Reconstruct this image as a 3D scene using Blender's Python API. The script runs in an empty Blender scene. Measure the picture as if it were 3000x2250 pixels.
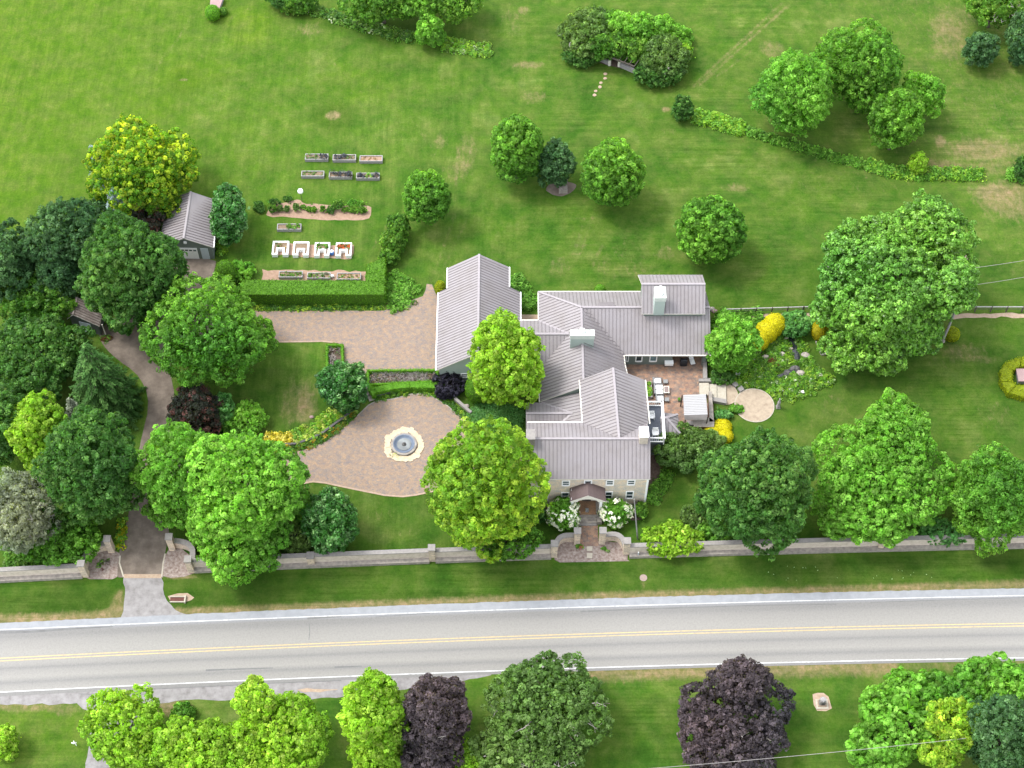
import bpy, math, random
import numpy as np
from mathutils import Vector

# ------------------------------------------------------------------ camera, world, sun, exposure
F = 4800.0; PITCH = math.radians(57); H = 165.0; CY = -H / math.tan(PITCH)
SC = bpy.context.scene
col = SC.collection
cam = bpy.data.objects.new('camera', bpy.data.cameras.new('camera')); col.objects.link(cam)
cam.location = (0, CY, H); cam.rotation_euler = (math.radians(90) - PITCH, 0, 0)
cam.data.sensor_width = 36; cam.data.lens = F / 3000 * 36
cam.data.clip_start = 1; cam.data.clip_end = 6000
SC.camera = cam
EL = math.radians(60); SUNDIR = Vector((-0.93, 0.30, 0)).normalized()
w = bpy.data.worlds.new('World'); SC.world = w; w.use_nodes = True
nt = w.node_tree; nt.nodes.clear()
sky = nt.nodes.new('ShaderNodeTexSky'); sky.sky_type = 'NISHITA'; sky.sun_disc = False
sky.sun_elevation = EL; sky.sun_rotation = math.atan2(SUNDIR.x, SUNDIR.y)
sky.dust_density = 1.5; sky.air_density = 1.0; sky.ozone_density = 1.0
hsv = nt.nodes.new('ShaderNodeHueSaturation'); hsv.inputs['Saturation'].default_value = 0.2
bg = nt.nodes.new('ShaderNodeBackground'); bg.inputs[1].default_value = 0.15
wo = nt.nodes.new('ShaderNodeOutputWorld')
nt.links.new(sky.outputs[0], hsv.inputs['Color']); nt.links.new(hsv.outputs[0], bg.inputs[0]); nt.links.new(bg.outputs[0], wo.inputs[0])
sl = bpy.data.lights.new('sun', 'SUN'); sl.energy = 0.75; sl.angle = math.radians(14); sl.color = (1, 0.96, 0.9)
sun = bpy.data.objects.new('sun', sl); col.objects.link(sun)
sun.rotation_euler = (-(SUNDIR * math.cos(EL) + Vector((0, 0, math.sin(EL))))).to_track_quat('-Z', 'Y').to_euler()
SC.view_settings.view_transform = 'Standard'; SC.view_settings.look = 'None'
SC.view_settings.exposure = 2.2; SC.view_settings.gamma = 1

# ------------------------------------------------------------------ image <-> ground helpers
sP, cP = math.sin(PITCH), math.cos(PITCH)
def S(px, py, z=0.0):
    u = (px - 1500) / F; v = (1125 - py) / F
    d = (u, cP + v * sP, -sP + v * cP); t = (z - H) / d[2]
    return Vector((d[0] * t, CY + d[1] * t, z))
def SY(px, py, y):
    u = (px - 1500) / F; v = (1125 - py) / F
    d = (u, cP + v * sP, -sP + v * cP); t = (y - CY) / d[1]
    return Vector((d[0] * t, y, H + d[2] * t))
def scale_at(p):
    return F / ((p[1] - CY) * cP - (p[2] - H) * sP)
def local_angle(p):
    return math.atan2(H - p[2], p[1] - CY)
DK = 3000 / 2212.0
rng = np.random.default_rng(7)
random.seed(5)

# ------------------------------------------------------------------ materials
def nodes(name):
    m = bpy.data.materials.new(name); m.use_nodes = True
    n = m.node_tree; b = n.nodes['Principled BSDF']
    return m, n, b
def N(n, t, **kw):
    x = n.nodes.new(t)
    for k, v in kw.items():
        if hasattr(x, k): setattr(x, k, v)
        else: x.inputs[k].default_value = v
    return x
def ramp(n, fac, stops):
    r = n.nodes.new('ShaderNodeValToRGB'); e = r.color_ramp.elements
    while len(e) < len(stops): e.new(0.5)
    for i, (p, c) in enumerate(stops):
        e[i].position = p; e[i].color = (*c, 1) if len(c) == 3 else c
    n.links.new(fac, r.inputs[0]); return r.outputs[0]
def pm(name, stops, scale=4, rough=0.8, detail=4, bump=0.0, stretch=(1, 1, 1), spec=0.3, metal=0, rot=0):
    m, n, b = nodes(name)
    g = n.nodes.new('ShaderNodeNewGeometry')
    mp = N(n, 'ShaderNodeMapping'); mp.inputs['Scale'].default_value = stretch; mp.inputs['Rotation'].default_value = (0, 0, rot)
    n.links.new(g.outputs['Position'], mp.inputs[0])
    t = N(n, 'ShaderNodeTexNoise', Scale=scale, Detail=detail, Roughness=0.65)
    n.links.new(mp.outputs[0], t.inputs['Vector'])
    k = len(stops)
    st = [(0.3 + 0.4 * i / max(1, k - 1), c) for i, c in enumerate(stops)]
    n.links.new(ramp(n, t.outputs['Fac'], st), b.inputs['Base Color'])
    b.inputs['Roughness'].default_value = rough; b.inputs['Specular IOR Level'].default_value = spec
    b.inputs['Metallic'].default_value = metal
    if bump:
        bp = N(n, 'ShaderNodeBump', Strength=bump, Distance=0.05)
        n.links.new(t.outputs['Fac'], bp.inputs['Height']); n.links.new(bp.outputs[0], b.inputs['Normal'])
    return m
def foliage_mat(name, trans=0.48, rough=0.45, spec=0.35):
    m, n, b = nodes(name)
    a = N(n, 'ShaderNodeAttribute'); a.attribute_name = 'Col'
    b.inputs['Roughness'].default_value = rough; b.inputs['Specular IOR Level'].default_value = spec * 0.5
    n.links.new(a.outputs['Color'], b.inputs['Base Color'])
    tr = N(n, 'ShaderNodeBsdfTranslucent')
    mx = N(n, 'ShaderNodeMixRGB', blend_type='MULTIPLY'); mx.inputs[0].default_value = 1; mx.inputs[2].default_value = (1.6, 1.6, 0.4, 1)
    n.links.new(a.outputs['Color'], mx.inputs[1]); n.links.new(mx.outputs[0], tr.inputs[0])
    ms = N(n, 'ShaderNodeMixShader'); ms.inputs[0].default_value = trans
    n.links.new(b.outputs[0], ms.inputs[1]); n.links.new(tr.outputs[0], ms.inputs[2])
    n.links.new(ms.outputs[0], n.nodes['Material Output'].inputs[0])
    return m
def brick_mat(name, c1, c2, mortar, bw, bh, vertical=True, msize=0.02, extra=None, rough=0.85, rot=0):
    m, n, b = nodes(name)
    g = n.nodes.new('ShaderNodeNewGeometry')
    if vertical:
        sx = N(n, 'ShaderNodeSeparateXYZ'); n.links.new(g.outputs['Position'], sx.inputs[0])
        ad = N(n, 'ShaderNodeMath', operation='ADD'); n.links.new(sx.outputs[0], ad.inputs[0]); n.links.new(sx.outputs[1], ad.inputs[1])
        cb = N(n, 'ShaderNodeCombineXYZ'); n.links.new(ad.outputs[0], cb.inputs[0]); n.links.new(sx.outputs[2], cb.inputs[1]); v = cb.outputs[0]
    else:
        mp = N(n, 'ShaderNodeMapping'); mp.inputs['Rotation'].default_value = (0, 0, rot); n.links.new(g.outputs['Position'], mp.inputs[0]); v = mp.outputs[0]
    t = N(n, 'ShaderNodeTexBrick'); t.inputs['Scale'].default_value = 1
    t.inputs['Brick Width'].default_value = bw; t.inputs['Row Height'].default_value = bh; t.inputs['Mortar Size'].default_value = msize
    t.inputs['Color1'].default_value = (*c1, 1); t.inputs['Color2'].default_value = (*c2, 1); t.inputs['Mortar'].default_value = (*mortar, 1)
    n.links.new(v, t.inputs['Vector'])
    no = N(n, 'ShaderNodeTexNoise', Scale=1.6, Detail=5); n.links.new(g.outputs['Position'], no.inputs['Vector'])
    rp = ramp(n, no.outputs['Fac'], extra or [(0.3, (0.8, 0.8, 0.8)), (0.7, (1.2, 1.15, 1.05))])
    mx = N(n, 'ShaderNodeMixRGB', blend_type='MULTIPLY'); mx.inputs[0].default_value = 1
    n.links.new(t.outputs['Color'], mx.inputs[1]); n.links.new(rp, mx.inputs[2])
    n2 = N(n, 'ShaderNodeTexNoise', Scale=9, Detail=3); n.links.new(g.outputs['Position'], n2.inputs['Vector'])
    rp2 = ramp(n, n2.outputs['Fac'], [(0.3, (0.75, 0.75, 0.8)), (0.7, (1.3, 1.2, 1.1))])
    m2 = N(n, 'ShaderNodeMixRGB', blend_type='MULTIPLY'); m2.inputs[0].default_value = 0.8
    n.links.new(mx.outputs[0], m2.inputs[1]); n.links.new(rp2, m2.inputs[2])
    n.links.new(m2.outputs[0], b.inputs['Base Color']); b.inputs['Roughness'].default_value = rough
    b.inputs['Specular IOR Level'].default_value = 0.2
    return m
FOL = foliage_mat('foliage'); FOLD = foliage_mat('glossy_foliage', 0.2, 0.33, 0.55); NEED = foliage_mat('needles', 0.15, 0.6, 0.2)
PETAL = foliage_mat('petals', 0.25, 0.7, 0.1)
ROOF = pm('roof_metal', [(0.172, 0.154, 0.152), (0.196, 0.179, 0.184), (0.208, 0.192, 0.202)], 0.45, 0.5, 5, spec=0.4, stretch=(1, 1, 1))
RIB = pm('roof_seam', [(0.13, 0.116, 0.12), (0.15, 0.134, 0.139)], 3, 0.5)
RIDGE = pm('ridge_metal', [(0.22, 0.2, 0.21), (0.25, 0.23, 0.24)], 2, 0.5)
OLDROOF = pm('weathered_roof', [(0.09, 0.07, 0.06), (0.13, 0.11, 0.1), (0.2, 0.18, 0.16)], 1.6, 0.8)
BROWNROOF = pm('porch_roof', [(0.085, 0.06, 0.06), (0.11, 0.08, 0.078)], 3, 0.6)
TRIM = pm('cream_trim', [(0.6, 0.57, 0.5), (0.68, 0.65, 0.58)], 3, 0.6)
WHITE = pm('white_paint', [(0.74, 0.74, 0.74), (0.8, 0.8, 0.8)], 3, 0.5)
SIDING = pm('grey_green_siding', [(0.13, 0.155, 0.14), (0.155, 0.18, 0.165)], 2, 0.75, stretch=(1, 1, 8))
LSIDING = pm('pale_green_siding', [(0.3, 0.36, 0.33), (0.34, 0.4, 0.37)], 2, 0.75, stretch=(1, 1, 8))
DSIDING = pm('dark_siding', [(0.07, 0.08, 0.075), (0.09, 0.1, 0.095)], 2, 0.75)
STONE = brick_mat('house_stone', (0.56, 0.48, 0.37), (0.46, 0.44, 0.4), (0.5, 0.47, 0.42), 0.62, 0.24, extra=[(0.25, (0.8, 0.84, 0.88)), (0.5, (1, 1, 1)), (0.75, (1.2, 1.08, 0.92))])
WALLST = brick_mat('wall_stone', (0.52, 0.45, 0.36), (0.38, 0.34, 0.3), (0.28, 0.25, 0.22), 0.8, 0.28)
LEDGE = pm('ledge_stone', [(0.16, 0.145, 0.13), (0.23, 0.208, 0.185), (0.3, 0.27, 0.235)], 2.5, 0.9, bump=0.3)
CAPS = pm('cap_stone', [(0.17, 0.16, 0.155), (0.23, 0.215, 0.2)], 3, 0.85)
FACE = pm('pale_wall_face', [(0.36, 0.31, 0.26), (0.46, 0.4, 0.335), (0.52, 0.455, 0.39)], 2.2, 0.85)
PAVER = brick_mat('clay_pavers', (0.232, 0.172, 0.125), (0.155, 0.142, 0.138), (0.205, 0.172, 0.135), 0.3, 0.2, False, 0.012,
                  extra=[(0.3, (0.85, 0.85, 0.9)), (0.7, (1.12, 1.06, 0.95))])
PATIO = brick_mat('patio_pavers', (0.26, 0.165, 0.12), (0.14, 0.12, 0.115), (0.18, 0.14, 0.12), 0.4, 0.3, False, 0.02,
                  extra=[(0.3, (0.7, 0.68, 0.7)), (0.7, (1.3, 1.22, 1.05))])
DRIVE = pm('drive_gravel', [(0.085, 0.068, 0.054), (0.125, 0.102, 0.083), (0.18, 0.148, 0.122)], 0.7, 0.95, 9, 0.2)
GRAVEL = pm('grey_gravel', [(0.13, 0.12, 0.118), (0.19, 0.182, 0.18), (0.24, 0.23, 0.23)], 1.2, 0.95, 8, 0.2)
SAND = pm('sandy_path', [(0.24, 0.17, 0.12), (0.33, 0.26, 0.19)], 2.5, 0.95, 5)
CREAM = pm('cream_stone', [(0.29, 0.26, 0.21), (0.37, 0.34, 0.28)], 3, 0.8)
PEACH = pm('flagstone', [(0.34, 0.27, 0.18), (0.46, 0.38, 0.28)], 4, 0.85)
PEB = pm('round_patio', [(0.22, 0.17, 0.125), (0.29, 0.235, 0.175), (0.34, 0.28, 0.21)], 1.8, 0.9, 8)
MULCH = pm('mulch', [(0.05, 0.036, 0.03), (0.09, 0.062, 0.05), (0.13, 0.1, 0.08)], 3, 1, 8, 0.3)
SOIL = pm('garden_soil', [(0.2, 0.13, 0.09), (0.29, 0.2, 0.145)], 2.5, 1, 8)
BEDSOIL = pm('bed_soil', [(0.13, 0.09, 0.06), (0.2, 0.15, 0.1)], 5, 1, 6)
PEBBED = pm('pebble_bed', [(0.11, 0.07, 0.06), (0.2, 0.16, 0.14), (0.3, 0.26, 0.23)], 3.2, 1, 9, 0.3)
BARK = pm('bark', [(0.06, 0.048, 0.04), (0.11, 0.09, 0.075)], 4, 0.95)
PALEBARK = pm('bare_branch', [(0.24, 0.22, 0.2), (0.33, 0.3, 0.28)], 4, 0.9)
GREYWOOD = pm('weathered_wood', [(0.2, 0.193, 0.19), (0.29, 0.28, 0.28)], 5, 0.85)
DARKWOOD = pm('dark_wood', [(0.05, 0.042, 0.035), (0.08, 0.07, 0.06)], 5, 0.85)
ROCK = pm('rock', [(0.17, 0.155, 0.14), (0.36, 0.32, 0.28)], 3, 0.9)
DROCK = pm('dark_rock', [(0.03, 0.03, 0.032), (0.11, 0.105, 0.1)], 3.5, 0.8)
BLACK = pm('black_cover', [(0.012, 0.014, 0.018), (0.02, 0.022, 0.028)], 3, 0.4)
GREY = pm('grey_fabric', [(0.17, 0.175, 0.175), (0.21, 0.21, 0.21)], 3, 0.8)
AWN = pm('pale_metal_awning', [(0.27, 0.27, 0.275), (0.31, 0.31, 0.315)], 2, 0.5, stretch=(1, 5, 1))
AWN_SHADED = pm('awning_flap', [(0.2, 0.185, 0.18), (0.24, 0.22, 0.215)], 2, 0.7)  # viewer-facing awning slope: its shade is put into this darker tone
REDBR = pm('red_brick', [(0.13, 0.06, 0.045), (0.2, 0.12, 0.09)], 5, 0.9)
RUST = pm('rusty_metal', [(0.06, 0.02, 0.015), (0.11, 0.035, 0.025)], 4, 0.7)
PINK = pm('pink_stone', [(0.22, 0.15, 0.15), (0.27, 0.185, 0.18)], 2, 0.8)
BLUE = pm('blue_plastic', [(0.05, 0.14, 0.4), (0.06, 0.17, 0.46)], 2, 0.4)
DECKM = pm('deck_boards', [(0.065, 0.075, 0.095), (0.09, 0.1, 0.125)], 2, 0.5, stretch=(6, 1, 1))
BASIN = pm('basin_lining', [(0.085, 0.11, 0.155), (0.12, 0.145, 0.19)], 2, 0.45)
LAMP = pm('lamp_globe', [(0.8, 0.8, 0.8), (0.82, 0.82, 0.82)], 2, 0.3)
PALEDOOR = pm('pale_blue_door', [(0.42, 0.47, 0.52), (0.47, 0.52, 0.57)], 2, 0.5)
def glass(name, c, rough=0.08):
    m, n, b = nodes(name)
    g = n.nodes.new('ShaderNodeNewGeometry'); t = N(n, 'ShaderNodeTexNoise', Scale=0.8, Detail=1); n.links.new(g.outputs['Position'], t.inputs['Vector'])
    n.links.new(ramp(n, t.outputs['Fac'], [(0.35, tuple(0.7 * x for x in c)), (0.65, tuple(1.4 * x for x in c))]), b.inputs['Base Color'])
    b.inputs['Roughness'].default_value = rough; b.inputs['Specular IOR Level'].default_value = 0.6
    return m
GLASS = glass('window_glass', (0.035, 0.055, 0.06)); WATER = glass('pond_water', (0.012, 0.014, 0.016), 0.05)
BWATER = glass('fountain_water', (0.07, 0.095, 0.13), 0.12)

# asphalt with wheel tracks (u = distance across the road stored in attribute)
def asphalt():
    m, n, b = nodes('aged_asphalt')
    a = N(n, 'ShaderNodeAttribute'); a.attribute_name = 'across'
    g = n.nodes.new('ShaderNodeNewGeometry')
    mp = N(n, 'ShaderNodeMapping'); mp.inputs['Scale'].default_value = (0.07, 1.2, 1); n.links.new(g.outputs['Position'], mp.inputs[0])
    t = N(n, 'ShaderNodeTexNoise', Scale=1, Detail=6, Roughness=0.6); n.links.new(mp.outputs[0], t.inputs['Vector'])
    ad = N(n, 'ShaderNodeMath', operation='MULTIPLY_ADD'); ad.inputs[1].default_value = 0.025; n.links.new(t.outputs['Fac'], ad.inputs[0]); n.links.new(a.outputs['Fac'], ad.inputs[2])
    # 0 = north white line, 1 = south white line
    L = (0.212, 0.206, 0.192); M = (0.19, 0.185, 0.175); D = (0.158, 0.155, 0.15)
    r = ramp(n, ad.outputs[0], [(0.02, (0.185, 0.19, 0.2)), (0.075, D), (0.13, D), (0.22, M), (0.38, L), (0.52, L), (0.60, M), (0.645, D), (0.69, M), (0.79, L), (0.87, D), (0.92, M), (1.0, L), (1.06, D)][:14])
    t2 = N(n, 'ShaderNodeTexNoise', Scale=5, Detail=8, Roughness=0.8); n.links.new(g.outputs['Position'], t2.inputs['Vector'])
    r2 = ramp(n, t2.outputs['Fac'], [(0.3, (0.8, 0.8, 0.8)), (0.5, (1, 1, 1)), (0.7, (1.12, 1.12, 1.12))])
    mx = N(n, 'ShaderNodeMixRGB', blend_type='MULTIPLY'); mx.inputs[0].default_value = 1
    n.links.new(r, mx.inputs[1]); n.links.new(r2, mx.inputs[2]); n.links.new(mx.outputs[0], b.inputs['Base Color'])
    b.inputs['Roughness'].default_value = 0.9; b.inputs['Specular IOR Level'].default_value = 0.2
    return m
ASPH = asphalt()
SHOULD = pm('shoulder_asphalt', [(0.185, 0.195, 0.21), (0.24, 0.25, 0.265)], 1.2, 0.9, 8)
PATCH = pm('dark_asphalt', [(0.15, 0.152, 0.158), (0.19, 0.19, 0.195)], 1.5, 0.9, 8)
WLINE = pm('white_road_paint', [(0.26, 0.26, 0.26), (0.42, 0.42, 0.42), (0.5, 0.5, 0.5)], 2.5, 0.6)
YLINE = pm('yellow_road_paint', [(0.26, 0.22, 0.15), (0.4, 0.3, 0.15), (0.46, 0.34, 0.16)], 3, 0.7)
CRACK = pm('tar_streak', [(0.1, 0.1, 0.1), (0.14, 0.14, 0.14)], 1, 0.8)

def grass():
    m, n, b = nodes('lawn_grass')
    g = n.nodes.new('ShaderNodeNewGeometry'); P = g.outputs['Position']
    a = N(n, 'ShaderNodeAttribute'); a.attribute_name = 'Tint'
    sp = N(n, 'ShaderNodeSeparateColor'); n.links.new(a.outputs['Color'], sp.inputs[0])
    def noise(sc, st=(1, 1, 1), rot=0, det=5, ro=0.6):
        mp = N(n, 'ShaderNodeMapping'); mp.inputs['Scale'].default_value = st; mp.inputs['Rotation'].default_value = (0, 0, rot); n.links.new(P, mp.inputs[0])
        t = N(n, 'ShaderNodeTexNoise', Scale=sc, Detail=det, Roughness=ro); n.links.new(mp.outputs[0], t.inputs['Vector']); return t.outputs['Fac']
    def mix(f, c1, c2, bt='MIX'):
        x = N(n, 'ShaderNodeMixRGB', blend_type=bt)
        for i, v in ((0, f), (1, c1), (2, c2)):
            if hasattr(v, 'links'): n.links.new(v, x.inputs[i])
            else: x.inputs[i].default_value = v if i == 0 else (*v, 1)
        return x.outputs[0]
    def math_(op, a_, b_, clamp=False):
        x = N(n, 'ShaderNodeMath', operation=op); x.use_clamp = clamp
        for i, v in enumerate((a_, b_)):
            if hasattr(v, 'links'): n.links.new(v, x.inputs[i])
            else: x.inputs[i].default_value = v
        return x.outputs[0]
    base = ramp(n, noise(0.16, det=7, ro=0.68), [(0.30, (0.019, 0.060, 0.006)), (0.43, (0.031, 0.082, 0.008)), (0.55, (0.047, 0.100, 0.010)), (0.68, (0.084, 0.126, 0.026))])
    lush = ramp(n, noise(0.3, det=6), [(0.3, (0.013, 0.038, 0.004)), (0.7, (0.028, 0.062, 0.007))])
    c = mix(sp.outputs[1], base, lush)
    c = mix(sp.outputs[2], c, (0.060, 0.118, 0.006))
    soft = math_('MULTIPLY', ramp(n, noise(0.33, det=8, ro=0.75), [(0.42, (0, 0, 0)), (0.72, (1, 1, 1))]), 0.55)
    soft = math_('MULTIPLY', soft, math_('SUBTRACT', 1.0, math_('MULTIPLY', sp.outputs[1], 0.6)))
    soft = math_('ADD', soft, math_('MULTIPLY', sp.outputs[0], 0.3), True)
    c = mix(soft, c, (0.090, 0.104, 0.027))
    dn = noise(1.1, (1.5, 0.7, 1), 0.4, 9, 0.78)
    a1 = math_('MULTIPLY', sp.outputs[0], 0.5); a2 = math_('ADD', a1, dn); a3 = math_('SUBTRACT', a2, 0.625); tot = math_('MULTIPLY', a3, 2.6, True)
    c = mix(tot, c, ramp(n, noise(1.5, det=6), [(0.3, (0.10, 0.10, 0.03)), (0.7, (0.19, 0.148, 0.08))]))
    sx = N(n, 'ShaderNodeSeparateXYZ'); n.links.new(P, sx.inputs[0])
    side0 = math_('MULTIPLY_ADD', sx.outputs[0], 0.05); side0.node.inputs[2].default_value = 0.5
    vy = math_('MULTIPLY', math_('SUBTRACT', -22.0, sx.outputs[1]), 0.6, True); side = math_('ADD', side0, math_('MULTIPLY', vy, 4.0), True)
    wob = ramp(n, noise(0.09, det=3), [(0.38, (0, 0, 0)), (0.62, (1, 1, 1))])
    s1 = ramp(n, noise(1.0, (1.3, 0.11, 1), -0.55, 7, 0.78), [(0.34, (0.78, 0.85, 0.78)), (0.66, (1.24, 1.17, 1.3))])
    s2 = ramp(n, noise(1.0, (0.09, 1.9, 1), 0.07, 6, 0.72), [(0.36, (0.74, 0.81, 0.72)), (0.64, (1.3, 1.2, 1.35))])
    s3 = ramp(n, noise(1.0, (1.3, 0.12, 1), 0.8, 7, 0.78), [(0.36, (0.72, 0.8, 0.72)), (0.64, (1.32, 1.22, 1.4))])
    c = mix(1.0, c, mix(side, mix(wob, s1, s3), mix(wob, s2, (1, 1, 1))), 'MULTIPLY')
    mid = ramp(n, noise(0.55, det=5, ro=0.65), [(0.32, (0.74, 0.84, 0.8)), (0.5, (1, 1, 1)), (0.68, (1.3, 1.13, 1.35))])
    c = mix(1.0, c, mid, 'MULTIPLY')
    fine = ramp(n, noise(3.6, det=8, ro=0.9), [(0.3, (0.62, 0.68, 0.6)), (0.5, (1, 1, 1)), (0.7, (1.42, 1.33, 1.45))])
    c = mix(1.0, c, fine, 'MULTIPLY')
    n.links.new(c, b.inputs['Base Color']); b.inputs['Roughness'].default_value = 0.9; b.inputs['Specular IOR Level'].default_value = 0.04
    bp = N(n, 'ShaderNodeBump', Strength=0.5, Distance=0.1); n.links.new(noise(6, det=5, ro=0.8), bp.inputs['Height']); n.links.new(bp.outputs[0], b.inputs['Normal'])
    return m
GRASS = grass()

# ------------------------------------------------------------------ object helpers
def tag(o, label=None, cat=None, group=None, kind=None):
    if label: o['label'] = label
    if cat: o['category'] = cat
    if group: o['group'] = group
    if kind: o['kind'] = kind
    return o
def empty(name, loc, label, cat, group=None):
    o = bpy.data.objects.new(name, None); col.objects.link(o); o.location = loc; o.empty_display_size = 0.3
    return tag(o, label, cat, group)
class MB:
    def __init__(s): s.v = []; s.f = []; s.mi = []; s.m = 0
    def poly(s, pts):
        k = len(s.v); s.v += [tuple(p) for p in pts]; s.f.append(tuple(range(k, k + len(pts)))); s.mi.append(s.m)
    def prism(s, pts, z0, z1, taper=None):
        """vertical prism on a plan polygon (counter-clockwise)"""
        pts = [(p[0], p[1]) for p in pts]
        ar = sum(pts[i][0] * pts[(i + 1) % len(pts)][1] - pts[(i + 1) % len(pts)][0] * pts[i][1] for i in range(len(pts)))
        if ar < 0: pts = pts[::-1]
        k = len(s.v); n = len(pts)
        s.v += [(x, y, z0) for x, y in pts] + [(x, y, z1) for x, y in pts]
        s.f += [tuple(range(k + n, k + 2 * n)), tuple(range(k + n - 1, k - 1, -1))]
        s.f += [(k + i, k + (i + 1) % n, k + n + (i + 1) % n, k + n + i) for i in range(n)]
        s.mi += [s.m] * (n + 2)
        return s
    def box(s, x0, x1, y0, y1, z0, z1):
        return s.prism([(x0, y0), (x1, y0), (x1, y1), (x0, y1)], z0, z1)
    def cbox(s, c, sx, sy, z0, z1, rot=0):
        cr, sr = math.cos(rot), math.sin(rot)
        return s.prism([(c[0] + a * cr - b * sr, c[1] + a * sr + b * cr) for a, b in ((-sx / 2, -sy / 2), (sx / 2, -sy / 2), (sx / 2, sy / 2), (-sx / 2, sy / 2))], z0, z1)
    def bar(s, p0, p1, wd, ht, up=(0, 0, 1)):
        p0, p1, up = Vector(p0), Vector(p1), Vector(up); d = (p1 - p0).normalized()
        a = d.cross(up)
        if a.length < 1e-4: a = d.cross(Vector((1, 0, 0)))
        a.normalize(); u = a.cross(d); k = len(s.v)
        for p in (p0, p1):
            for i, j in ((-1, -1), (1, -1), (1, 1), (-1, 1)): s.v.append(tuple(p + a * (i * wd / 2) + u * (j * ht / 2)))
        s.f += [(k, k + 1, k + 2, k + 3), (k + 7, k + 6, k + 5, k + 4)] + [(k + i, k + 4 + i, k + 4 + (i + 1) % 4, k + (i + 1) % 4) for i in range(4)]
        s.mi += [s.m] * 6; return s
    def tube(s, pts, rs, seg=8, cap=True):
        k = len(s.v); pts = [Vector(p) for p in pts]; n = len(pts)
        for i, p in enumerate(pts):
            d = (pts[min(i + 1, n - 1)] - pts[max(i - 1, 0)]).normalized()
            a = d.cross(Vector((0.3, 0.2, 1)) if abs(d.z) < 0.9 else Vector((1, 0, 0))).normalized(); b = d.cross(a)
            for j in range(seg):
                t = 2 * math.pi * j / seg; s.v.append(tuple(p + (a * math.cos(t) + b * math.sin(t)) * rs[i]))
        for i in range(n - 1):
            for j in range(seg):
                s.f.append((k + i * seg + j, k + i * seg + (j + 1) % seg, k + (i + 1) * seg + (j + 1) % seg, k + (i + 1) * seg + j)); s.mi.append(s.m)
        if cap:
            s.f.append(tuple(range(k + seg - 1, k - 1, -1))); s.f.append(tuple(range(k + (n - 1) * seg, k + n * seg))); s.mi += [s.m] * 2
        return s
    def lathe(s, c, prof, seg=24):
        k = len(s.v); n = len(prof)
        for r, z in prof:
            for j in range(seg):
                t = 2 * math.pi * j / seg; s.v.append((c[0] + r * math.cos(t), c[1] + r * math.sin(t), c[2] + z))
        for i in range(n - 1):
            for j in range(seg):
                s.f.append((k + i * seg + j, k + i * seg + (j + 1) % seg, k + (i + 1) * seg + (j + 1) % seg, k + (i + 1) * seg + j)); s.mi.append(s.m)
        s.f.append(tuple(range(k + (n - 1) * seg, k + n * seg))); s.mi.append(s.m)
        return s
    def blob(s, c, r, sq=(1, 1, 1), jit=0.15, seed=0, rings=6, seg=9):
        R = random.Random(seed); k = len(s.v)
        for i in range(1, rings):
            ph = math.pi * i / rings
            for j in range(seg):
                t = 2 * math.pi * j / seg; q = r * (1 + R.uniform(-jit, jit))
                s.v.append((c[0] + q * sq[0] * math.sin(ph) * math.cos(t), c[1] + q * sq[1] * math.sin(ph) * math.sin(t), c[2] + q * sq[2] * math.cos(ph)))
        for i in range(rings - 2):
            for j in range(seg):
                s.f.append((k + i * seg + j, k + (i + 1) * seg + j, k + (i + 1) * seg + (j + 1) % seg, k + i * seg + (j + 1) % seg)); s.mi.append(s.m)
        s.f.append(tuple(range(k, k + seg))); s.f.append(tuple(range(k + (rings - 1) * seg - 1, k + (rings - 2) * seg - 1, -1))); s.mi += [s.m] * 2
        return s
    def build(s, name, mats, parent=None, smooth=False):
        mats = mats if isinstance(mats, (list, tuple)) else [mats]
        off = parent_world(parent)
        me = bpy.data.meshes.new(name); me.from_pydata([(x - off[0], y - off[1], z - off[2]) for x, y, z in s.v], [], s.f)
        for m in mats: me.materials.append(m)
        if any(s.mi): me.polygons.foreach_set('material_index', s.mi)
        if smooth: me.polygons.foreach_set('use_smooth', [True] * len(s.f))
        me.update()
        o = bpy.data.objects.new(name, me); col.objects.link(o)
        if parent: o.parent = parent
        return o
def build_each(mb, name, mats, parent, label=None):
    """one object per connected piece"""
    par = list(range(len(mb.v)))
    def fd(a):
        while par[a] != a: par[a] = par[par[a]]; a = par[a]
        return a
    for f in mb.f:
        for q in f[1:]: par[fd(q)] = fd(f[0])
    grp = {}
    for i, f in enumerate(mb.f): grp.setdefault(fd(f[0]), []).append(i)
    for g in grp.values():
        n = MB(); mp = {}
        for i in g:
            for q in mb.f[i]:
                if q not in mp: mp[q] = len(n.v); n.v.append(mb.v[q])
            n.f.append(tuple(mp[q] for q in mb.f[i])); n.mi.append(mb.mi[i])
        o = n.build(name, mats, parent)
        if label: o['label'] = label
def parent_world(p):
    x = Vector((0, 0, 0))
    while p is not None: x = x + p.location; p = p.parent
    return x
def copy_tree(o, parent=None):
    c = o.copy(); col.objects.link(c); c.parent = parent
    for ch in list(o.children): copy_tree(ch, c)
    return c
def sheet(name, pts, z, mat, label=None, kind='structure', cat=None, sub=0, edge=0.0):
    """flat ground sheet from a plan polygon (world xy), optional wobbly outline"""
    if edge:
        R = random.Random(len(pts) + int(abs(pts[0][0]) * 10)); out = []
        n = len(pts)
        for i in range(n):
            a, b = Vector(pts[i][:2]), Vector(pts[(i + 1) % n][:2]); L = (b - a).length; k = max(1, int(L / 0.7)); nn = Vector((-(b - a).y, (b - a).x)).normalized() if L > 0 else Vector((0, 0))
            for j in range(k): out.append(a.lerp(b, j / k) + nn * R.uniform(-edge, edge))
        pts = out
    m = MB(); m.poly([(p[0], p[1], z) for p in pts])
    o = m.build(name, mat)
    me = o.data
    if me.polygons[0].normal.z < 0: me.flip_normals()
    return tag(o, label, cat, None, kind)
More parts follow.
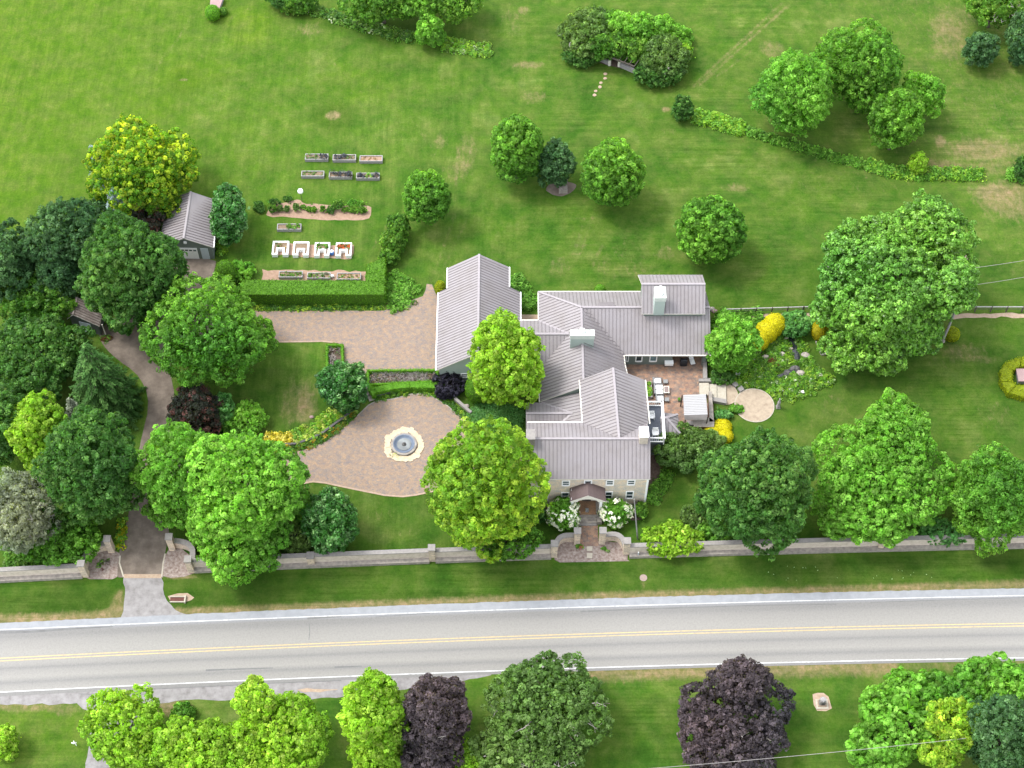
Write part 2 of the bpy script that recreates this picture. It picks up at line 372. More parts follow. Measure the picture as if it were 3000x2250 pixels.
def PX(*pts, z=0): return [S(a, b, z) for a, b in pts]
def smooth_poly(pts, k=2):
    pts = [Vector(p) for p in pts]
    for _ in range(k):
        o = []
        for i in range(len(pts)):
            a, b = pts[i], pts[(i + 1) % len(pts)]; o += [a.lerp(b, 0.25), a.lerp(b, 0.75)]
        pts = o
    return pts

# ------------------------------------------------------------------ foliage
def leaf_mesh(name, C, Nn, size, cols, mat, parent=None, aspect=0.6, tang=None):
    n = len(C)
    C = np.asarray(C, np.float32); Nn = np.asarray(Nn, np.float32); Nn /= np.linalg.norm(Nn, axis=1, keepdims=True) + 1e-9
    t = rng.normal(size=(n, 3)).astype(np.float32) if tang is None else np.asarray(tang, np.float32)
    t -= Nn * (t * Nn).sum(1, keepdims=True); t /= np.linalg.norm(t, axis=1, keepdims=True) + 1e-9
    s = np.cross(Nn, t); a = (np.asarray(size) * rng.uniform(0.7, 1.3, n)).astype(np.float32)[:, None] * 0.5; b = a * aspect
    fold = Nn * a * 0.25
    V = np.empty((n, 4, 3), np.float32)
    V[:, 0] = C - t * a - fold; V[:, 1] = C + s * b; V[:, 2] = C + t * a - fold; V[:, 3] = C - s * b
    off = parent_world(parent); V -= np.array(off, np.float32)
    me = bpy.data.meshes.new(name); me.vertices.add(4 * n); me.loops.add(4 * n); me.polygons.add(n)
    me.vertices.foreach_set('co', V.ravel()); me.loops.foreach_set('vertex_index', np.arange(4 * n, dtype=np.int32))
    me.polygons.foreach_set('loop_start', np.arange(0, 4 * n, 4, dtype=np.int32)); me.polygons.foreach_set('loop_total', np.full(n, 4, np.int32))
    me.update(calc_edges=True); me.validate()
    ca = me.color_attributes.new('Col', 'FLOAT_COLOR', 'POINT')
    cc = np.ones((n, 4, 4), np.float32); cc[:, :, :3] = np.asarray(cols, np.float32)[:, None, :]
    ca.data.foreach_set('color', cc.ravel())
    me.materials.append(mat)
    o = bpy.data.objects.new(name, me); col.objects.link(o)
    if parent: o.parent = parent
    return o
def colours(n, base, tip, frac, var=0.25, group=None):
    """per-leaf colours; leaves of one spray (group index) share a tone"""
    base = np.array(base); tip = np.array(tip)
    if group is None: group = np.arange(n)
    k = int(group.max()) + 1
    t = (rng.random(k) < frac) * rng.uniform(0.4, 1, k); v = rng.uniform(1 - var, 1 + var, k)
    g = group
    t = np.clip(t[g] + rng.normal(0, 0.12, n), 0, 1)[:, None]
    c = (base * (1 - t) + tip * t) * (v[g] * rng.uniform(0.8, 1.2, n))[:, None]
    return np.clip(c, 0.003, 0.9)
KINDS = {
    'mid': ((0.078, 0.205, 0.020), (0.185, 0.380, 0.055), 0.36),
    'green': ((0.062, 0.168, 0.016), (0.165, 0.310, 0.045), 0.36),
    'fresh': ((0.115, 0.290, 0.028), (0.215, 0.420, 0.070), 0.40),
    'lime': ((0.175, 0.340, 0.022), (0.300, 0.450, 0.060), 0.38),
    'gold': ((0.100, 0.240, 0.014), (0.430, 0.500, 0.035), 0.42),
    'goldg': ((0.160, 0.310, 0.022), (0.350, 0.470, 0.050), 0.42),
    'deep': ((0.046, 0.132, 0.022), (0.125, 0.250, 0.060), 0.34),
    'spruce': ((0.036, 0.098, 0.020), (0.090, 0.190, 0.045), 0.30),
    'dark': ((0.052, 0.128, 0.044), (0.110, 0.215, 0.088), 0.30),
    'gloss': ((0.030, 0.125, 0.016), (0.170, 0.320, 0.110), 0.2),
    'purple': ((0.070, 0.056, 0.066), (0.125, 0.098, 0.114), 0.4),
    'smoke': ((0.034, 0.042, 0.030), (0.130, 0.052, 0.048), 0.28),
    'ink':   ((0.020, 0.020, 0.034), (0.050, 0.048, 0.075), 0.30),
    'olive': ((0.085, 0.165, 0.034), (0.170, 0.275, 0.085), 0.38),
    'bluish': ((0.085, 0.240, 0.060), (0.160, 0.340, 0.110), 0.3),
    'blue':  ((0.180, 0.250, 0.260), (0.300, 0.380, 0.380), 0.4),
    'greyc': ((0.170, 0.200, 0.140), (0.260, 0.300, 0.220), 0.40),
    'yellow': ((0.500, 0.460, 0.010), (0.600, 0.580, 0.030), 0.30),
    'yellowg': ((0.330, 0.300, 0.010), (0.560, 0.470, 0.012), 0.40),
    'box': ((0.100, 0.260, 0.016), (0.150, 0.330, 0.025), 0.3),
    'boxy': ((0.182, 0.234, 0.006), (0.300, 0.341, 0.009), 0.35),
    'hedge': ((0.069, 0.174, 0.009), (0.134, 0.307, 0.023), 0.30),
    'tan':   ((0.300, 0.220, 0.130), (0.400, 0.320, 0.200), 0.40),
}
def unit(n):
    d = rng.normal(size=(n, 3)); return d / np.linalg.norm(d, axis=1, keepdims=True)
def crown_points(blobs, lobe=0.42, spacing=0.42, per=7, spread=0.2, tuft=0.42, nl=None, even=1.0):
    """blobs: list of (centre, (rx,ry,rz)). Returns leaf centres, normals, spray index"""
    L = []
    for c, r in blobs:
        c = np.array(c); r = np.array(r); R = float(np.prod(r) ** (1 / 3))
        k = nl or int(np.clip((20 + 5 * R) * (0.42 / lobe) ** 1.3, 14, 95))
        i = np.arange(k) + 0.5; ph = np.arccos(1 - 2 * i / k * 0.86); th = math.pi * (1 + 5 ** 0.5) * i + rng.uniform(0, 6)
        d = np.stack([np.cos(th) * np.sin(ph), np.sin(th) * np.sin(ph), np.cos(ph)], 1) + rng.normal(0, 0.13 * even, (k, 3)); d /= np.linalg.norm(d, axis=1, keepdims=True)
        rad = lobe * R * rng.uniform(1 - 0.38 * even, 1 + 0.28 * even, k)
        if even >= 0.9:                               # uneven outline: some boughs reach further
            th_ = np.arctan2(d[:, 1], d[:, 0]); p1, p2, p3 = rng.uniform(0, 6.28, 3)
            bulge = 1 + 0.10 * np.sin(2 * th_ + p1) * (1 - np.abs(d[:, 2])) + 0.09 * np.sin(3 * th_ + p2) + 0.07 * np.sin(5 * th_ + p3 + 2 * d[:, 2])
        else: bulge = np.ones(k)
        pos = c + d * bulge[:, None] * (r - rad[:, None] * 0.9) * rng.uniform(1 - 0.22 * even, 1 + 0.17 * even, (k, 1))
        for p, q in zip(pos, rad):
            if even < 0.6 or rng.random() > 0.16: L.append((p, q, c))
    P = np.array([l[0] for l in L]); Q = np.array([l[1] for l in L]); CC = np.array([l[2] for l in L])
    TP = []; TN = []
    for i in range(len(L)):
        m = int(4 * math.pi * Q[i] ** 2 / spacing ** 2) + 6
        d = unit(m)
        sq = 1 + 0.10 * np.sin(d[:, 0] * 7 + i) * np.cos(d[:, 1] * 6 + 2 * i)
        p = P[i] + d * (Q[i] * sq)[:, None] * np.array([1, 1, 0.85])
        dist = np.linalg.norm(p[:, None] - P[None], axis=2) / Q[None]
        dist[:, i] = 9
        keep = (dist.min(1) > 0.92)
        out = p - CC[i]; out /= np.linalg.norm(out, axis=1, keepdims=True) + 1e-9
        keep &= ((d * out).sum(1) > -0.25) & (d[:, 2] > -0.75)
        TP.append(p[keep]); TN.append((d * 0.8 + out * 0.4)[keep])
    ncore = None
    for c, r in blobs:
        m = int(4 * math.pi * (r[0] * r[1] * r[2]) ** (2 / 3) * 0.55 / 0.45 ** 2 * 1.1); d = unit(m); p = np.array(c) + d * np.array(r) * 0.72
        ok = np.ones(m, bool)
        for c2, r2 in blobs:
            if c2 is not c: ok &= (((p - np.array(c2)) / np.array(r2)) ** 2).sum(1) > 0.45
        TP.append(p[ok]); TN.append(d[ok])
    if even >= 0.9:
        for i in range(len(L)):                       # twigs reaching past the crown surface
            if rng.random() < 0.95:
                o_ = (P[i] - CC[i]); o_ = o_ / (np.linalg.norm(o_) + 1e-9)
                for _ in range(int(rng.integers(2, 6))):
                    dd = o_ + rng.normal(0, 0.45, 3); dd /= np.linalg.norm(dd); q = P[i] + dd * Q[i] * rng.uniform(1.06, 1.27)
                    TP[i] = np.vstack([TP[i], q[None], (P[i] + dd * Q[i] * 1.02)[None]]); TN[i] = np.vstack([TN[i], dd[None], dd[None]])
    n0 = sum(len(t) for t in TP[:len(L)]); TP = np.concatenate(TP); TN = np.concatenate(TN); isc = np.arange(len(TP)) >= n0
    zmin = min(c[2] - r[2] for c, r in blobs); ok = TP[:, 2] > max(0.25, zmin + 0.02); TP = TP[ok]; TN = TN[ok]; isc = isc[ok]; ncore = int((~isc).sum())
    k = len(TP); core = np.arange(k) >= ncore
    cnt = np.where(core, max(4, per // 3), per); g = np.repeat(np.arange(k), cnt); iscore = core[g]
    TN = TN / (np.linalg.norm(TN, axis=1, keepdims=True) + 1e-9)
    ax = TN * 0.6 + np.array([0, 0, 0.55]); d = unit(len(g)); dt = (d * ax[g]).sum(1); d = np.where((dt < -0.1)[:, None], -d, d)
    tr = tuft * rng.uniform(0.65, 1.25, k)
    C = TP[g] + d * (tr[g] * rng.uniform(0.75, 1.05, len(g)))[:, None] * np.array([1, 1, 0.8])
    C[iscore] = TP[g][iscore] + rng.normal(0, 0.3, (int(iscore.sum()), 3))
    Nn = d * 0.85 + np.array([0, 0, 0.25]) + rng.normal(0, 0.35, (len(g), 3))
    g = g.astype(np.int64)
    return C, Nn, g, iscore
def trunk_mesh(base, top, r, blobs, parent, mat=BARK, bare=0, seed=1):
    R = random.Random(seed); m = MB(); b = Vector(base); t = Vector(top)
    mid = b.lerp(t, 0.55) + Vector((R.uniform(-.15, .15), R.uniform(-.15, .15), 0))
    m.tube([b - Vector((0, 0, 0.1)), b + Vector((0, 0, 0.4)), mid, t], [r * 1.35, r, r * 0.75, r * 0.3], 9)
    for i in range(6 + bare):
        c, rr = blobs[i % len(blobs)]; d = Vector(unit(1)[0]); d.z = abs(d.z) * 0.6 + 0.1; d.normalize()
        far = 1.05 if i >= 6 else 0.75
        e = Vector(c) + Vector((d.x * rr[0] * far, d.y * rr[1] * far, d.z * rr[2] * far)); s = b.lerp(t, R.uniform(0.35, 0.8))
        q = s.lerp(e, 0.5) + Vector((R.uniform(-.3, .3), R.uniform(-.3, .3), 0.3))
        m.tube([s, q, e], [r * 0.45, r * 0.26, 0.03], 6)
    o = m.build('trunk', mat, parent); return o
def solve(dx, dy, hw, hh, zb, rzmax=1.5, rzmin=0.5):
    px, py, hw, hh = dx * DK, dy * DK, hw * DK, hh * DK
    zc = zb + 3.0
    for _ in range(4):
        p = S(px, py, zc); s = scale_at(p); A = local_angle(p); rx = hw / s; q = (hh / s) ** 2 - (rx * math.sin(A)) ** 2
        rz = math.sqrt(max(q, 0)) / math.cos(A); rz = min(max(rz, rzmin * rx), rzmax * rx)
        q2 = (hh / s) ** 2 - (rz * math.cos(A)) ** 2; ry = math.sqrt(max(q2, 0.01)) / math.sin(A); ry = min(max(ry, 0.55 * rx), 1.7 * rx)
        zc = zb + rz * 0.97
    return S(px, py, zc), (rx, ry, rz)
def tree(name, label, cat, dx, dy, hw, hh, kind, zb=1.6, group=None, more=(), lobe=0.42, spacing=0.66, per=22, leaf=0.27, tuft=0.37, mat=None, bare=0, barkm=None, spread=0.2, trunk=True, even=1.15, rzmax=1.5):
    c, r = solve(dx, dy, hw, hh, zb, rzmax); blobs = [(tuple(c), r)]
    for (ax, ay, aw, ah, az) in more: c2, r2 = solve(ax, ay, aw, ah, az, rzmax); blobs.append((tuple(c2), r2))
    root = empty(name, (c.x, c.y, 0), label, cat, group)
    C, Nn, g, ic = crown_points(blobs, lobe, spacing, per, spread, tuft, even=even)
    b, t, f = KINDS[kind]
    cols = colours(len(C), b, t, f, 0.42, g)
    drift = np.zeros(len(C)); cc_ = C - C.mean(0); rr_ = max(r)
    for q in range(5):                                  # boughs of one crown differ in tone
        dv = unit(1)[0] * rng.uniform(1.2, 3.4) / rr_; drift += np.sin(cc_ @ dv + rng.uniform(0, 6)) / 5
    drift = drift * 1.1
    cols = cols * (1 + drift[:, None] * np.array([0.42, 0.26, 0.22]))
    cols = np.clip(cols, 0.003, 0.9)
    leaf_mesh('crown', C, Nn, leaf * np.where(ic, 1.7, 1.0), cols, mat or FOL, root)
    if trunk: trunk_mesh((c.x, c.y, 0), (c.x, c.y, c.z + r[2] * 0.4), 0.06 + 0.045 * r[0], blobs, root, barkm or BARK, bare, int(dx))
    if bare:
        R = random.Random(int(dx)); m = MB()
        for i in range(bare * 3):
            d = Vector(unit(1)[0]); d.z = abs(d.z) * 0.5; d.y = -abs(d.y) if R.random() < 0.7 else d.y; d.normalize()
            cc, rr = blobs[R.randrange(len(blobs))]
            e = Vector(cc) + Vector((d.x * rr[0], d.y * rr[1], d.z * rr[2])) * R.uniform(0.98, 1.12); s = Vector(cc).lerp(e, 0.5)
            m.tube([s, s.lerp(e, 0.6) + Vector((R.uniform(-.3, .3), R.uniform(-.3, .3), .1)), e], [0.09, 0.05, 0.02], 5)
            for _ in range(3):
                a = s.lerp(e, R.uniform(0.5, 0.95)); m.tube([a, a + Vector((R.uniform(-.9, .9), R.uniform(-.9, .9), R.uniform(-.2, .7)))], [0.035, 0.012], 4)
        m.build('bare_branches', PALEBARK, root)['kind'] = 'stuff'
    return root
def conifer(name, label, dx, dy, hw, h_m, kind, group=None, droop=0.28, base=0.4, cat='tree', dens=1.0, mat=None):
    """dx,dy = image place of the trunk foot (display px); hw = half width px; h_m = height in metres"""
    p = S(dx * DK, dy * DK, 0); s = scale_at(p); R0 = hw * DK / s
    root = empty(name, p, label, cat, group)
    C = []; Nn = []; T = []; G_ = []; gi = 0; m = MB()
    m.tube([p, p + Vector((0, 0, h_m * 0.5)), p + Vector((0, 0, h_m * 0.98))], [0.1 + 0.02 * h_m, 0.06 + 0.01 * h_m, 0.03], 8)
    z = base
    while z < h_m * 0.98:
        f = 1 - z / h_m; Rr = R0 * (f ** 0.8); nb = max(6, int(15 * f + 6))
        for k in range(nb):
            th = 2 * math.pi * (k + rng.random()) / nb; L = Rr * rng.uniform(0.78, 1.1); dr = np.array([math.cos(th), math.sin(th), 0])
            n = max(4, int(L / 0.16 * dens)); t = np.linspace(0.12, 1, n)
            c = np.array(p)[None] + dr[None] * (t * L)[:, None]; c[:, 2] = z + 0.15 * L * (1 - t) - droop * L * t ** 1.5 + 0.1 * L * t ** 4
            side = np.array([-dr[1], dr[0], 0]); wdt = (0.34 * L * (1 - t) * 0.8 + 0.14)
            for q in range(4):
                off = rng.uniform(-1, 1, n) * wdt
                cc = c + side[None] * off[:, None] + rng.normal(0, 0.05, (n, 3)); cc[:, 2] -= np.abs(off) * 0.25
                C.append(cc); Nn.append(np.array([0, 0, 1.0])[None] + dr[None] * 0.45 + rng.normal(0, 0.3, (n, 3)))
                T.append(dr[None] + side[None] * (np.sign(off) * 0.6)[:, None]); G_.append(np.full(n, gi))
            if rng.random() < 0.3: m.tube([tuple(c[0]), tuple(c[-1])], [0.04, 0.01], 4)
            gi += 1
        z += 0.25 + 0.32 * f * (1 if h_m > 5 else 0.5)
    C = np.concatenate(C); Nn = np.concatenate(Nn); T = np.concatenate(T); g = np.concatenate(G_)
    b, t, f = KINDS[kind]
    leaf_mesh('crown', C, Nn, 0.36, colours(len(C), b, t, f, 0.25, g), mat or NEED, root, 0.42, T)
    m.build('trunk', BARK, root)
    return root
def skin(core, pts, nrm, size, kind, root, part='foliage', mat=None, jit=0.05, nj=0.35, frac=None, per=1):
    b, t, f = KINDS[kind] if isinstance(kind, str) else kind
    pts = np.asarray(pts); nrm = np.asarray(nrm)
    C = pts + rng.normal(0, jit, pts.shape); Nn = nrm + rng.normal(0, nj, pts.shape)
    return leaf_mesh(part, C, Nn, size, colours(len(C), b, t, f if frac is None else frac, 0.2), mat or FOL, root)
def ball_bush(name, label, px, py, hw, hh, kind, cat='shrub', group=None, size=0.16, lumps=0, egg=1.0, dens=1.0):
    """clipped rounded bush, source px centre and half sizes"""
    c, r = solve(px / DK, py / DK, hw / DK, hh / DK, -0.15, 1.6, 0.5)
    root = empty(name, (c.x, c.y, 0), label, cat, group)
    n = int(4 * math.pi * r[0] * r[1] / (size * size * 0.4) * dens) + 200
    d = unit(n); d = d[d[:, 2] > -0.75]; lump = 1 + 0.035 * np.sin(d[:, 0] * 9 + d[:, 2] * 7) * np.cos(d[:, 1] * 8 + 1)
    zf = 1 - 0.0 * d[:, 2]
    p = np.array(c) + d * np.array(r) * (lump * zf)[:, None]; p = p[p[:, 2] > 0.02]; dd = d[:len(p)] if False else (p - np.array(c)) / np.array(r)
    skin(None, p, dd, size, kind, root, 'foliage', jit=0.03)
    m = MB(); m.blob(c, 1.0, (r[0] * 0.93, r[1] * 0.93, r[2] * 0.93), 0.02, 3, 10, 16)
    b = KINDS[kind][0]; m.build('inner_branches', CORE(kind), root)  # solid core just under the leaves, in a darker leaf tone
    return root
_core = {}
def CORE(kind):
    if kind not in _core:
        b = KINDS[kind][0]; _core[kind] = pm('inner_' + kind, [tuple(0.6 * x for x in b), tuple(0.8 * x for x in b)], 6, 0.95)
    return _core[kind]
def hedge_box(name, label, polys, z1, kind, cat='hedge', size=0.17, group=None, round_=0.12, dens=1.0, rough=0.085, z0=0.0):
    """clipped hedge: plan polygons (world), height z1"""
    c = Vector(polys[0][0]); root = empty(name, (c.x, c.y, 0), label, cat, group)
    P = []; Q = []; m = MB()
    for poly in polys:
        pts = [Vector((p[0], p[1])) for p in poly]; n = len(pts)
        ar = sum(pts[i].x * pts[(i + 1) % n].y - pts[(i + 1) % n].x * pts[i].y for i in range(n))
        if ar < 0: pts = pts[::-1]
        cen = sum(pts, Vector((0, 0))) / n
        m.prism([(cen + (p - cen) * 1.0 - (p - cen).normalized() * 0.08) for p in pts], z0, z1 - 0.06)
        for i in range(n):
            a, b = pts[i], pts[(i + 1) % n]; L = (b - a).length; k = int(L * (z1 - z0) / (size * size * 0.42) * dens) + 4
            u = rng.random(k); h = rng.random(k); nn = np.array([(b - a).y, -(b - a).x, 0]) / max(L, 1e-6)
            p = np.array([a.x, a.y, 0])[None] + u[:, None] * np.array([(b - a).x, (b - a).y, 0])[None]; p[:, 2] = z0 + h * (z1 - z0)
            P.append(p); Q.append(np.tile(nn, (k, 1)) + np.array([0, 0, 0.25]))
        xs = [p.x for p in pts]; ys = [p.y for p in pts]; A = (max(xs) - min(xs)) * (max(ys) - min(ys)); k = int(A / (size * size * 0.42) * dens) + 8
        x = rng.uniform(min(xs), max(xs), k); y = rng.uniform(min(ys), max(ys), k); ins = np.zeros(k, bool)
        for i in range(n):
            a, b = pts[i], pts[(i + 1) % n]
            cond = ((a.y > y) != (b.y > y)); 
            xi = (b.x - a.x) * (y - a.y) / ((b.y - a.y) if abs(b.y - a.y) > 1e-9 else 1e-9) + a.x
            ins ^= cond & (x < xi)
        q = np.stack([x[ins], y[ins], z1 + 0.05 * np.sin(x[ins] * 1.7) * np.cos(y[ins] * 2.1)], 1); P.append(q); Q.append(np.tile([0, 0, 1.0], (len(q), 1)))
    P = np.concatenate(P); Q = np.concatenate(Q)
    skin(None, P, Q, size, kind, root, 'foliage', jit=rough)
    m.build('inner_branches', CORE(kind), root)  # solid hedge core, coloured darker than its leaves
    return root
def strip_pts(line, width, n):
    """random points in a band about a world polyline"""
    L = [Vector(p) for p in line]; seg = [(L[i], L[i + 1], (L[i + 1] - L[i]).length) for i in range(len(L) - 1)]; tot = sum(s[2] for s in seg)
    out = []
    for a, b, l in seg:
        k = int(n * l / tot) + 1; u = rng.random(k); v = rng.uniform(-0.5, 0.5, k) * width
        d = (b - a).normalized(); nn = np.array([-d.y, d.x, 0])
        out.append(np.array(a)[None] + u[:, None] * np.array(b - a)[None] + v[:, None] * nn[None])
    return np.concatenate(out)
EXCL = []
def clump_patch(name, label, centres, rad, h, kinds, cat=None, kind_prop=None, group=None, leaf=0.2, per=16, mat=None, root=None, part=None):
    """many small perennial clumps; kinds = list of kind names chosen at random per clump"""
    centres = np.asarray(centres); n = len(centres); C = []; Nn = []; K = []
    rads = np.broadcast_to(np.asarray(rad, float), (n,)) * rng.uniform(0.7, 1.3, n)
    ch = rng.integers(0, len(kinds), n)
    g = np.repeat(np.arange(n), per); d = unit(n * per); d[:, 2] = np.abs(d[:, 2])
    hs = h * rng.uniform(0.6, 1.25, n)
    C = centres[g] + d * rads[g][:, None] * np.array([1, 1, 0]) * 0.9; C[:, 2] = centres[g][:, 2] + d[:, 2] * hs[g] + 0.04
    Nn = d * np.array([0.6, 0.6, 1]) + np.array([0, 0, 0.35]) + rng.normal(0, 0.35, d.shape)
    cols = np.zeros((n * per, 3))
    for i, k in enumerate(kinds):
        b, t, f = KINDS[k] if isinstance(k, str) else k
        mm = ch[g] == i; cc = colours(n * per, b, t, f, 0.25, g); cols[mm] = cc[mm]
    o = leaf_mesh(part or name, C, Nn, leaf, cols, mat or FOL, root)
    if root is None: tag(o, label, cat, group, kind_prop)
    return o
def bush(name, label, cat, dx, dy, hw, hh, kind, group=None, leaf=0.26, **kw):
    return tree(name, label, cat, dx, dy, hw, hh, kind, zb=kw.pop('zb', 0.0), group=group, leaf=leaf, spacing=kw.pop('spacing', 0.42), per=kw.pop('per', 13), tuft=kw.pop('tuft', 0.24), **kw)

# ------------------------------------------------------------------ ground sheet
def dist_poly(X, Y, line):
    d = np.full(X.shape, 1e9)
    for i in range(len(line) - 1):
        ax, ay = line[i][0], line[i][1]; bx, by = line[i + 1][0], line[i + 1][1]
        t = np.clip(((X - ax) * (bx - ax) + (Y - ay) * (by - ay)) / ((bx - ax) ** 2 + (by - ay) ** 2 + 1e-9), 0, 1)
        d = np.minimum(d, np.hypot(X - ax - t * (bx - ax), Y - ay - t * (by - ay)))
    return d
def ground():
    xs = np.concatenate([[-3000, -1200, -500, -200, -110], np.arange(-80, 80.01, 0.36), [110, 200, 500, 1200, 3000]])
    ys = np.concatenate([[-3000, -1200, -500, -200, -90], np.arange(-52, 70.01, 0.36), [100, 200, 500, 1200, 3000]])
    X, Y = np.meshgrid(xs, ys); ny, nx = X.shape
    V = np.stack([X, Y, np.zeros_like(X)], 2).reshape(-1, 3).astype(np.float32)
    i, j = np.meshgrid(np.arange(nx - 1), np.arange(ny - 1)); k = j * nx + i
    Fc = np.stack([k, k + 1, k + nx + 1, k + nx], 2).reshape(-1, 4).astype(np.int32); n = len(Fc)
    me = bpy.data.meshes.new('ground'); me.vertices.add(len(V)); me.loops.add(4 * n); me.polygons.add(n)
    me.vertices.foreach_set('co', V.ravel()); me.loops.foreach_set('vertex_index', Fc.ravel())
    me.polygons.foreach_set('loop_start', np.arange(0, 4 * n, 4, dtype=np.int32)); me.polygons.foreach_set('loop_total', np.full(n, 4, np.int32))
    me.update(calc_edges=True)
    x = X.ravel(); y = Y.ravel(); dry = np.zeros_like(x); lush = np.zeros_like(x); yel = np.zeros_like(x)
    def spot(arr, px, py, rx, ry, amt, soft=1.0, rot=0):
        p = S(px, py); s = scale_at(p); a = rx / s; b = ry / (s * math.sin(local_angle(p))); c_, s_ = math.cos(rot), math.sin(rot)
        dx = (x - p.x) * c_ + (y - p.y) * s_; dy = -(x - p.x) * s_ + (y - p.y) * c_
        q = np.sqrt((dx / a) ** 2 + (dy / b) ** 2); arr += amt * np.clip((1.35 - q) / (0.7 * soft), 0, 1)
    def line(arr, pts, w, amt):
        d = dist_poly(x, y, PX(*pts)); arr += amt * np.clip(1.3 - d / w, 0, 1)
    # dry, worn or bare places
    for a in [(976, 338, 20, 12, .9), (537, 233, 11, 4, .9), (2755, 413, 14, 16, .8), (2880, 440, 110, 30, .55), (2740, 480, 80, 12, .4), (2960, 590, 90, 50, .55),
              (2900, 560, 60, 20, .4), (2780, 120, 50, 60, .35), (2790, 60, 60, 40, .25), (2262, 145, 35, 25, .4), (1960, 385, 20, 8, .3), (1950, 320, 14, 7, .7),
              (1550, 190, 45, 10, .6), (1535, 30, 16, 12, .5), (1500, 60, 30, 40, .25), (1565, 285, 40, 20, .35), (1290, 415, 18, 22, .4), (1370, 440, 30, 50, .35), (1345, 500, 40, 30, .3),
              (910, 85, 40, 20, .3), (1640, 780, 40, 30, .35), (1760, 770, 30, 25, .3), (1950, 740, 30, 22, .45), (1840, 740, 60, 40, .2), (2160, 550, 40, 14, .4), (1870, 800, 100, 25, .25),
              (2830, 1030, 60, 25, .45), (2760, 1050, 60, 40, .2), (2890, 1055, 60, 12, .35), (2940, 1350, 60, 50, .15), (2920, 1220, 60, 40, .25), (2440, 1190, 60, 40, .25), (2385, 1245, 50, 20, .2),
              (860, 1180, 45, 70, .45), (910, 1160, 30, 50, .4), (900, 1210, 30, 30, .4), (1110, 1500, 60, 30, .2), (1200, 1560, 60, 15, .15), (2130, 1440, 110, 30, .25), (890, 1430, 20, 12, .6),
              (1100, 950, 200, 10, 0), (500, 2070, 55, 22, .9), (515, 2085, 45, 20, .5), (60, 2070, 90, 15, .6), (190, 2075, 50, 22, .4), (345, 1775, 22, 45, .75), (330, 1800, 30, 20, .5),
              (530, 1690, 45, 8, .9), (905, 2020, 90, 8, .6), (1885, 1712, 10, 10, .4), (250, 1950, 10, 10, 0), (2250, 1620, 0.1, 0.1, 0)]:
        spot(dry, *a)
    for pts, wd, am in [([(2200, 95), (2075, 210), (2030, 255)], 0.30, 0.41), ([(2290, 10), (2200, 95)], 0.30, 0.32), ([(2310, 15), (2120, 185), (2050, 250)], 0.30, 0.41), ([(2200, 150), (2100, 225)], 0.25, 0.32),
                        ([(1720, 610), (1685, 740)], 0.25, 0.32), ([(1745, 610), (1700, 745)], 0.25, 0.27), ([(1690, 640), (1755, 642)], 0.25, 0.27), ([(1670, 722), (1745, 718)], 0.25, 0.36), ([(1680, 742), (1700, 746)], 0.25, 0.36), ([(1765, 720), (1750, 745)], 0.30, 0.45), ([(1700, 600), (1740, 560)], 0.30, 0.27),
                        ([(1330, 640), (1295, 740), (1260, 830)], 0.30, 0.32), ([(1370, 640), (1310, 760), (1275, 835)], 0.27, 0.32), ([(1340, 420), (1330, 640)], 0.30, 0.23), ([(1110, 670), (1090, 740)], 0.25, 0.27), ([(1130, 660), (1115, 730)], 0.25, 0.23),
                        ([(600, 1), (500, 140), (430, 240)], 0.36, 0.18), ([(690, 40), (560, 200)], 0.36, 0.14), ([(1100, 230), (1230, 380), (1300, 500)], 0.30, 0.18), ([(860, 60), (1060, 270)], 0.30, 0.18), ([(700, 10), (860, 90)], 0.36, 0.14),
                        ([(2700, 505), (3000, 500)], .7, .3), ([(2740, 492), (3000, 478)], .5, .3),
                        ([(0, 1818), (300, 1808)], .9, 1.0), ([(490, 1797), (800, 1785), (1100, 1773), (1500, 1757), (2000, 1742), (2500, 1729), (3000, 1713)], .75, .95),
                        ([(1640, 1977), (2000, 1968), (2300, 1962), (2600, 1956)], 1.1, .95), ([(2600, 1956), (3000, 1945)], .8, .5)]:
        line(dry, pts, wd, am)
    # regional tones: greener verge, front and side lawns, bright far field
    verge = ((y < S(1500, 1650).y) & (y > -40)); lush += 0.75 * np.clip((S(1500, 1640).y + 0.02 * x - y) / 1.5, 0, 1) * (y > -31)
    lush -= 0.35 * np.exp(-((y + 26.5 + 0.0 * x) / 1.6) ** 2)
    lush += 0.28 * np.clip((x + 10) / 50, 0, 1) * (y < 20) * (y > -24)
    lush += 0.3 * (y < -40) * (x > -8) * (x < 46)
    lush += 0.35 * ((x > -40) & (x < 2) & (y < 2) & (y > -24))
    yel += 0.5 * np.clip((-x - 20) / 50, 0, 1) * (y > 20) + 0.18 * np.clip((y - 15) / 20, 0, 1) * np.clip((10 - x) / 50, 0, 1)
    spot(yel, 730, 80, 60, 60, .5); spot(yel, 560, 210, 100, 45, .25); spot(yel, 440, 320, 80, 60, .2); spot(lush, 535, 235, 55, 45, .8); spot(lush, 650, 230, 30, 20, .5)
    spot(lush, 975, 345, 60, 45, .7); spot(lush, 1010, 60, 180, 30, .8, 1, -0.2); spot(lush, 1220, 80, 60, 50, .6); spot(yel, 1050, 250, 120, 60, .25)
    spot(yel, 60, 2150, 260, 90, .35)
    dry += 0.16 * np.clip((x - 25) / 40, 0, 1) * (y > 16) + 0.08 * (y > 30)
    dry += 0.12 * ((y < -40) & (x < -38))
    cc = np.stack([np.clip(dry, 0, 1), np.clip(lush, 0, 1), np.clip(yel, 0, 1), np.ones_like(x)], 1).astype(np.float32)
    me.color_attributes.new('Tint', 'FLOAT_COLOR', 'POINT').data.foreach_set('color', cc.ravel())
    me.materials.append(GRASS)
    o = bpy.data.objects.new('ground', me); col.objects.link(o)
    tag(o, 'mown green lawn and field with dry patches and wheel tracks', None, None, 'structure')
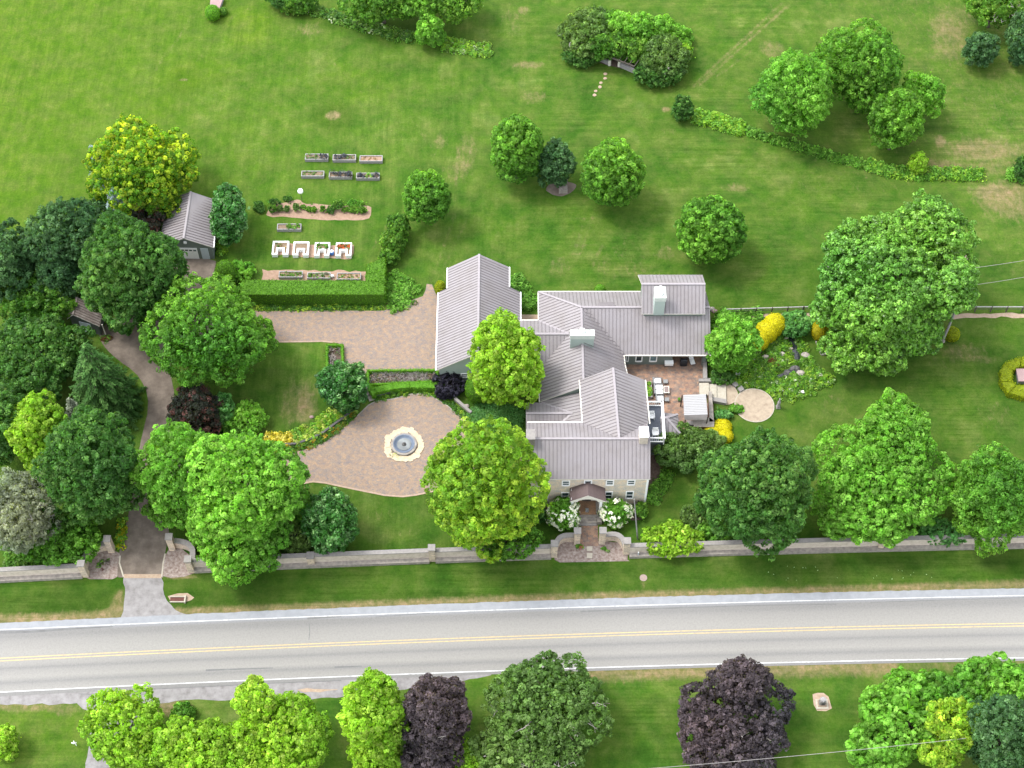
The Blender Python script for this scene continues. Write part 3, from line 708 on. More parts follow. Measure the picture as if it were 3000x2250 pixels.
ground()
# ------------------------------------------------------------------ road
def curve_fn(pts):
    W = [S(a, b) for a, b in pts]; x = np.array([p.x for p in W]); y = np.array([p.y for p in W]); c = np.polyfit(x, y, 2)
    def f(q):
        qc = np.clip(q, -62, 62); return np.polyval(c, qc) + (2 * c[0] * qc + c[1]) * (q - qc)
    return f
NW = curve_fn([(0, 1845), (800, 1813), (1500, 1784), (2200, 1765), (3000, 1745)])
SW = curve_fn([(0, 2028), (800, 1991), (1400, 1966), (2200, 1945), (2858, 1929)])
YC = curve_fn([(0, 1933), (800, 1895), (1500, 1868), (2200, 1848), (3000, 1830)])
NE_ = curve_fn([(0, 1825), (800, 1790), (1500, 1762), (2200, 1740), (3000, 1724)])
SE_ = curve_fn([(0, 2040), (800, 2003), (1700, 1966), (2200, 1952), (2815, 1940)])
XR = np.concatenate([[-1500, -400, -150], np.arange(-80, 80.1, 2.0), [150, 400, 1500]])
def band(name, f0, f1, z, mat, label=None, kind='structure', xr=XR, wob=0, across=False):
    v = []; f = []; R = random.Random(3); q = []
    for i, x in enumerate(xr):
        v += [(x, float(f1(x)) + R.uniform(-wob, wob), z), (x, float(f0(x)) + R.uniform(-wob, wob), z)]
        for yy in (v[-2][1], v[-1][1]): q.append((float(NW(x)) - yy) / (float(NW(x)) - float(SW(x))))
        if i: k = 2 * i; f.append((k - 2, k, k + 1, k - 1))
    me = bpy.data.meshes.new(name); me.from_pydata(v, [], f); me.materials.append(mat)
    if across:
        me.attributes.new('across', 'FLOAT', 'POINT').data.foreach_set('value', q)
    o = bpy.data.objects.new(name, me); col.objects.link(o); return tag(o, label, None, None, kind)
XF = np.concatenate([[-400, -150], np.arange(-80, 80.1, 0.5), [150, 400]])
band('road_shoulder', lambda x: NE_(x), lambda x: NW(x) - 0.3, 0.012, SHOULD, 'pale grey asphalt shoulder along the far side of the road', xr=XF, wob=0.05)
band('road', NW, SE_, 0.02, ASPH, 'two lane grey asphalt road', across=True)
for nm, f, wd, m, lb in [('road_edge_line', NW, 0.11, WLINE, 'white edge line on the far side of the road'), ('road_edge_line', SW, 0.13, WLINE, 'white edge line on the near side of the road')]:
    band(nm, lambda x, f=f: f(x) + wd / 2, lambda x, f=f: f(x) - wd / 2, 0.03, m, lb)
for s in (0.16, -0.16):
    band('road_centre_line', lambda x: YC(x) + s + 0.055, lambda x: YC(x) + s - 0.055, 0.03, YLINE, 'yellow centre line of the road')
for pts, wd in [([(603, 1964), (640, 1962.5), (800, 1957)], 0.16), ([(980, 1955), (1010, 1954), (1060, 1952)], 0.14), ([(1700, 1792), (1900, 1784), (2200, 1774), (2450, 1770)], 0.1), ([(0, 1852), (90, 1851), (200, 1843), (330, 1836)], 0.3), ([(900, 1812), (1000, 1806)], 0.15)]:
    W = PX(*pts); m = MB()
    for i in range(len(W) - 1):
        a, b = W[i], W[i + 1]; w0 = wd * (1 - i / len(W)) / 2 + 0.03; w1 = wd * (1 - (i + 1) / len(W)) / 2 + 0.03
        m.poly([(a.x, a.y - w0, 0.026), (b.x, b.y - w1, 0.026), (b.x, b.y + w1, 0.026), (a.x, a.y + w0, 0.026)])
    tag(m.build('tar_streak', CRACK), 'dark tyre or tar streak on the road', None, None, 'structure')
# pull-off and drive on the near side
sheet('pull_off', PX((-60, 2030), (215, 2018), (480, 2004), (800, 1994), (1300, 1976), (1440, 1970), (1440, 1980), (1310, 2001), (1150, 2022), (1050, 2036), (900, 2051), (700, 2053), (560, 2050), (450, 2062), (420, 2110), (370, 2180), (350, 2260), (345, 2400), (240, 2400), (248, 2255), (262, 2160), (285, 2110), (262, 2085), (225, 2062), (0, 2065), (-60, 2068)), 0.008, GRAVEL, 'grey gravel pull-off and drive on the near side of the road', edge=0.12)
sheet('pull_off_verge', PX((870, 2020), (900, 2016), (990, 2018), (985, 2024), (890, 2030)), 0.016, SAND, 'thin patch of dry grass on the pull-off', edge=0.1)
# ------------------------------------------------------------------ drives, courts and paths
sheet('driveway_apron', PX((362, 1688), (475, 1688), (478, 1745), (500, 1775), (545, 1803), (600, 1806), (500, 1822), (350, 1826), (360, 1790), (366, 1740)), 0.007, GRAVEL, 'grey gravel apron where the driveway meets the road', edge=0.15)
sheet('driveway', smooth_poly(PX((363, 1692), (340, 1692), (345, 1640), (362, 1570), (372, 1520), (385, 1470), (398, 1370), (412, 1290), (437, 1190), (425, 1130), (395, 1090), (325, 1040), (290, 995), (300, 955), (345, 925), (400, 900), (480, 830), (515, 775), (520, 756), (632, 757), (630, 790), (612, 830), (640, 870), (700, 905), (770, 912), (800, 1003), (660, 1015), (560, 1010), (500, 1060), (500, 1100), (512, 1160), (505, 1250), (640, 1320), (660, 1450), (600, 1470), (480, 1400), (468, 1450), (478, 1520), (500, 1560), (485, 1600), (480, 1692), (470, 1692)), 1), 0.016, DRIVE, 'brown gravel driveway winding up from the road under the trees', edge=0.05)
sheet('paved_court', PX((700, 913), (754, 912), (975, 910), (1100, 911), (1119, 910), (1165, 902), (1190, 885), (1239, 868), (1247, 850), (1250, 832), (1266, 834), (1272, 850), (1290, 862), (1300, 1000), (1300, 1120), (1284, 1086), (1078, 1086), (1068, 1098), (1072, 1140), (1056, 1142), (1040, 1100), (1010, 1080), (1008, 1010), (975, 1003), (902, 1001), (805, 1002), (700, 1002)), 0.03, PAVER, 'pinkish clay paved court beside the garage wing')
CIRC = PX((600, 1335), (700, 1340), (830, 1331), (895, 1317), (953, 1295), (1000, 1259), (1047, 1219), (1080, 1187), (1101, 1176), (1152, 1169), (1206, 1155), (1240, 1154), (1264, 1161), (1308, 1187), (1351, 1223), (1387, 1252), (1430, 1285), (1500, 1310), (1545, 1330), (1545, 1360), (1450, 1370), (1380, 1400), (1279, 1437), (1220, 1450), (1181, 1455), (1127, 1451), (1018, 1429), (953, 1415), (917, 1411), (874, 1419), (800, 1440), (700, 1450), (600, 1450))
sheet('fountain_court', CIRC, 0.034, PAVER, 'clay paved turning circle around the fountain')
sheet('front_walk', PX((1703, 1530), (1751, 1530), (1753, 1600), (1697, 1600)), 0.03, PATIO, 'brick walk from the porch to the front gate')
sheet('garden_path', PX((1522, 922), (1582, 922), (1582, 945), (1522, 945)), 0.03, SAND, 'tan paved strip between garage and house')
sheet('patio', PX((1800, 1040), (2062, 1040), (2066, 1120), (2072, 1128), (2072, 1180), (2090, 1185), (2092, 1262), (1990, 1262), (1880, 1262), (1860, 1150)), 0.03, PATIO, 'clay paver patio in the corner of the house')
def disc(name, px, py, rx, z, mat, label, thick=0.0):
    c = S(px, py); r = rx / scale_at(c); m = MB(); pts = [(c.x + r * math.cos(t), c.y + r * math.sin(t)) for t in np.linspace(0, 2 * math.pi, 49)[:-1]]
    m.prism(pts, z - 0.03 - thick, z); return tag(m.build(name, mat), label, None, None, 'structure'), c, r
disc('round_patio', 2210, 1188, 58.5, 0.07, CREAM, 'pale stone rim of the round patio'); disc('round_patio_paving', 2210, 1188, 56, 0.085, PEB, 'round patio of pale tan pavers')
disc('landing', 2125, 1155, 37, 0.05, PEB, 'small round landing below the stone steps')
sheet('driveway_strip', PX((2170, 925), (2300, 919), (2500, 917), (2750, 920), (3000, 917), (3100, 916), (3100, 927), (3000, 930), (2850, 929), (2790, 934), (2500, 928), (2300, 925), (2180, 936)), 0.012, SAND, 'sandy strip along the foot of the rail fence', edge=0.15)
sheet('front_bed', PX((1625, 1640), (1618, 1605), (1645, 1590), (1700, 1585), (1760, 1585), (1815, 1590), (1842, 1606), (1838, 1640), (1845, 1644), (1640, 1648)), 0.02, PEBBED, 'pebble bed inside the curved front walls')
sheet('entrance_bed', PX((246, 1690), (250, 1650), (275, 1622), (325, 1608), (352, 1622), (345, 1655), (344, 1690), (330, 1697), (262, 1697)), 0.02, PEBBED, 'gravelly bed inside the left curved entrance wall')
sheet('entrance_bed', PX((478, 1688), (478, 1640), (496, 1606), (530, 1606), (560, 1630), (568, 1680), (540, 1690), (500, 1693)), 0.02, PEBBED, 'gravelly bed inside the right curved entrance wall')
sheet('mulch_bed', PX((1585, 1482), (1700, 1484), (1700, 1535), (1600, 1530), (1580, 1505)), 0.012, MULCH, 'mulch bed under the front windows left of the porch', edge=0.1)
sheet('mulch_bed', PX((1750, 1482), (1893, 1480), (1898, 1505), (1880, 1520), (1790, 1535), (1750, 1535)), 0.012, MULCH, 'mulch bed under the front windows right of the porch', edge=0.1)
sheet('mulch_bed', PX((1880, 1320), (1925, 1330), (1937, 1380), (1925, 1430), (1900, 1470), (1880, 1470)), 0.012, MULCH, 'mulch bed along the right end of the stone house', edge=0.1)
sheet('vegetable_bed', smooth_poly(PX((778, 628), (790, 606), (800, 590), (835, 594), (865, 585), (883, 586), (886, 597), (930, 598), (975, 601), (1010, 603), (1060, 604), (1087, 602), (1088, 625), (1078, 643), (1055, 645), (980, 647), (900, 641), (840, 635), (785, 635)), 1), 0.014, SOIL, 'long bare earth vegetable bed', edge=0.1)
sheet('garden_soil', PX((768, 790), (1075, 795), (1073, 830), (765, 830)), 0.01, SOIL, 'bare earth between the lowest planters', edge=0.2)
sheet('garden_soil', PX((795, 745), (800, 715), (1035, 718), (1040, 725), (1028, 757), (900, 755)), 0.01, SOIL, 'bare earth around the white planters', edge=0.2)
sheet('gravel_patch', smooth_poly(PX((1597, 556), (1610, 537), (1650, 530), (1688, 538), (1686, 552), (1665, 570), (1640, 577), (1612, 568)), 1), 0.012, DRIVE, 'oval gravel patch around the stone barbecue', edge=0.05)
sheet('bare_patch', PX((2381, 2035), (2395, 2030), (2412, 2031), (2428, 2042), (2434, 2060), (2437, 2075), (2420, 2084), (2395, 2082), (2384, 2065)), 0.012, SAND, 'sandy patch around the stone lantern', edge=0.05)
sheet('arbour_floor', PX((1720, 155), (1785, 150), (1880, 175), (1880, 222), (1800, 195), (1735, 180)), 0.012, MULCH, 'dark earth under the vine covered arbour', edge=0.1)
sheet('bare_patch', PX((1820, 1560), (1905, 1545), (1910, 1560), (1830, 1580)), 0.005, GRASS, None)
def ribbon_sheet(name, pts, wd, z, mat, label):
    W = PX(*pts); m = MB(); L = []
    for i, p in enumerate(W):
        d = (W[min(i + 1, len(W) - 1)] - W[max(i - 1, 0)]).normalized(); nn = Vector((-d.y, d.x, 0)) * wd / 2; L.append((p + nn, p - nn))
    for i in range(len(L) - 1): m.poly([(L[i][1].x, L[i][1].y, z), (L[i + 1][1].x, L[i + 1][1].y, z), (L[i + 1][0].x, L[i + 1][0].y, z), (L[i][0].x, L[i][0].y, z)])
    return tag(m.build(name, mat), label, None, None, 'structure')
ribbon_sheet('court_edging', ((800, 1440), (874, 1419), (917, 1411), (953, 1415), (1018, 1429), (1127, 1451), (1181, 1455), (1220, 1450), (1279, 1437), (1330, 1420)), .22, .042, SAND, 'pale edging along the near side of the fountain court')
ribbon_sheet('court_edging', ((740, 1003), (805, 1002), (902, 1001), (940, 1000), (975, 1003)), .2, .038, SAND, 'pale edging along the lawn side of the paved court')
ribbon_sheet('court_edging', ((1047, 1219), (1080, 1187), (1101, 1176), (1152, 1169), (1206, 1155), (1240, 1154), (1264, 1161), (1308, 1187), (1351, 1223), (1387, 1252)), .14, .042, LEDGE, 'stone edging along the far side of the fountain court')
ribbon_sheet('drive_edging', ((362, 1690), (350, 1650), (352, 1628)), .16, .03, CREAM, 'pale edging strip on the left of the driveway mouth')
ribbon_sheet('drive_edging', ((474, 1690), (478, 1650), (484, 1622)), .16, .03, CREAM, 'pale edging strip on the right of the driveway mouth')
ribbon_sheet('drive_joint', ((363, 1688), (474, 1688)), .5, .022, SAND, 'sandy joint across the driveway mouth')
for pts in (((230, 2033), (260, 2034), (300, 2032), (380, 2031), (420, 2034), (435, 2028), (448, 2019), (600, 2012), (800, 2002), (1000, 1994)), ((905, 1824), (908, 1850), (905, 1875)), ((1100, 1808), (1190, 1801), (1260, 1797)), ((2550, 1765), (2800, 1757), (3000, 1751))):
    ribbon_sheet('road_crack', pts, .07, .0255, CRACK, 'thin dark crack in the asphalt')
# ------------------------------------------------------------------ house
HOUSE = empty('house', (8.4, -12.8, 0), 'large L-shaped stone and siding house with standing-seam metal roofs', 'house')
def roof_face(mb, ribs, pts, seam, thick=0.14, space=0.44, rh=0.05, rw=0.05):
    pts = [Vector(p) for p in pts]
    nrm = (pts[1] - pts[0]).cross(pts[2] - pts[0]).normalized()
    if nrm.z < 0: pts = pts[::-1]; nrm = -nrm
    k = len(mb.v); n = len(pts); mb.v += [tuple(p) for p in pts] + [tuple(p - Vector((0, 0, thick))) for p in pts]
    mb.f.append(tuple(range(k, k + n))); mb.mi.append(0); mb.f.append(tuple(range(k + 2 * n - 1, k + n - 1, -1))); mb.mi.append(1)
    for i in range(n): j = (i + 1) % n; mb.f.append((k + i, k + n + i, k + n + j, k + j)); mb.mi.append(1)
    d = Vector(seam); d = (d - nrm * d.dot(nrm)).normalized(); a = nrm.cross(d).normalized(); o = pts[0]
    q = [((p - o).dot(a), (p - o).dot(d)) for p in pts]; t = math.floor(min(x for x, _ in q) / space) * space + space * 0.5
    while t < max(x for x, _ in q):
        hits = []
        for i in range(n):
            (x0, y0), (x1, y1) = q[i], q[(i + 1) % n]
            if (x0 - t) * (x1 - t) < 0: hits.append(y0 + (y1 - y0) * (t - x0) / (x1 - x0))
        hits.sort()
        for h0, h1 in zip(hits[::2], hits[1::2]):
            if h1 - h0 > 0.15: ribs.bar(o + a * t + d * (h0 + 0.01) + nrm * rh / 2, o + a * t + d * (h1 - 0.01) + nrm * rh / 2, rw, rh, nrm)
        t += space
def finish_roof(mb, ribs, caps, name, parent, label=None, mats=None):
    o = mb.build(name, mats or [ROOF, TRIM], parent)
    if label: o['label'] = label
    if ribs.v: ribs.build('seam', RIB, o)['kind'] = 'stuff'
    if caps: 
        m = MB()
        for a, b in caps: m.bar(Vector(a) + Vector((0, 0, 0.03)), Vector(b) + Vector((0, 0, 0.03)), 0.26, 0.07)
        m.build('ridge_cap', RIDGE, o)
    return o
def gable_walls(m, x0, x1, y0, y1, ze, zr, axis, z0=0, inset=0.3, drop=0.16):
    """solid block with gable ends under the roof"""
    if axis == 'x':
        yc = (y0 + y1) / 2; sl = (zr - ze) / (yc - y0); a0, a1 = y0 + inset, y1 - inset; e = ze + sl * inset - drop
        prof = [(a0, z0), (a1, z0), (a1, e), (yc, zr - drop), (a0, e)]
        P = lambda t, a: (t, a[0], a[1]); lo, hi = x0 + inset, x1 - inset
    else:
        xc = (x0 + x1) / 2; sl = (zr - ze) / (xc - x0); a0, a1 = x0 + inset, x1 - inset; e = ze + sl * inset - drop
        prof = [(a0, z0), (a1, z0), (a1, e), (xc, zr - drop), (a0, e)]
        P = lambda t, a: (a[0], t, a[1]); lo, hi = y0 + inset, y1 - inset
    A = [P(lo, q) for q in prof]; B = [P(hi, q) for q in prof]; n = 5
    if axis == 'y': A, B = B, A
    k = len(m.v); m.v += A + B; m.f.append(tuple(range(k + n - 1, k - 1, -1))); m.f.append(tuple(range(k + n, k + 2 * n))); m.mi += [m.m] * 2
    for i in range(n): j = (i + 1) % n; m.f.append((k + i, k + j, k + n + j, k + n + i)); m.mi.append(m.m)
# main stone block
MX0, MX1, MY0, MY1 = 1.72, 15.42, -16.55, -9.15; MZ, MR = 6.0, 8.62; MYC = (MY0 + MY1) / 2
m = MB(); gable_walls(m, MX0, MX1, MY0, MY1, MZ, MR, 'x', inset=0.14); w = m.build('wall', STONE, HOUSE); w['label'] = 'tan coursed stone walls of the front block'
m = MB(); m.box(MX0 + 0.1, MX1 - 0.1, MY0 + 0.1, MY0 + 0.155, MZ - 0.3, MZ - 0.12); m.box(MX1 - 0.36, MX1 - 0.12, MY0 + 0.12, MY0 + 0.155, 0, MZ - 0.3); build_each(m, 'eave_trim', WHITE, HOUSE)
mb, rb = MB(), MB()
roof_face(mb, rb, [(MX0, MY0, MZ), (MX1, MY0, MZ), (MX1, MYC, MR), (MX0, MYC, MR)], (0, 1, 0.7), space=0.44)
roof_face(mb, rb, [(MX0, MYC, MR), (MX1, MYC, MR), (MX1, MY1, MZ), (MX0, MY1, MZ)], (0, -1, 0.7), space=0.44)
MAINROOF = finish_roof(mb, rb, [((MX0, MYC, MR), (MX1, MYC, MR))], 'roof', HOUSE, 'metal gable roof over the stone front block')
m = MB(); m.bar((MX0 + 0.02, MY1 + 0.06, MZ - 0.03), (8.1, MY1 + 0.06, MZ - 0.03), 0.14, 0.12); build_each(m, 'gutter', TRIM, MAINROOF)
# cross gable behind
CX0, CX1, CXC, CY0, CY1 = 7.85, 15.42, 11.58, -10.9, -3.35; CZ, CR = 6.0, 8.6
SH = -0.037                                    # the wing stands slightly out of square
sk = lambda x, y: x + (y - CY1) * SH
mb, rb = MB(), MB()
yv = MY1 - 0.02
roof_face(mb, rb, [(sk(CX0, CY1), CY1, CZ), (sk(CX0, yv), yv, CZ), (sk(CXC, MYC + .02), MYC + 0.02, CR), (sk(CXC, CY1), CY1, CR)], (1, 0, 0.7))
roof_face(mb, rb, [(sk(CXC, CY1), CY1, CR), (sk(CXC, MYC + .02), MYC + 0.02, CR), (sk(CX1, yv) - .12, yv, CZ), (sk(CX1, CY1) - .0, CY1, CZ)], (-1, 0, 0.7))
finish_roof(mb, rb, [((sk(CXC, CY1), CY1, CR), (sk(CXC, MYC), MYC + 0.1, CR))], 'roof', HOUSE, 'metal roof of the tall cross wing')
m = MB(); gable_walls(m, 7.95, 15.45, -10.0, CY1, CZ, CR, 'y', inset=0.22); build_each(m, 'wall', LSIDING, HOUSE, 'pale green siding of the cross wing')
m = MB()
m.bar((sk(CX0, CY1) - 0.05, CY1, CZ - 0.03), (sk(CX0, -9.1) - 0.05, -9.1, CZ - 0.03), 0.12, 0.14); m.bar((sk(CX1, CY1) + 0.05, CY1, CZ - 0.03), (sk(CX1, -9.3) + 0.05, -9.3, CZ - 0.03), 0.12, 0.14)
build_each(m, 'gutter', TRIM, HOUSE)
# low gable at the left rear with the sloping roof beside it
FZ, FR = 2.8, 4.35; fy1 = S(1539, 1179.6, FZ).y; fyc = S(1540, 1211, FR).y; fy0 = 2 * fyc - fy1; fx0 = 1.62
slp = (FR - FZ) / (fy1 - fyc); gx = 8.05; gs = (FR - FZ) / 3.55
GX0 = S(1586, 1178, FZ).x
mb, rb = MB(), MB()
roof_face(mb, rb, [(fx0, fyc, FR), (GX0 + 3.55, fyc, FR), (GX0, fy1, FZ), (fx0, fy1, FZ)], (0, -1, slp))
roof_face(mb, rb, [(fx0, fy0, FZ), (GX0, fy0, FZ), (GX0 + 3.55, fyc, FR), (fx0, fyc, FR)], (0, 1, slp))
finish_roof(mb, rb, [((fx0, fyc, FR), (GX0 + 3.55, fyc, FR))], 'roof', HOUSE, 'low metal gable roof behind the front block')
mb, rb = MB(), MB(); gz = FZ + gs * (gx - GX0)
roof_face(mb, rb, [(GX0, fy1, FZ), (GX0 + 3.55, fyc, FR), (GX0, fy0, FZ), (gx, fy0, gz), (gx, -4.25, gz), (GX0, -4.25, FZ)][::-1], (1, 0, gs))
finish_roof(mb, rb, [((GX0, fy1, FZ), (GX0 + 3.55, fyc, FR)), ((GX0, fy0, FZ), (GX0 + 3.55, fyc, FR))], 'roof', HOUSE, 'small sloping roof between the low gable and the cross wing')
m = MB(); m.box(fx0 + 0.25, 8.2, MY1 - 0.5, fy1 - 0.25, 0, FZ - 0.12); m.box(GX0 + 0.2, 8.0, -9, -4.2, 0, FZ - 0.1)
build_each(m, 'wall', SIDING, HOUSE, 'grey green siding of the low rear rooms')
# central block and east wing
DX0, DX1, DXC = 3.22, 13.32, 8.27; DY0, DY1 = -4.3, 11.66; DZ, DR = 2.8, 6.08
EX1, EY0, EY1, EYC = 23.75, 2.3, 11.66, 6.98
sx = (DR - DZ) / (DXC - DX0); sy = (DR - DZ) / (EY1 - EYC)
CNX0, CNY0, CNY1 = 0.7, 0.21, 7.35; CNYC = (CNY0 + CNY1) / 2; CNR = 5.1; cs = (CNR - DZ) / (CNY1 - CNYC)
cxr = DX0 + (CNR - DZ) / sx
mb, rb = MB(), MB()
roof_face(mb, rb, [(DX0, CNY0, DZ), (DX0, DY0, DZ), (DXC, DY0, DR), (DXC, EYC, DR), (DX0, EY1, DZ), (DX0, CNY1, DZ), (cxr, CNYC, CNR)], (1, 0, sx))
roof_face(mb, rb, [(DXC, DY0, DR), (DX1 - 2.0, DY0, DR - sx * (DX1 - 2.0 - DXC)), (DX1 + 0.35, -2.2, DZ - 0.1), (DX1 + 0.35, -0.6, DZ - 0.1), (DX1 + 0.1, 0.9, DZ), (DX1, EY0, DZ), (DXC, EYC, DR)], (-1, 0, sx))
finish_roof(mb, rb, [((DXC, DY0, DR), (DXC, EYC, DR)), ((DXC, EYC, DR), (DX0, EY1, DZ))], 'roof', HOUSE, 'metal hipped roof of the central block')
mb, rb = MB(), MB()
roof_face(mb, rb, [(DXC, EYC, DR), (DX1, EY0, DZ), (EX1, EY0, DZ), (EX1 - 0.15, EYC, DR)], (0, 1, sy))
roof_face(mb, rb, [(DX0, EY1, DZ), (DXC, EYC, DR), (EX1 - 0.15, EYC, DR), (EX1, EY1, DZ)], (0, -1, sy))
finish_roof(mb, rb, [((DXC, EYC, DR), (EX1 - 0.15, EYC, DR))], 'roof', HOUSE, 'broad metal roof of the east wing')
mb, rb = MB(), MB()
roof_face(mb, rb, [(CNX0, CNYC, CNR), (cxr, CNYC, CNR), (DX0, CNY1, DZ), (CNX0, CNY1, DZ)], (0, -1, cs))
roof_face(mb, rb, [(CNX0, CNY0, DZ), (DX0, CNY0, DZ), (cxr, CNYC, CNR), (CNX0, CNYC, CNR)], (0, 1, cs))
finish_roof(mb, rb, [((CNX0, CNYC, CNR), (cxr, CNYC, CNR)), ((cxr, CNYC, CNR), (DX0, CNY1, DZ))], 'roof', HOUSE, 'metal gable roof linking garage wing and central block')
m = MB(); gable_walls(m, DX0, DX1, DY0, EYC, DZ, DR, 'y', inset=0.35); m.box(DX0 + .35, DX1 - 1, EYC - 1, EY1 - .35, 0, DZ - .05); build_each(m, 'wall', LSIDING, HOUSE, 'pale siding of the central block')
m = MB(); m.box(DX1 - 1.5, 19.3, EY0 + 0.5, EY1 - 0.4, 0, DZ); m.box(19.3, EX1 - 0.4, EY0 + 2.2, EY1 - 0.4, 0, DZ); m.box(CNX0, DX0 + 1, CNY0 + 0.4, CNY1 - 0.4, 0, DZ)
m.box(EX1 - 0.85, EX1 - 0.4, EY0 + 0.35, EY0 + 0.8, 0, DZ)
build_each(m, 'wall', SIDING, HOUSE, 'grey green siding of the east wing and its covered porch')
m = MB(); m.bar((DX1 + 0.1, EY0 - 0.05, DZ - 0.04), (EX1, EY0 - 0.05, DZ - 0.04), 0.12, 0.14); m.bar((DX0, EY1 + 0.03, DZ - 0.02), (EX1 - 8, EY1 + 0.03, DZ - 0.02), 0.1, 0.12); m.bar((DX0 - 0.03, EY1, DZ - 0.02), (DX0 - 0.03, CNY1, DZ - 0.02), 0.1, 0.12); m.bar((DX0 - 0.03, CNY0 - 3, DZ - 0.02), (DX0 - 0.03, DY0, DZ - 0.02), 0.08, 0.12)
m.bar((CNX0, CNY1 + 0.05, DZ - 0.02), (DX0, CNY1 + 0.05, DZ - 0.02), 0.12, 0.12)
m.bar((DX1 + 0.05, EY0, DZ - 0.02), (DX1 + 0.14, 0.9, DZ - 0.02), 0.1, 0.12); m.bar((DX1 + 0.14, 0.9, DZ - 0.02), (DX1 + 0.4, -0.6, DZ - 0.1), 0.1, 0.12); m.bar((DX1 + 0.4, -0.6, DZ - 0.1), (DX1 + 0.4, -2.2, DZ - 0.1), 0.1, 0.12)
build_each(m, 'gutter', TRIM, HOUSE)
# raised studio roof
TZ = 6.35; TX0 = S(1880, 921, TZ).x; TX1 = S(2066, 918, TZ).x; TY0 = S(1975, 919.5, TZ).y; TY1 = S(1965, 805, TZ).y; TYC = (TY0 + TY1) / 2; TR = SY(1970, 832, TYC).z; ts = (TR - TZ) / (TY1 - TYC)
mb, rb = MB(), MB()
roof_face(mb, rb, [(TX0, TY0, TZ), (TX1, TY0, TZ), (TX1, TYC, TR), (TX0, TYC, TR)], (0, 1, ts))
roof_face(mb, rb, [(TX0, TYC, TR), (TX1, TYC, TR), (TX1 + 0.05, TY1, TZ), (TX0 - 0.2, TY1, TZ)], (0, -1, ts))
finish_roof(mb, rb, [((TX0, TYC, TR), (TX1, TYC, TR))], 'roof', HOUSE, 'raised metal gable roof at the back of the east wing')
m = MB(); gable_walls(m, TX0, TX1, TY0, TY1, TZ, TR, 'x', inset=0.3); build_each(m, 'wall', SIDING, HOUSE, 'siding of the raised studio')
# garage wing
GX, GXa, GXb = (-9.0, 1.0), (-7.9, -0.36), -4.0; GY0, GYm, GY1 = 0.12, 11.6, 14.7; GZ, GR = 2.8, 6.38; gsl = (GR - GZ) / 5.0
z1 = GR - gsl * (GXb - GXa[0]); z2 = GR - gsl * (GXa[1] - GXb)
mb, rb = MB(), MB()
roof_face(mb, rb, [(GX[0], GY0, GZ), (GXb, GY0, GR), (GXb, GY1, GR), (GXa[0], GY1, z1), (GXa[0], GYm, z1), (GX[0], GYm - 0.1, GZ)], (1, 0, gsl), space=0.40)
roof_face(mb, rb, [(GXb, GY0, GR), (GX[1], GY0 + 0.1, GZ), (GX[1], GYm, GZ), (GXa[1], GYm + 0.1, z2), (GXa[1], GY1, z2), (GXb, GY1, GR)], (-1, 0, gsl), space=0.40)
finish_roof(mb, rb, [((GXb, GY0, GR), (GXb, GY1, GR))], 'roof', HOUSE, 'stepped metal gable roof of the garage wing')
m = MB(); gable_walls(m, GX[0], GX[1], GY0, GYm, GZ, GR, 'y', inset=0.35); m.box(GXa[0] + 0.3, GXa[1] - 0.3, GYm - 1, GY1 - 0.3, 0, z1 - 0.1)
build_each(m, 'wall', LSIDING, HOUSE, 'pale green siding of the garage wing')
m = MB(); m.bar((GX[0] - 0.06, GY0, GZ - 0.02), (GX[0] - 0.06, GYm - 0.1, GZ - 0.02), 0.13, 0.14); m.bar((GX[1] + 0.06, GY0, GZ - 0.02), (GX[1] + 0.06, GYm, GZ - 0.02), 0.13, 0.14)
m.bar((GXa[0] - 0.06, GYm, z1 - 0.02), (GXa[0] - 0.06, GY1, z1 - 0.02), 0.13, 0.14); m.bar((GXa[1] + 0.06, GYm + 0.1, z2 - 0.02), (GXa[1] + 0.06, GY1, z2 - 0.02), 0.13, 0.14)
build_each(m, 'gutter', WHITE, HOUSE)
# hipped porch roof beside the deck
jz = 2.8; a = S(1938, 1208, jz); b = S(1986, 1213.5, jz); c_ = S(1994, 1272, jz); d_ = S(1938, 1276, jz); jy = (a.y + c_.y) / 2; e_ = Vector((S(1953.5, 1237, 3.9).x, jy, 4.0)); f_ = Vector((a.x - 0.3, jy, 4.0))
mb, rb = MB(), MB(); roof_face(mb, rb, [a, b, e_, f_], (0, -1, 0.5)); roof_face(mb, rb, [b, c_, e_], (-1, 0, 0.7)); roof_face(mb, rb, [c_, d_, f_, e_], (0, 1, 0.5))
finish_roof(mb, rb, [(f_, e_), (e_, b), (e_, c_)], 'roof', HOUSE, 'small hipped metal roof beside the roof deck')
m = MB(); m.prism([(a.x - .5, c_.y + .3), (c_.x - .35, c_.y + .3), (b.x - .3, b.y - .3), (a.x - .5, a.y - .3)], 0, 2.65); build_each(m, 'wall', SIDING, HOUSE, 'siding under the small hipped roof')
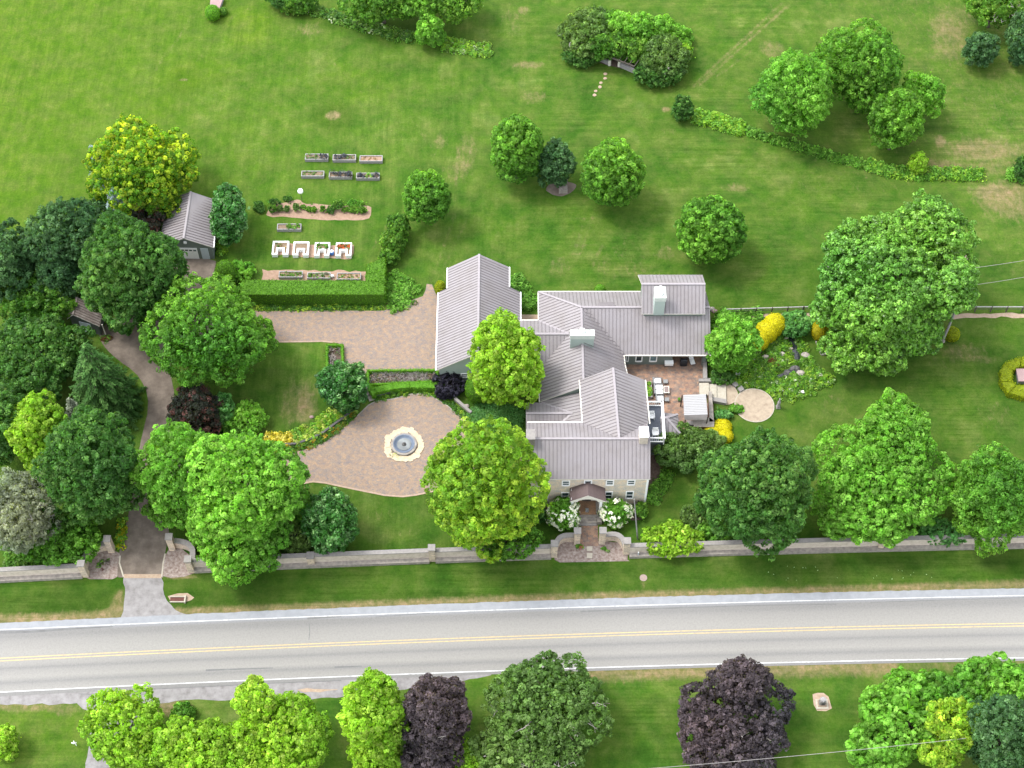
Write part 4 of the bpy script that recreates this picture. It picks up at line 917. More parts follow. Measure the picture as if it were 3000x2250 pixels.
# windows
def window(cx, zc, wd, ht, y, parent=HOUSE, mid=True, axis='y', gl=GLASS, name='window'):
    m = MB(); t = 0.13
    def bx(u0, u1, v0, v1, d0, d1):
        if axis == 'y': m.box(cx + u0, cx + u1, y - d1, y - d0, zc + v0, zc + v1)
        else: m.box(y + d0, y + d1, cx + u0, cx + u1, zc + v0, zc + v1)
    W, Hh = wd / 2, ht / 2
    bx(-W, -W + t, -Hh, Hh, -0.02, 0.07); bx(W - t, W, -Hh, Hh, -0.02, 0.07); bx(-W + t, W - t, Hh - t, Hh, -0.02, 0.07); bx(-W + t, W - t, -Hh, -Hh + t * 1.4, -0.02, 0.1)
    if mid: bx(-W + t, W - t, -0.035, 0.035, -0.02, 0.05)
    o = m.build(name, WHITE, parent)
    m = MB()
    if axis == 'y': m.box(cx - W + t, cx + W - t, y - 0.015, y + 0.03, zc - Hh + t, zc + Hh - t)
    else: m.box(y - 0.03, y + 0.015, cx - W + t, cx + W - t, zc - Hh + t, zc + Hh - t)
    m.build('pane', gl, o)
    return o
WY = MY0 + 0.14
def wz(py): return SY(1700, py, WY).z
for k, zx in enumerate((200, 540, 898, 1252, 1595)):
    pt = 155 - 14 * k / 4 * 1.0; cx = SY(1560 + zx / 5.53, 1417, WY).x
    zt = min(wz(1380 + pt / 5.53), MZ - 0.32); zb_ = wz(1380 + (240 - 4 * k) / 5.53); window(cx, (zt + zb_) / 2, 0.93, zt - zb_, WY)
    if k != 2:
        zt = wz(1380 + (346 - 6 * k) / 5.53); zb_ = wz(1380 + (470 - 6 * k) / 5.53); window(cx, (zt + zb_) / 2, 0.93, zt - zb_, WY)
EW = EY0 + 0.5
for px0, px1 in ((1832, 1842), (1860.5, 1882), (1901.5, 1925)):
    c = SY((px0 + px1) / 2, 1055, EW); window(c.x, 1.55, (px1 - px0) / 25.0, 1.75, EW, mid=False, gl=glass('sky_lit_glass', (0.09, 0.15, 0.17)) if px0 > 1900 else GLASS)
c = SY(1362, 1098, GY0 + 0.35); window(c.x, c.z - 0.1, 1.0, 0.9, GY0 + 0.35)
c = SY(1915, 1392, -12); window(-12.3, 1.2, 1.0, 1.2, MX1 - 0.1, axis='x')
# chimneys
def chimney(x0, x1, y0, y1, zb_, zt, mats, parent, cap=0.45, label=None, over=0.06, capm=None):
    m = MB(); m.box(x0, x1, y0, y1, zb_, zt - cap); o = m.build('chimney', mats[0], parent)
    m = MB(); m.box(x0 - over, x1 + over, y0 - over, y1 + over, zt - cap, zt); m.build('chimney_cap', mats[1], o)
    if label: o['label'] = label
    return o
def box_from_px(xl, xr, ytop, yfront, z):
    a = S(xl, yfront, z); b = S(xr, yfront, z); c = S(xl, ytop, z); return a.x, b.x, a.y, c.y
x0, x1, y0, y1 = box_from_px(1543, 1567, 1258, 1286, 9.75); chimney(x0, x1, y0, y1, 6.5, 9.75, (LEDGE, CAPS), MAINROOF, 0.12, 'stone chimney with a metal cap at the left gable')
x0, x1, y0, y1 = box_from_px(1875, 1900, 1251, 1279, 9.9); chimney(x0, x1, y0, y1, 6.5, 9.9, (FACE, WHITE), MAINROOF, 0.15, 'stone chimney with a white cap at the right gable')
ch = HOUSE
x0, x1, y0, y1 = box_from_px(1672, 1741, 967, 982, 7.9); o = chimney(x0, x1, y0, y1, 4.3, 7.9, (LSIDING, pm('pale_chimney', [(0.42, 0.46, 0.42), (0.5, 0.53, 0.49)], 3)), HOUSE, 0.75, 'wide pale green chimney on the central ridge')
m = MB(); c = S(1706, 972, 7.9); m.box(c.x - .28, c.x + .28, c.y - .25, c.y + .25, 7.9, 8.3); m.build('flue', WHITE, o)
x0, x1, y0, y1 = box_from_px(1920, 1951, 841, 872, 9.7); o = chimney(x0, x1, y0, y1, 6.2, 9.7, (LSIDING, pm('pale_chimney_2', [(0.42, 0.46, 0.42), (0.5, 0.53, 0.49)], 3)), HOUSE, 0.7, 'tall pale green chimney with two round flues on the raised roof')
for px, py in ((1936, 842), (1938, 855)):
    c = S(px, py, 10.15); m = MB(); m.tube([(c.x, c.y, 9.6), (c.x, c.y, 10.0)], [0.2, 0.2], 14); m.lathe((c.x, c.y, 10.0), [(0.27, 0), (0.27, 0.14), (0.15, 0.22)], 14); m.build('flue', WHITE, o)
# skylight on the rear slope
a = S(1750, 899, 5.9); b = S(1806, 898, 5.9); yb = a.y + 1.1
m = MB(); m.v += [(a.x, a.y, 5.4), (b.x, b.y, 5.4), (b.x, yb, 4.9), (a.x, yb, 4.9), (a.x + .05, a.y + .1, 5.95), (b.x - .05, b.y + .1, 5.95), (b.x - .45, yb - .1, 5.5), (a.x + .3, yb - .1, 5.5)]
m.f += [(4, 5, 6, 7), (0, 1, 5, 4), (1, 2, 6, 5), (2, 3, 7, 6), (3, 0, 4, 7)]; m.mi += [0] * 5
m.build('skylight', RIB, HOUSE)
# front porch
py0 = S(1723.6, 1452, 3.9)
PYF = WY - 1.75; pr = SY(1723.6, 1452, PYF); pe = SY(1670, 1470, PYF); pe2 = SY(1775, 1468.6, PYF); PXC = pr.x; PZR = pr.z; PZE = (pe.z + pe2.z) / 2
mb, rb = MB(), MB(); roof_face(mb, rb, [(pe.x, PYF, PZE), (PXC, PYF, PZR), (PXC, WY - 0.02, PZR), (pe.x, WY - 0.02, PZE)], (0, 1, 0), space=9, thick=0.18); roof_face(mb, rb, [(PXC, PYF, PZR), (pe2.x, PYF, PZE), (pe2.x, WY - 0.02, PZE), (PXC, WY - 0.02, PZR)], (0, 1, 0), space=9, thick=0.18)
PORCH = finish_roof(mb, MB(), None, 'porch_roof', HOUSE, 'dark brown peaked porch roof over the front door', [BROWNROOF, TRIM])
m = MB(); q0, q1 = PXC - 1.95, PXC + 1.75; k = [(q0 + .25, 0.9), (q1 - .25, 0.9)]
m.box(q0, q0 + 0.7, PYF + 0.2, WY, 0, 0.92); m.box(q1 - 0.7, q1, PYF + 0.2, WY, 0, 0.92); m.box(q0 + .7, q1 - .7, PYF + 0.55, WY, 0, 0.72)
m.box(q0 + 0.05, q0 + 0.6, PYF - 0.9, PYF + 0.2, 0, 0.62); m.box(q1 - 0.6, q1 - 0.05, PYF - 0.9, PYF + 0.2, 0, 0.62)
build_each(m, 'porch_base', LEDGE, HOUSE)
m = MB(); m.box(q0 + .68, q1 - .68, PYF + 0.0, WY, 0.0, 0.78); m.build('porch_floor', brick_mat('porch_brick', (0.26, 0.15, 0.085), (0.2, 0.12, 0.075), (0.2, 0.15, 0.11), 0.3, 0.15, False), HOUSE)
for i in range(4):
    m = MB(); m.box(q0 + 0.62, q1 - 0.62, PYF - 1.1 + 0.28 * i, PYF + 0.01 + 0.01 * i, 0.16 * i, 0.16 * (i + 1)); m.build('step', LEDGE if i else CAPS, HOUSE)
for xx in (q0, q1):
    sg = 1 if xx == q0 else -1
    for yy in (PYF + 0.3, WY - 0.3):
        m = MB(); m.cbox((xx + sg * 0.25, yy), 0.3, 0.3, 0.9, PZE + 0.12); m.build('column', WHITE, HOUSE)
    m = MB(); m.box(xx + sg * .25 - .05, xx + sg * .25 + .05, PYF + 0.45, WY - 0.45, 1.05, 1.2); m.box(xx + sg * .25 - .05, xx + sg * .25 + .05, PYF + 0.45, WY - 0.45, 1.75, 1.85)
    for q in range(5): m.box(xx + sg * .25 - .03, xx + sg * .25 + .03, PYF + 0.5 + 0.16 * q, PYF + 0.56 + 0.16 * q, 1.2, 1.75)
    build_each(m, 'porch_railing', WHITE, HOUSE)
m = MB(); m.box(PXC - 0.5, PXC + 0.5, WY - 0.06, WY + 0.02, 0.8, 2.9); o = m.build('door', pm('front_door', [(0.06, 0.05, 0.045), (0.08, 0.07, 0.06)], 3, 0.5), HOUSE)
m = MB(); m.blob((PXC + 0.4, WY - 0.1, 1.8), 0.05); m.build('handle', CAPS, o)
m = MB(); z = PZE + 0.05   # arched gable board of the porch
arc = [(PXC + 1.15 * math.cos(t), PZE - 0.35 + 0.62 * math.sin(t)) for t in np.linspace(0, math.pi, 13)]
top = [(pe.x + .15, PZE - .1), (PXC, PZR - .16), (pe2.x - .15, PZE - .1)]
P2 = [(pe2.x - .15, PZE - .35)] + [(pe2.x - .15, PZE - .1), (PXC, PZR - .19), (pe.x + .15, PZE - .1), (pe.x + .15, PZE - .35)] + arc[::-1]
for yy, o_ in ((PYF + 0.12, 1), (PYF + 0.28, -1)): m.poly([(x, yy, zz) for x, zz in (P2 if o_ > 0 else P2[::-1])])
m.build('porch_gable', TRIM, HOUSE)
m = MB(); m.box(PXC - .15, PXC + .2, PYF + .25, PYF + .6, 0.78, 1.15); tag(m.build('planter_pot', GREY), 'small grey pot on the porch floor', 'pot')
# roof deck
dz = 3.1; a = S(1897, 1177, dz + 0.95); b = S(1940, 1177, dz + 0.95); c = S(1946, 1283, dz + 0.95); d = S(1901, 1283, dz + 0.95)
X0, X1, Y0, Y1 = 15.25, (b.x + c.x) / 2, (c.y + d.y) / 2, (a.y + b.y) / 2
m = MB(); m.box(X0, X1, Y0, Y1, 2.7, dz); DECK = m.build('deck', [DECKM], HOUSE); DECK['label'] = 'slate blue boarded roof deck'
m = MB(); m.box(X0 - 0.2, X1 - 0.1, Y0 + 0.1, Y1 - 0.1, 0, 2.7); build_each(m, 'wall', DSIDING, HOUSE, 'dark siding below the roof deck')
m = MB(); cs_ = [(X1, Y1), (X1, Y0), (X0, Y0)]
m.bar((X0 - .05, Y1, dz + .95), (X1, Y1, dz + .95), .16, .1); m.bar((X1, Y1 + .08, dz + .95), (X1, Y0 - .08, dz + .95), .3, .1); m.bar((X1, Y0, dz + .95), (X0, Y0, dz + .95), .14, .1)
m.bar((X0, Y1, dz + .12), (X1, Y1, dz + .12), .1, .1); m.bar((X1, Y1, dz + .12), (X1, Y0, dz + .12), .1, .1); m.bar((X1, Y0, dz + .12), (X0, Y0, dz + .12), .1, .1)
for i in range(7): m.box(X1 - .06, X1 + .06, Y1 + (Y0 - Y1) * i / 6 - .06, Y1 + (Y0 - Y1) * i / 6 + .06, 2.7, dz + .95)
for yy in (Y0, Y1):
    for i in range(9): x = X0 + (X1 - X0) * i / 9 + .1; m.box(x, x + .035, yy - .02, yy + .02, dz + .1, dz + .95)
for i in range(26): y = Y0 + (Y1 - Y0) * (i + .5) / 26; m.box(X1 - .02, X1 + .02, y - .018, y + .018, dz + .1, dz + .95)
m.build('railing', WHITE, DECK)
def deck_chair(px, py, label):
    c = S(px, py, dz + .45); r = empty('deck_chair', (c.x, c.y, dz), label, 'chair', 'white chairs on the roof deck'); x, y = c.x, c.y
    m = MB(); m.box(x - .32, x + .32, y - .34, y + .26, dz + .36, dz + .43); m.build('seat', WHITE, r)
    m = MB(); m.box(x - .32, x + .32, y + .27, y + .33, dz + .36, dz + 1.0); m.build('backrest', WHITE, r)
    m = MB(); m.box(x - .38, x - .325, y - .34, y + .3, dz + .58, dz + .64); m.box(x + .325, x + .38, y - .34, y + .3, dz + .58, dz + .64); build_each(m, 'armrest', WHITE, r)
    for a in (-.33, .33):
        for b in (-.3, .25): m = MB(); m.box(x + a - .03, x + a + .03, y + b - .03, y + b + .03, dz, dz + .6); m.build('leg', WHITE, r)
deck_chair(1908.5, 1218, 'white chair on the roof deck against the house wall'); deck_chair(1920, 1267, 'white chair on the roof deck by its front railing')

# ------------------------------------------------------------------ detached garage
def outbuilding(name, label, cat, ea, eb, ec, ed, zr, roofm, wallm, rib_space, inset=0.3, ridge=None):
    """eave corners: ea front-left, eb front-right, ec back-right, ed back-left"""
    root = empty(name, ((ea.x + ec.x) / 2, (ea.y + ec.y) / 2, 0), label, cat)
    t = 0.5 if ridge is None else ridge
    r0 = ea.lerp(eb, t); r1 = ed.lerp(ec, t); r0 = Vector((r0.x, r0.y, zr)); r1 = Vector((r1.x, r1.y, zr))
    sm = (r0 - ea); mb, rb = MB(), MB(); roof_face(mb, rb, [ea, r0, r1, ed], sm, space=rib_space, rh=0.07, rw=0.07); roof_face(mb, rb, [r0, eb, ec, r1], r0 - eb, space=rib_space, rh=0.07, rw=0.07)
    o = mb.build('roof', [roofm, TRIM], root)
    rb.build('seam', RIB if roofm is ROOF else BARK, o)['kind'] = 'stuff'
    m = MB(); m.bar(r0 + Vector((0, 0, .03)), r1 + Vector((0, 0, .03)), .26, .07); m.build('ridge_cap', RIDGE if roofm is ROOF else OLDROOF, o)
    ux = (eb - ea).normalized(); uy = (ed - ea).normalized()
    f = [ea + ux * inset + uy * inset * .6, eb - ux * inset + uy * inset * .6, ec - ux * inset - uy * inset, ed + ux * inset - uy * inset]
    slope = (zr - ea.z) / (r0 - ea).xy.length if True else 0; rr0 = r0 + uy * inset * .6; rr1 = r1 - uy * inset
    m = MB(); ze = ea.z + slope * inset - 0.18; sr = eb.z + (zr - eb.z) / (r0 - eb).xy.length * inset - 0.18
    A = [(f[0].x, f[0].y, 0), (f[1].x, f[1].y, 0), (f[1].x, f[1].y, sr), (rr0.x, rr0.y, zr - .18), (f[0].x, f[0].y, ze)]
    B = [(f[3].x, f[3].y, 0), (f[2].x, f[2].y, 0), (f[2].x, f[2].y, sr), (rr1.x, rr1.y, zr - .18), (f[3].x, f[3].y, ze)]
    m.v += A + B; m.f += [(0, 1, 2, 3, 4), (9, 8, 7, 6, 5)] + [(i + 5, (i + 1) % 5 + 5, (i + 1) % 5, i) for i in range(5)]; m.mi += [0] * 7
    m.build('wall', wallm, root)
    return root, f, ux, uy, r0, r1
def on_wall(m, o, ux, uy, a0, a1, z0, z1, d=0.06):
    """panel on a wall: a along ux from o, pushed out by d against uy"""
    q = [o + ux * a0 - uy * d, o + ux * a1 - uy * d, o + ux * a1 + uy * .03, o + ux * a0 + uy * .03]
    m.prism([(p.x, p.y) for p in q], z0, z1)
ea, eb, ec, ed = S(463, 721, 2.6), S(625.4, 725, 2.6), S(635.6, 587, 2.6), S(495, 585, 2.6)
GAR, f, ux, uy, r0, r1 = outbuilding('garage', 'detached grey garage with brown metal roof and white roll-up door among the trees', 'garage', ea, eb, ec, ed, 4.3, ROOF, SIDING, 0.42)
o0 = f[0]; L = (f[1] - f[0]).length
def along(px): p = SY(px, 740, o0.y + (f[1].y - o0.y) * 0.5); return (p - o0).dot(ux)
g0, g1 = along(580) - 4.2, along(580)
m = MB(); on_wall(m, o0, ux, uy, g0, g1, 0.02, 2.15); gd = m.build('garage_door', WHITE, GAR)
for i in range(8):
    m = MB(); on_wall(m, o0, ux, uy, g0 + .12 + i * .51, g0 + .5 + i * .51, 1.6, 1.85, .075); m.build('door_window', GLASS, gd)
m = MB(); on_wall(m, o0, ux, uy, along(590), along(612), 0.02, 2.15); m.build('door', PALEDOOR, GAR)
m = MB(); cc = (r0 - o0).dot(ux); on_wall(m, o0, ux, uy, cc - .15, cc + .2, 3.2, 3.5, .2); m.build('floodlight', WHITE, GAR)
m = MB(); m.bar(eb + ux * .05, ec + ux * .05, .12, .14); build_each(m, 'gutter', WHITE, GAR)
ea, eb, ec = S(196, 934, 2.3), S(291.8, 956, 2.3), S(303.7, 905, 2.3); ed = ea + (ec - eb); 
SHED, f, ux, uy, r0, r1 = outbuilding('shed', 'small weathered shed with streaky metal roof between the left-hand trees', 'shed', ea, eb, ec, ed, 3.6, OLDROOF, DSIDING, 0.35, 0.35, 0.25)
m = MB(); a = 1.1; on_wall(m, f[0], ux, uy, a, a + 1.5, 0.05, 2.0); m.build('door', PALEDOOR, SHED)
for q in (0.2, 2.6):
    p = f[1] + ux * .55 + uy * q; m = MB(); m.cbox(p, .12, .12, 0, 2.15); build_each(m, 'post', TRIM, SHED)

# ------------------------------------------------------------------ stone walls, pillars
def pillar(pxb, pyb, label, h=2.85, wd=0.7, rot=0.0, root=None):
    p = S(pxb, pyb); p.y += wd / 2
    r = empty('stone_pillar', p, label, 'pillar', 'stone pillars of the roadside wall')
    m = MB(); m.cbox(p, wd, wd, 0, h - .16, rot); m.build('shaft', WALLST, r)
    m = MB(); m.cbox(p, wd + .12, wd + .12, h - .16, h, rot); m.build('cap', CAPS, r); return p
def curved_wall(name, label, pts, th, h, cap=0.12, ledge=None, group=None, capw=0.08, face=FACE, z0=0):
    """pts: world polyline of the wall's front foot"""
    pts = [Vector(p) for p in pts]; root = empty(name, pts[0], label, 'wall', group)
    L = []; R = []
    for i, p in enumerate(pts):
        d = (pts[min(i + 1, len(pts) - 1)] - pts[max(i - 1, 0)]).normalized(); n = Vector((-d.y, d.x, 0)); L.append(p + n * th); R.append(p)
    def ribbon(m, A, B, z0, z1):
        k = len(m.v); n = len(A)
        for a, b in zip(A, B): m.v += [(a.x, a.y, z0), (b.x, b.y, z0), (b.x, b.y, z1), (a.x, a.y, z1)]
        for i in range(n - 1):
            q = k + 4 * i
            for j in range(4): m.f.append((q + j, q + (j + 1) % 4, q + 4 + (j + 1) % 4, q + 4 + j)); m.mi.append(0)
        m.f += [(k + 3, k + 2, k + 1, k), (k + 4 * n - 4, k + 4 * n - 3, k + 4 * n - 2, k + 4 * n - 1)]; m.mi += [0, 0]
    m = MB(); ribbon(m, L, R, z0, h - cap); m.build('wall_face', face, root)
    def off(A, B, e): return [a + (a - b).normalized() * e for a, b in zip(A, B)]
    m = MB(); ribbon(m, off(L, R, capw), off(R, L, capw), h - cap, h); m.build('coping', DROCK if face is DROCK else CAPS, root)
    if ledge:
        dd, hh = ledge; m = MB(); ribbon(m, off(R, L, -0.01), off(R, L, dd), 0, hh)
        m.build('ledge', LEDGE, root)
    return root
LW = curve_fn([(-20, 1709), (251, 1696), (913, 1666), (1267, 1650), (1620, 1640)]); RW = curve_fn([(1840, 1637), (2200, 1627), (2578, 1617), (3000, 1608), (3050, 1607)])
def wl(f, x0, x1, back=0.5, n=12): return [Vector((x, float(f(x)) + back, 0)) for x in np.linspace(x0, x1, n)]
PA = pillar(251, 1692, 'left outer pillar of the driveway entrance, with a pale cap'); PB = pillar(327, 1620, 'left inner pillar of the driveway entrance beside yellow flowers')
PC = pillar(506, 1614, 'right inner pillar of the driveway entrance, half under the big tree'); PD = pillar(561, 1679, 'right outer pillar of the driveway entrance under the big tree')
PE_ = pillar(1267, 1646, 'pillar rising from the roadside wall beside the golden maple'); PF = pillar(1623, 1634, 'left outer pillar of the front walk gate'); PG = pillar(1690, 1597, 'left inner pillar of the front walk gate')
PH = pillar(1763.5, 1596, 'right inner pillar of the front walk gate'); PI_ = pillar(1834, 1626, 'right outer pillar of the front walk gate')
pillar(914, 1660, 'low pilaster in the roadside wall left of the golden maple', h=2.09, wd=.75); pillar(2578, 1612, 'low pilaster in the roadside wall below the bright right-hand tree', h=2.09, wd=.6)
WH = 2.0
curved_wall('roadside_wall', 'stone roadside wall at the far left, ending at the driveway', wl(LW, -75, PA.x - .35), .35, WH, ledge=(.5, .5), group='roadside walls')
curved_wall('roadside_wall', 'long stone roadside wall between driveway and golden maple pillar', wl(LW, PD.x + .35, PE_.x - .35, n=20), .35, WH, ledge=(.5, .5), group='roadside walls')
curved_wall('roadside_wall', 'short stone roadside wall between the tall pillar and the walk gate', wl(LW, PE_.x + .35, PF.x - .35), .35, WH, ledge=(.5, .5), group='roadside walls')
curved_wall('roadside_wall', 'long stone roadside wall running right from the front walk gate', wl(RW, PI_.x + .35, 80, n=24), .35, WH, ledge=(.5, .5), group='roadside walls')
def arc_pts(a, b, bulge, n=12):
    a, b = Vector((a[0], a[1], 0)), Vector((b[0], b[1], 0)); d = b - a; nn = Vector((-d.y, d.x, 0)).normalized()
    return [a.lerp(b, t) + nn * bulge * math.sin(math.pi * t) for t in np.linspace(0, 1, n)]
curved_wall('curved_wall', 'curved stone wall on the left of the driveway entrance', arc_pts((PA.x + .2, PA.y + .2), (PB.x - .3, PB.y), 1.0), .45, 1.45, group='curved entrance walls', face=WALLST)
curved_wall('curved_wall', 'curved stone wall on the right of the driveway entrance', arc_pts((PC.x + .3, PC.y), (PD.x - .1, PD.y + .3), 1.0), .45, 1.45, group='curved entrance walls', face=WALLST)
curved_wall('curved_wall', 'curved stone wall left of the front walk gate', arc_pts((PF.x + .3, PF.y), (PG.x - .3, PG.y), 0.75), .42, 1.35, group='curved entrance walls', face=WALLST)
curved_wall('curved_wall', 'curved stone wall right of the front walk gate', arc_pts((PH.x + .3, PH.y), (PI_.x - .3, PI_.y), 0.75), .42, 1.35, group='curved entrance walls', face=WALLST)
m = MB()
for (a0, b0) in ((1602, 1615), (1621, 1636)):
    q = PX((1719, a0), (1736, a0), (1735, b0), (1719, b0)); m = MB(); m.prism(q, 0.02, 0.12); tag(m.build('stepping_slab', CREAM), 'square cream slab on the front walk, ' + ('nearer the house' if a0 < 1610 else 'nearer the road'), 'slab', 'cream slabs of the front walk')
# low walls by the fountain court
curved_wall('low_wall', 'low dark stone wall behind the orange flower strip', PX((805, 1310), (870, 1306), (905, 1294), (947, 1274), (993, 1240), (1045, 1202)), .22, .42, face=DROCK, capw=.02)
curved_wall('low_wall', 'low stone wall curving below the clipped hedge', PX((1090, 1166), (1125, 1160), (1170, 1147), (1215, 1141), (1262, 1146)), .25, .45, face=DROCK, capw=.02)
curved_wall('low_wall', 'short low stone wall on the right side of the fountain court', PX((1330, 1174), (1355, 1196), (1378, 1216)), .3, .5, face=LEDGE, capw=.02)
for i in range(5):
    q = PX((1064 + 4 * i, 1142 + 7 * i), (1086 + 3 * i, 1138 + 7 * i), (1088 + 3 * i, 1144 + 7 * i), (1066 + 4 * i, 1149 + 7 * i)); m = MB(); m.prism(q, 0.03, 0.62 - .11 * i); tag(m.build('stone_step', LEDGE), None, None, None, 'structure')
# ------------------------------------------------------------------ patio and its furniture
def slab_px(name, pts, z0, z1, mat, label, cat, group=None):
    m = MB(); m.prism(PX(*pts), z0, z1); return tag(m.build(name, mat), label, cat, group)
for i, (xa, xb) in enumerate(((2047, 2075), (2075, 2098), (2098, 2126))):
    tag(slab_px('stone_step', ((xa, 1130 + i), (xb, 1130 + i), (xb + 1, 1166 + 5 * i), (xa + 1, 1165 + 5 * i)), 0, 0.62 - .17 * i, CREAM, ['top cream step leading down from the patio', 'middle cream step leading down from the patio', 'lowest cream step above the round landing'][i], 'step', 'cream steps of the patio'))
def wallbox(pts, z, label, mat=LEDGE, name='low_wall'):
    r = empty(name, S(*pts[0]), label, 'wall'); m = MB(); q = PX(*pts); m.prism(q, 0, z - .1); m.build('wall_face', mat, r)
    c = sum(q, Vector((0, 0, 0))) / len(q); m = MB(); m.prism([p + (p - c).normalized() * .04 for p in q], z - .1, z); m.build('coping', CAPS, r)
wallbox(((2046, 1127), (2046, 1119), (2126, 1117), (2126, 1127)), .75, 'low stone wall above the cream steps')
wallbox(((2058, 1118), (2058, 1065), (2068, 1065), (2070, 1118)), .8, 'low stone wall on the right edge of the patio')
wallbox(((2076, 1178), (2076, 1168), (2126, 1176), (2126, 1188)), .5, 'low stone wall below the cream steps')
slab_px('square_stone', ((2144, 1128), (2156, 1120), (2166, 1131), (2154, 1137)), .02, .3, CAPS, 'square grey stone above the round landing', 'stone', 'square stones by the round patio')
slab_px('square_stone', ((2160, 1141), (2172, 1133), (2180, 1144), (2168, 1151)), .02, .3, CAPS, 'square pale stone touching the round patio', 'stone', 'square stones by the round patio')
def seat_unit(x0, x1, y0, y1, label, cushions=1, back=0.62):
    a = S(x0, y1, .45); b = S(x1, y0, .45); r = empty('patio_sofa' if cushions > 1 else 'patio_armchair', (a.x, a.y, 0), label, 'sofa' if cushions > 1 else 'armchair', 'white cushioned patio seats')
    m = MB(); m.box(a.x - .1, b.x, a.y, b.y, .08, .26); m.build('frame', GREY, r)
    m = MB(); m.box(a.x - .22, a.x - .08, a.y, b.y, .08, back + .05); m.build('backrest', GREY, r)
    for i in range(cushions):
        y_0 = a.y + (b.y - a.y) * i / cushions; y_1 = a.y + (b.y - a.y) * (i + 1) / cushions - .015
        m = MB(); m.box(a.x - .06, b.x - .02, y_0 + .03, y_1 - .03, .26, .46); o = m.build('cushion', WHITE, r)
        bv = o.modifiers.new('bevel', 'BEVEL'); bv.width = .09; bv.segments = 3
    for yy in (a.y, b.y - .06): m = MB(); m.box(a.x - .1, b.x, yy - .03, yy + .05, .26, .56); m.build('armrest', GREY, r)
seat_unit(1918, 1937, 1107, 1124, 'white cushioned armchair at the house end of the patio seats'); seat_unit(1922, 1942, 1126, 1155, 'white two-cushion sofa on the patio', 2); seat_unit(1927, 1944, 1158, 1175, 'white cushioned armchair beside the roof deck')
def stool(px, py, w_, label):
    c = S(px, py, .4); r = empty('footstool', (c.x, c.y, 0), label, 'stool', 'grey patio footstools')
    m = MB(); m.box(c.x - w_, c.x + w_, c.y - w_, c.y + w_, .3, .42); m.build('cushion', GREY, r)
    for a in (-1, 1):
        for b in (-1, 1): m = MB(); m.cbox((c.x + a * (w_ - .05), c.y + b * (w_ - .05)), .05, .05, 0, .3); m.build('leg', DARKWOOD, r)
stool(1950, 1117, .26, 'grey square footstool facing the upper armchair'); stool(1954, 1170, .26, 'grey square footstool facing the lower armchair')
a = S(1945, 1151, .45); b = S(1960, 1131, .45); r = empty('coffee_table', (a.x, a.y, 0), 'pale framed glass-topped coffee table by the white sofa', 'table')
m = MB(); m.box(a.x, b.x, a.y, a.y + .07, .38, .45); m.box(a.x, b.x, b.y - .07, b.y, .38, .45); m.box(a.x, a.x + .07, a.y + .07, b.y - .07, .38, .45); m.box(b.x - .07, b.x, a.y + .07, b.y - .07, .38, .45); m.build('frame', TRIM, r)
m = MB(); m.box(a.x + .07, b.x - .07, a.y + .07, b.y - .07, .39, .43); m.build('tabletop', pm('table_top', [(0.16, 0.12, 0.11), (0.2, 0.16, 0.15)], 8, .3), r)
for p in ((a.x + .05, a.y + .05), (b.x - .05, a.y + .05), (a.x + .05, b.y - .05), (b.x - .05, b.y - .05)): m = MB(); m.cbox(p, .07, .07, 0, .38); m.build('leg', TRIM, r)
def planter(x0, x1, y0, y1, h, label, kinds, wood=GREYWOOD, group=None, th=.09, cat='planter', name='planter_box', fill=None, n=60, ph=.3, soil=BEDSOIL):
    a = S(x0, y1, h); b = S(x1, y0, h); r = empty(name, (a.x, a.y, 0), label, cat, group)
    m = MB(); m.box(a.x, b.x, a.y, a.y + th, 0, h); m.box(a.x, b.x, b.y - th, b.y, 0, h); m.box(a.x, a.x + th, a.y + th, b.y - th, 0, h - .002); m.box(b.x - th, b.x, a.y + th, b.y - th, 0, h - .002)
    m.build('frame', wood, r); m = MB(); m.box(a.x + th, b.x - th, a.y + th, b.y - th, 0.02, h - .12); m.build('soil', soil, r)
    for (f0, f1, kk, hh, nn) in (fill or [(0, 1, kinds, ph, n)]):
        if not nn: continue
        P = np.stack([rng.uniform(a.x + th + (b.x - a.x - 2 * th) * f0, a.x + th + (b.x - a.x - 2 * th) * f1, nn), rng.uniform(a.y + th, b.y - th, nn), np.full(nn, h - .12)], 1)
        clump_patch('plants', None, P, .16, hh, kk, per=14, leaf=.16, root=r, part='plants')
    return r
planter(1893, 1909, 1118, 1163, .55, 'long grey planter of bright greens against the house wall', ['fresh', 'lime'], n=50)
# covered porch things
c = S(1960, 1060, .8); r = empty('cooler_box', (c.x, c.y, 0), 'white chest on a stand under the covered porch', 'cooler'); m = MB(); m.box(c.x - .5, c.x + .5, c.y - .35, c.y + .2, .45, .85); m.build('chest', WHITE, r); m = MB(); m.box(c.x - .52, c.x + .52, c.y - .38, c.y + .22, .85, .93); m.build('lid', WHITE, r)
for a in (-.45, .45): m = MB(); m.cbox((c.x + a, c.y - .28), .06, .06, 0, .45); m.build('leg', DARKWOOD, r); m = MB(); m.cbox((c.x + a, c.y + .12), .06, .06, 0, .45); m.build('leg', DARKWOOD, r)
c = S(2003, 1062, .5); r = empty('barbecue_grill', (c.x, c.y, 0), 'barbecue grill under a black cover beneath the porch eave', 'grill'); m = MB(); m.box(c.x - .42, c.x + .42, c.y - .3, c.y + .3, 0, .9); o = m.build('cover', BLACK, r); o.modifiers.new('b', 'BEVEL').width = .08
m = MB(); m.tube([(c.x - .36, c.y, .9), (c.x + .36, c.y, .9)], [.28, .28], 12); m.build('hood', BLACK, r)
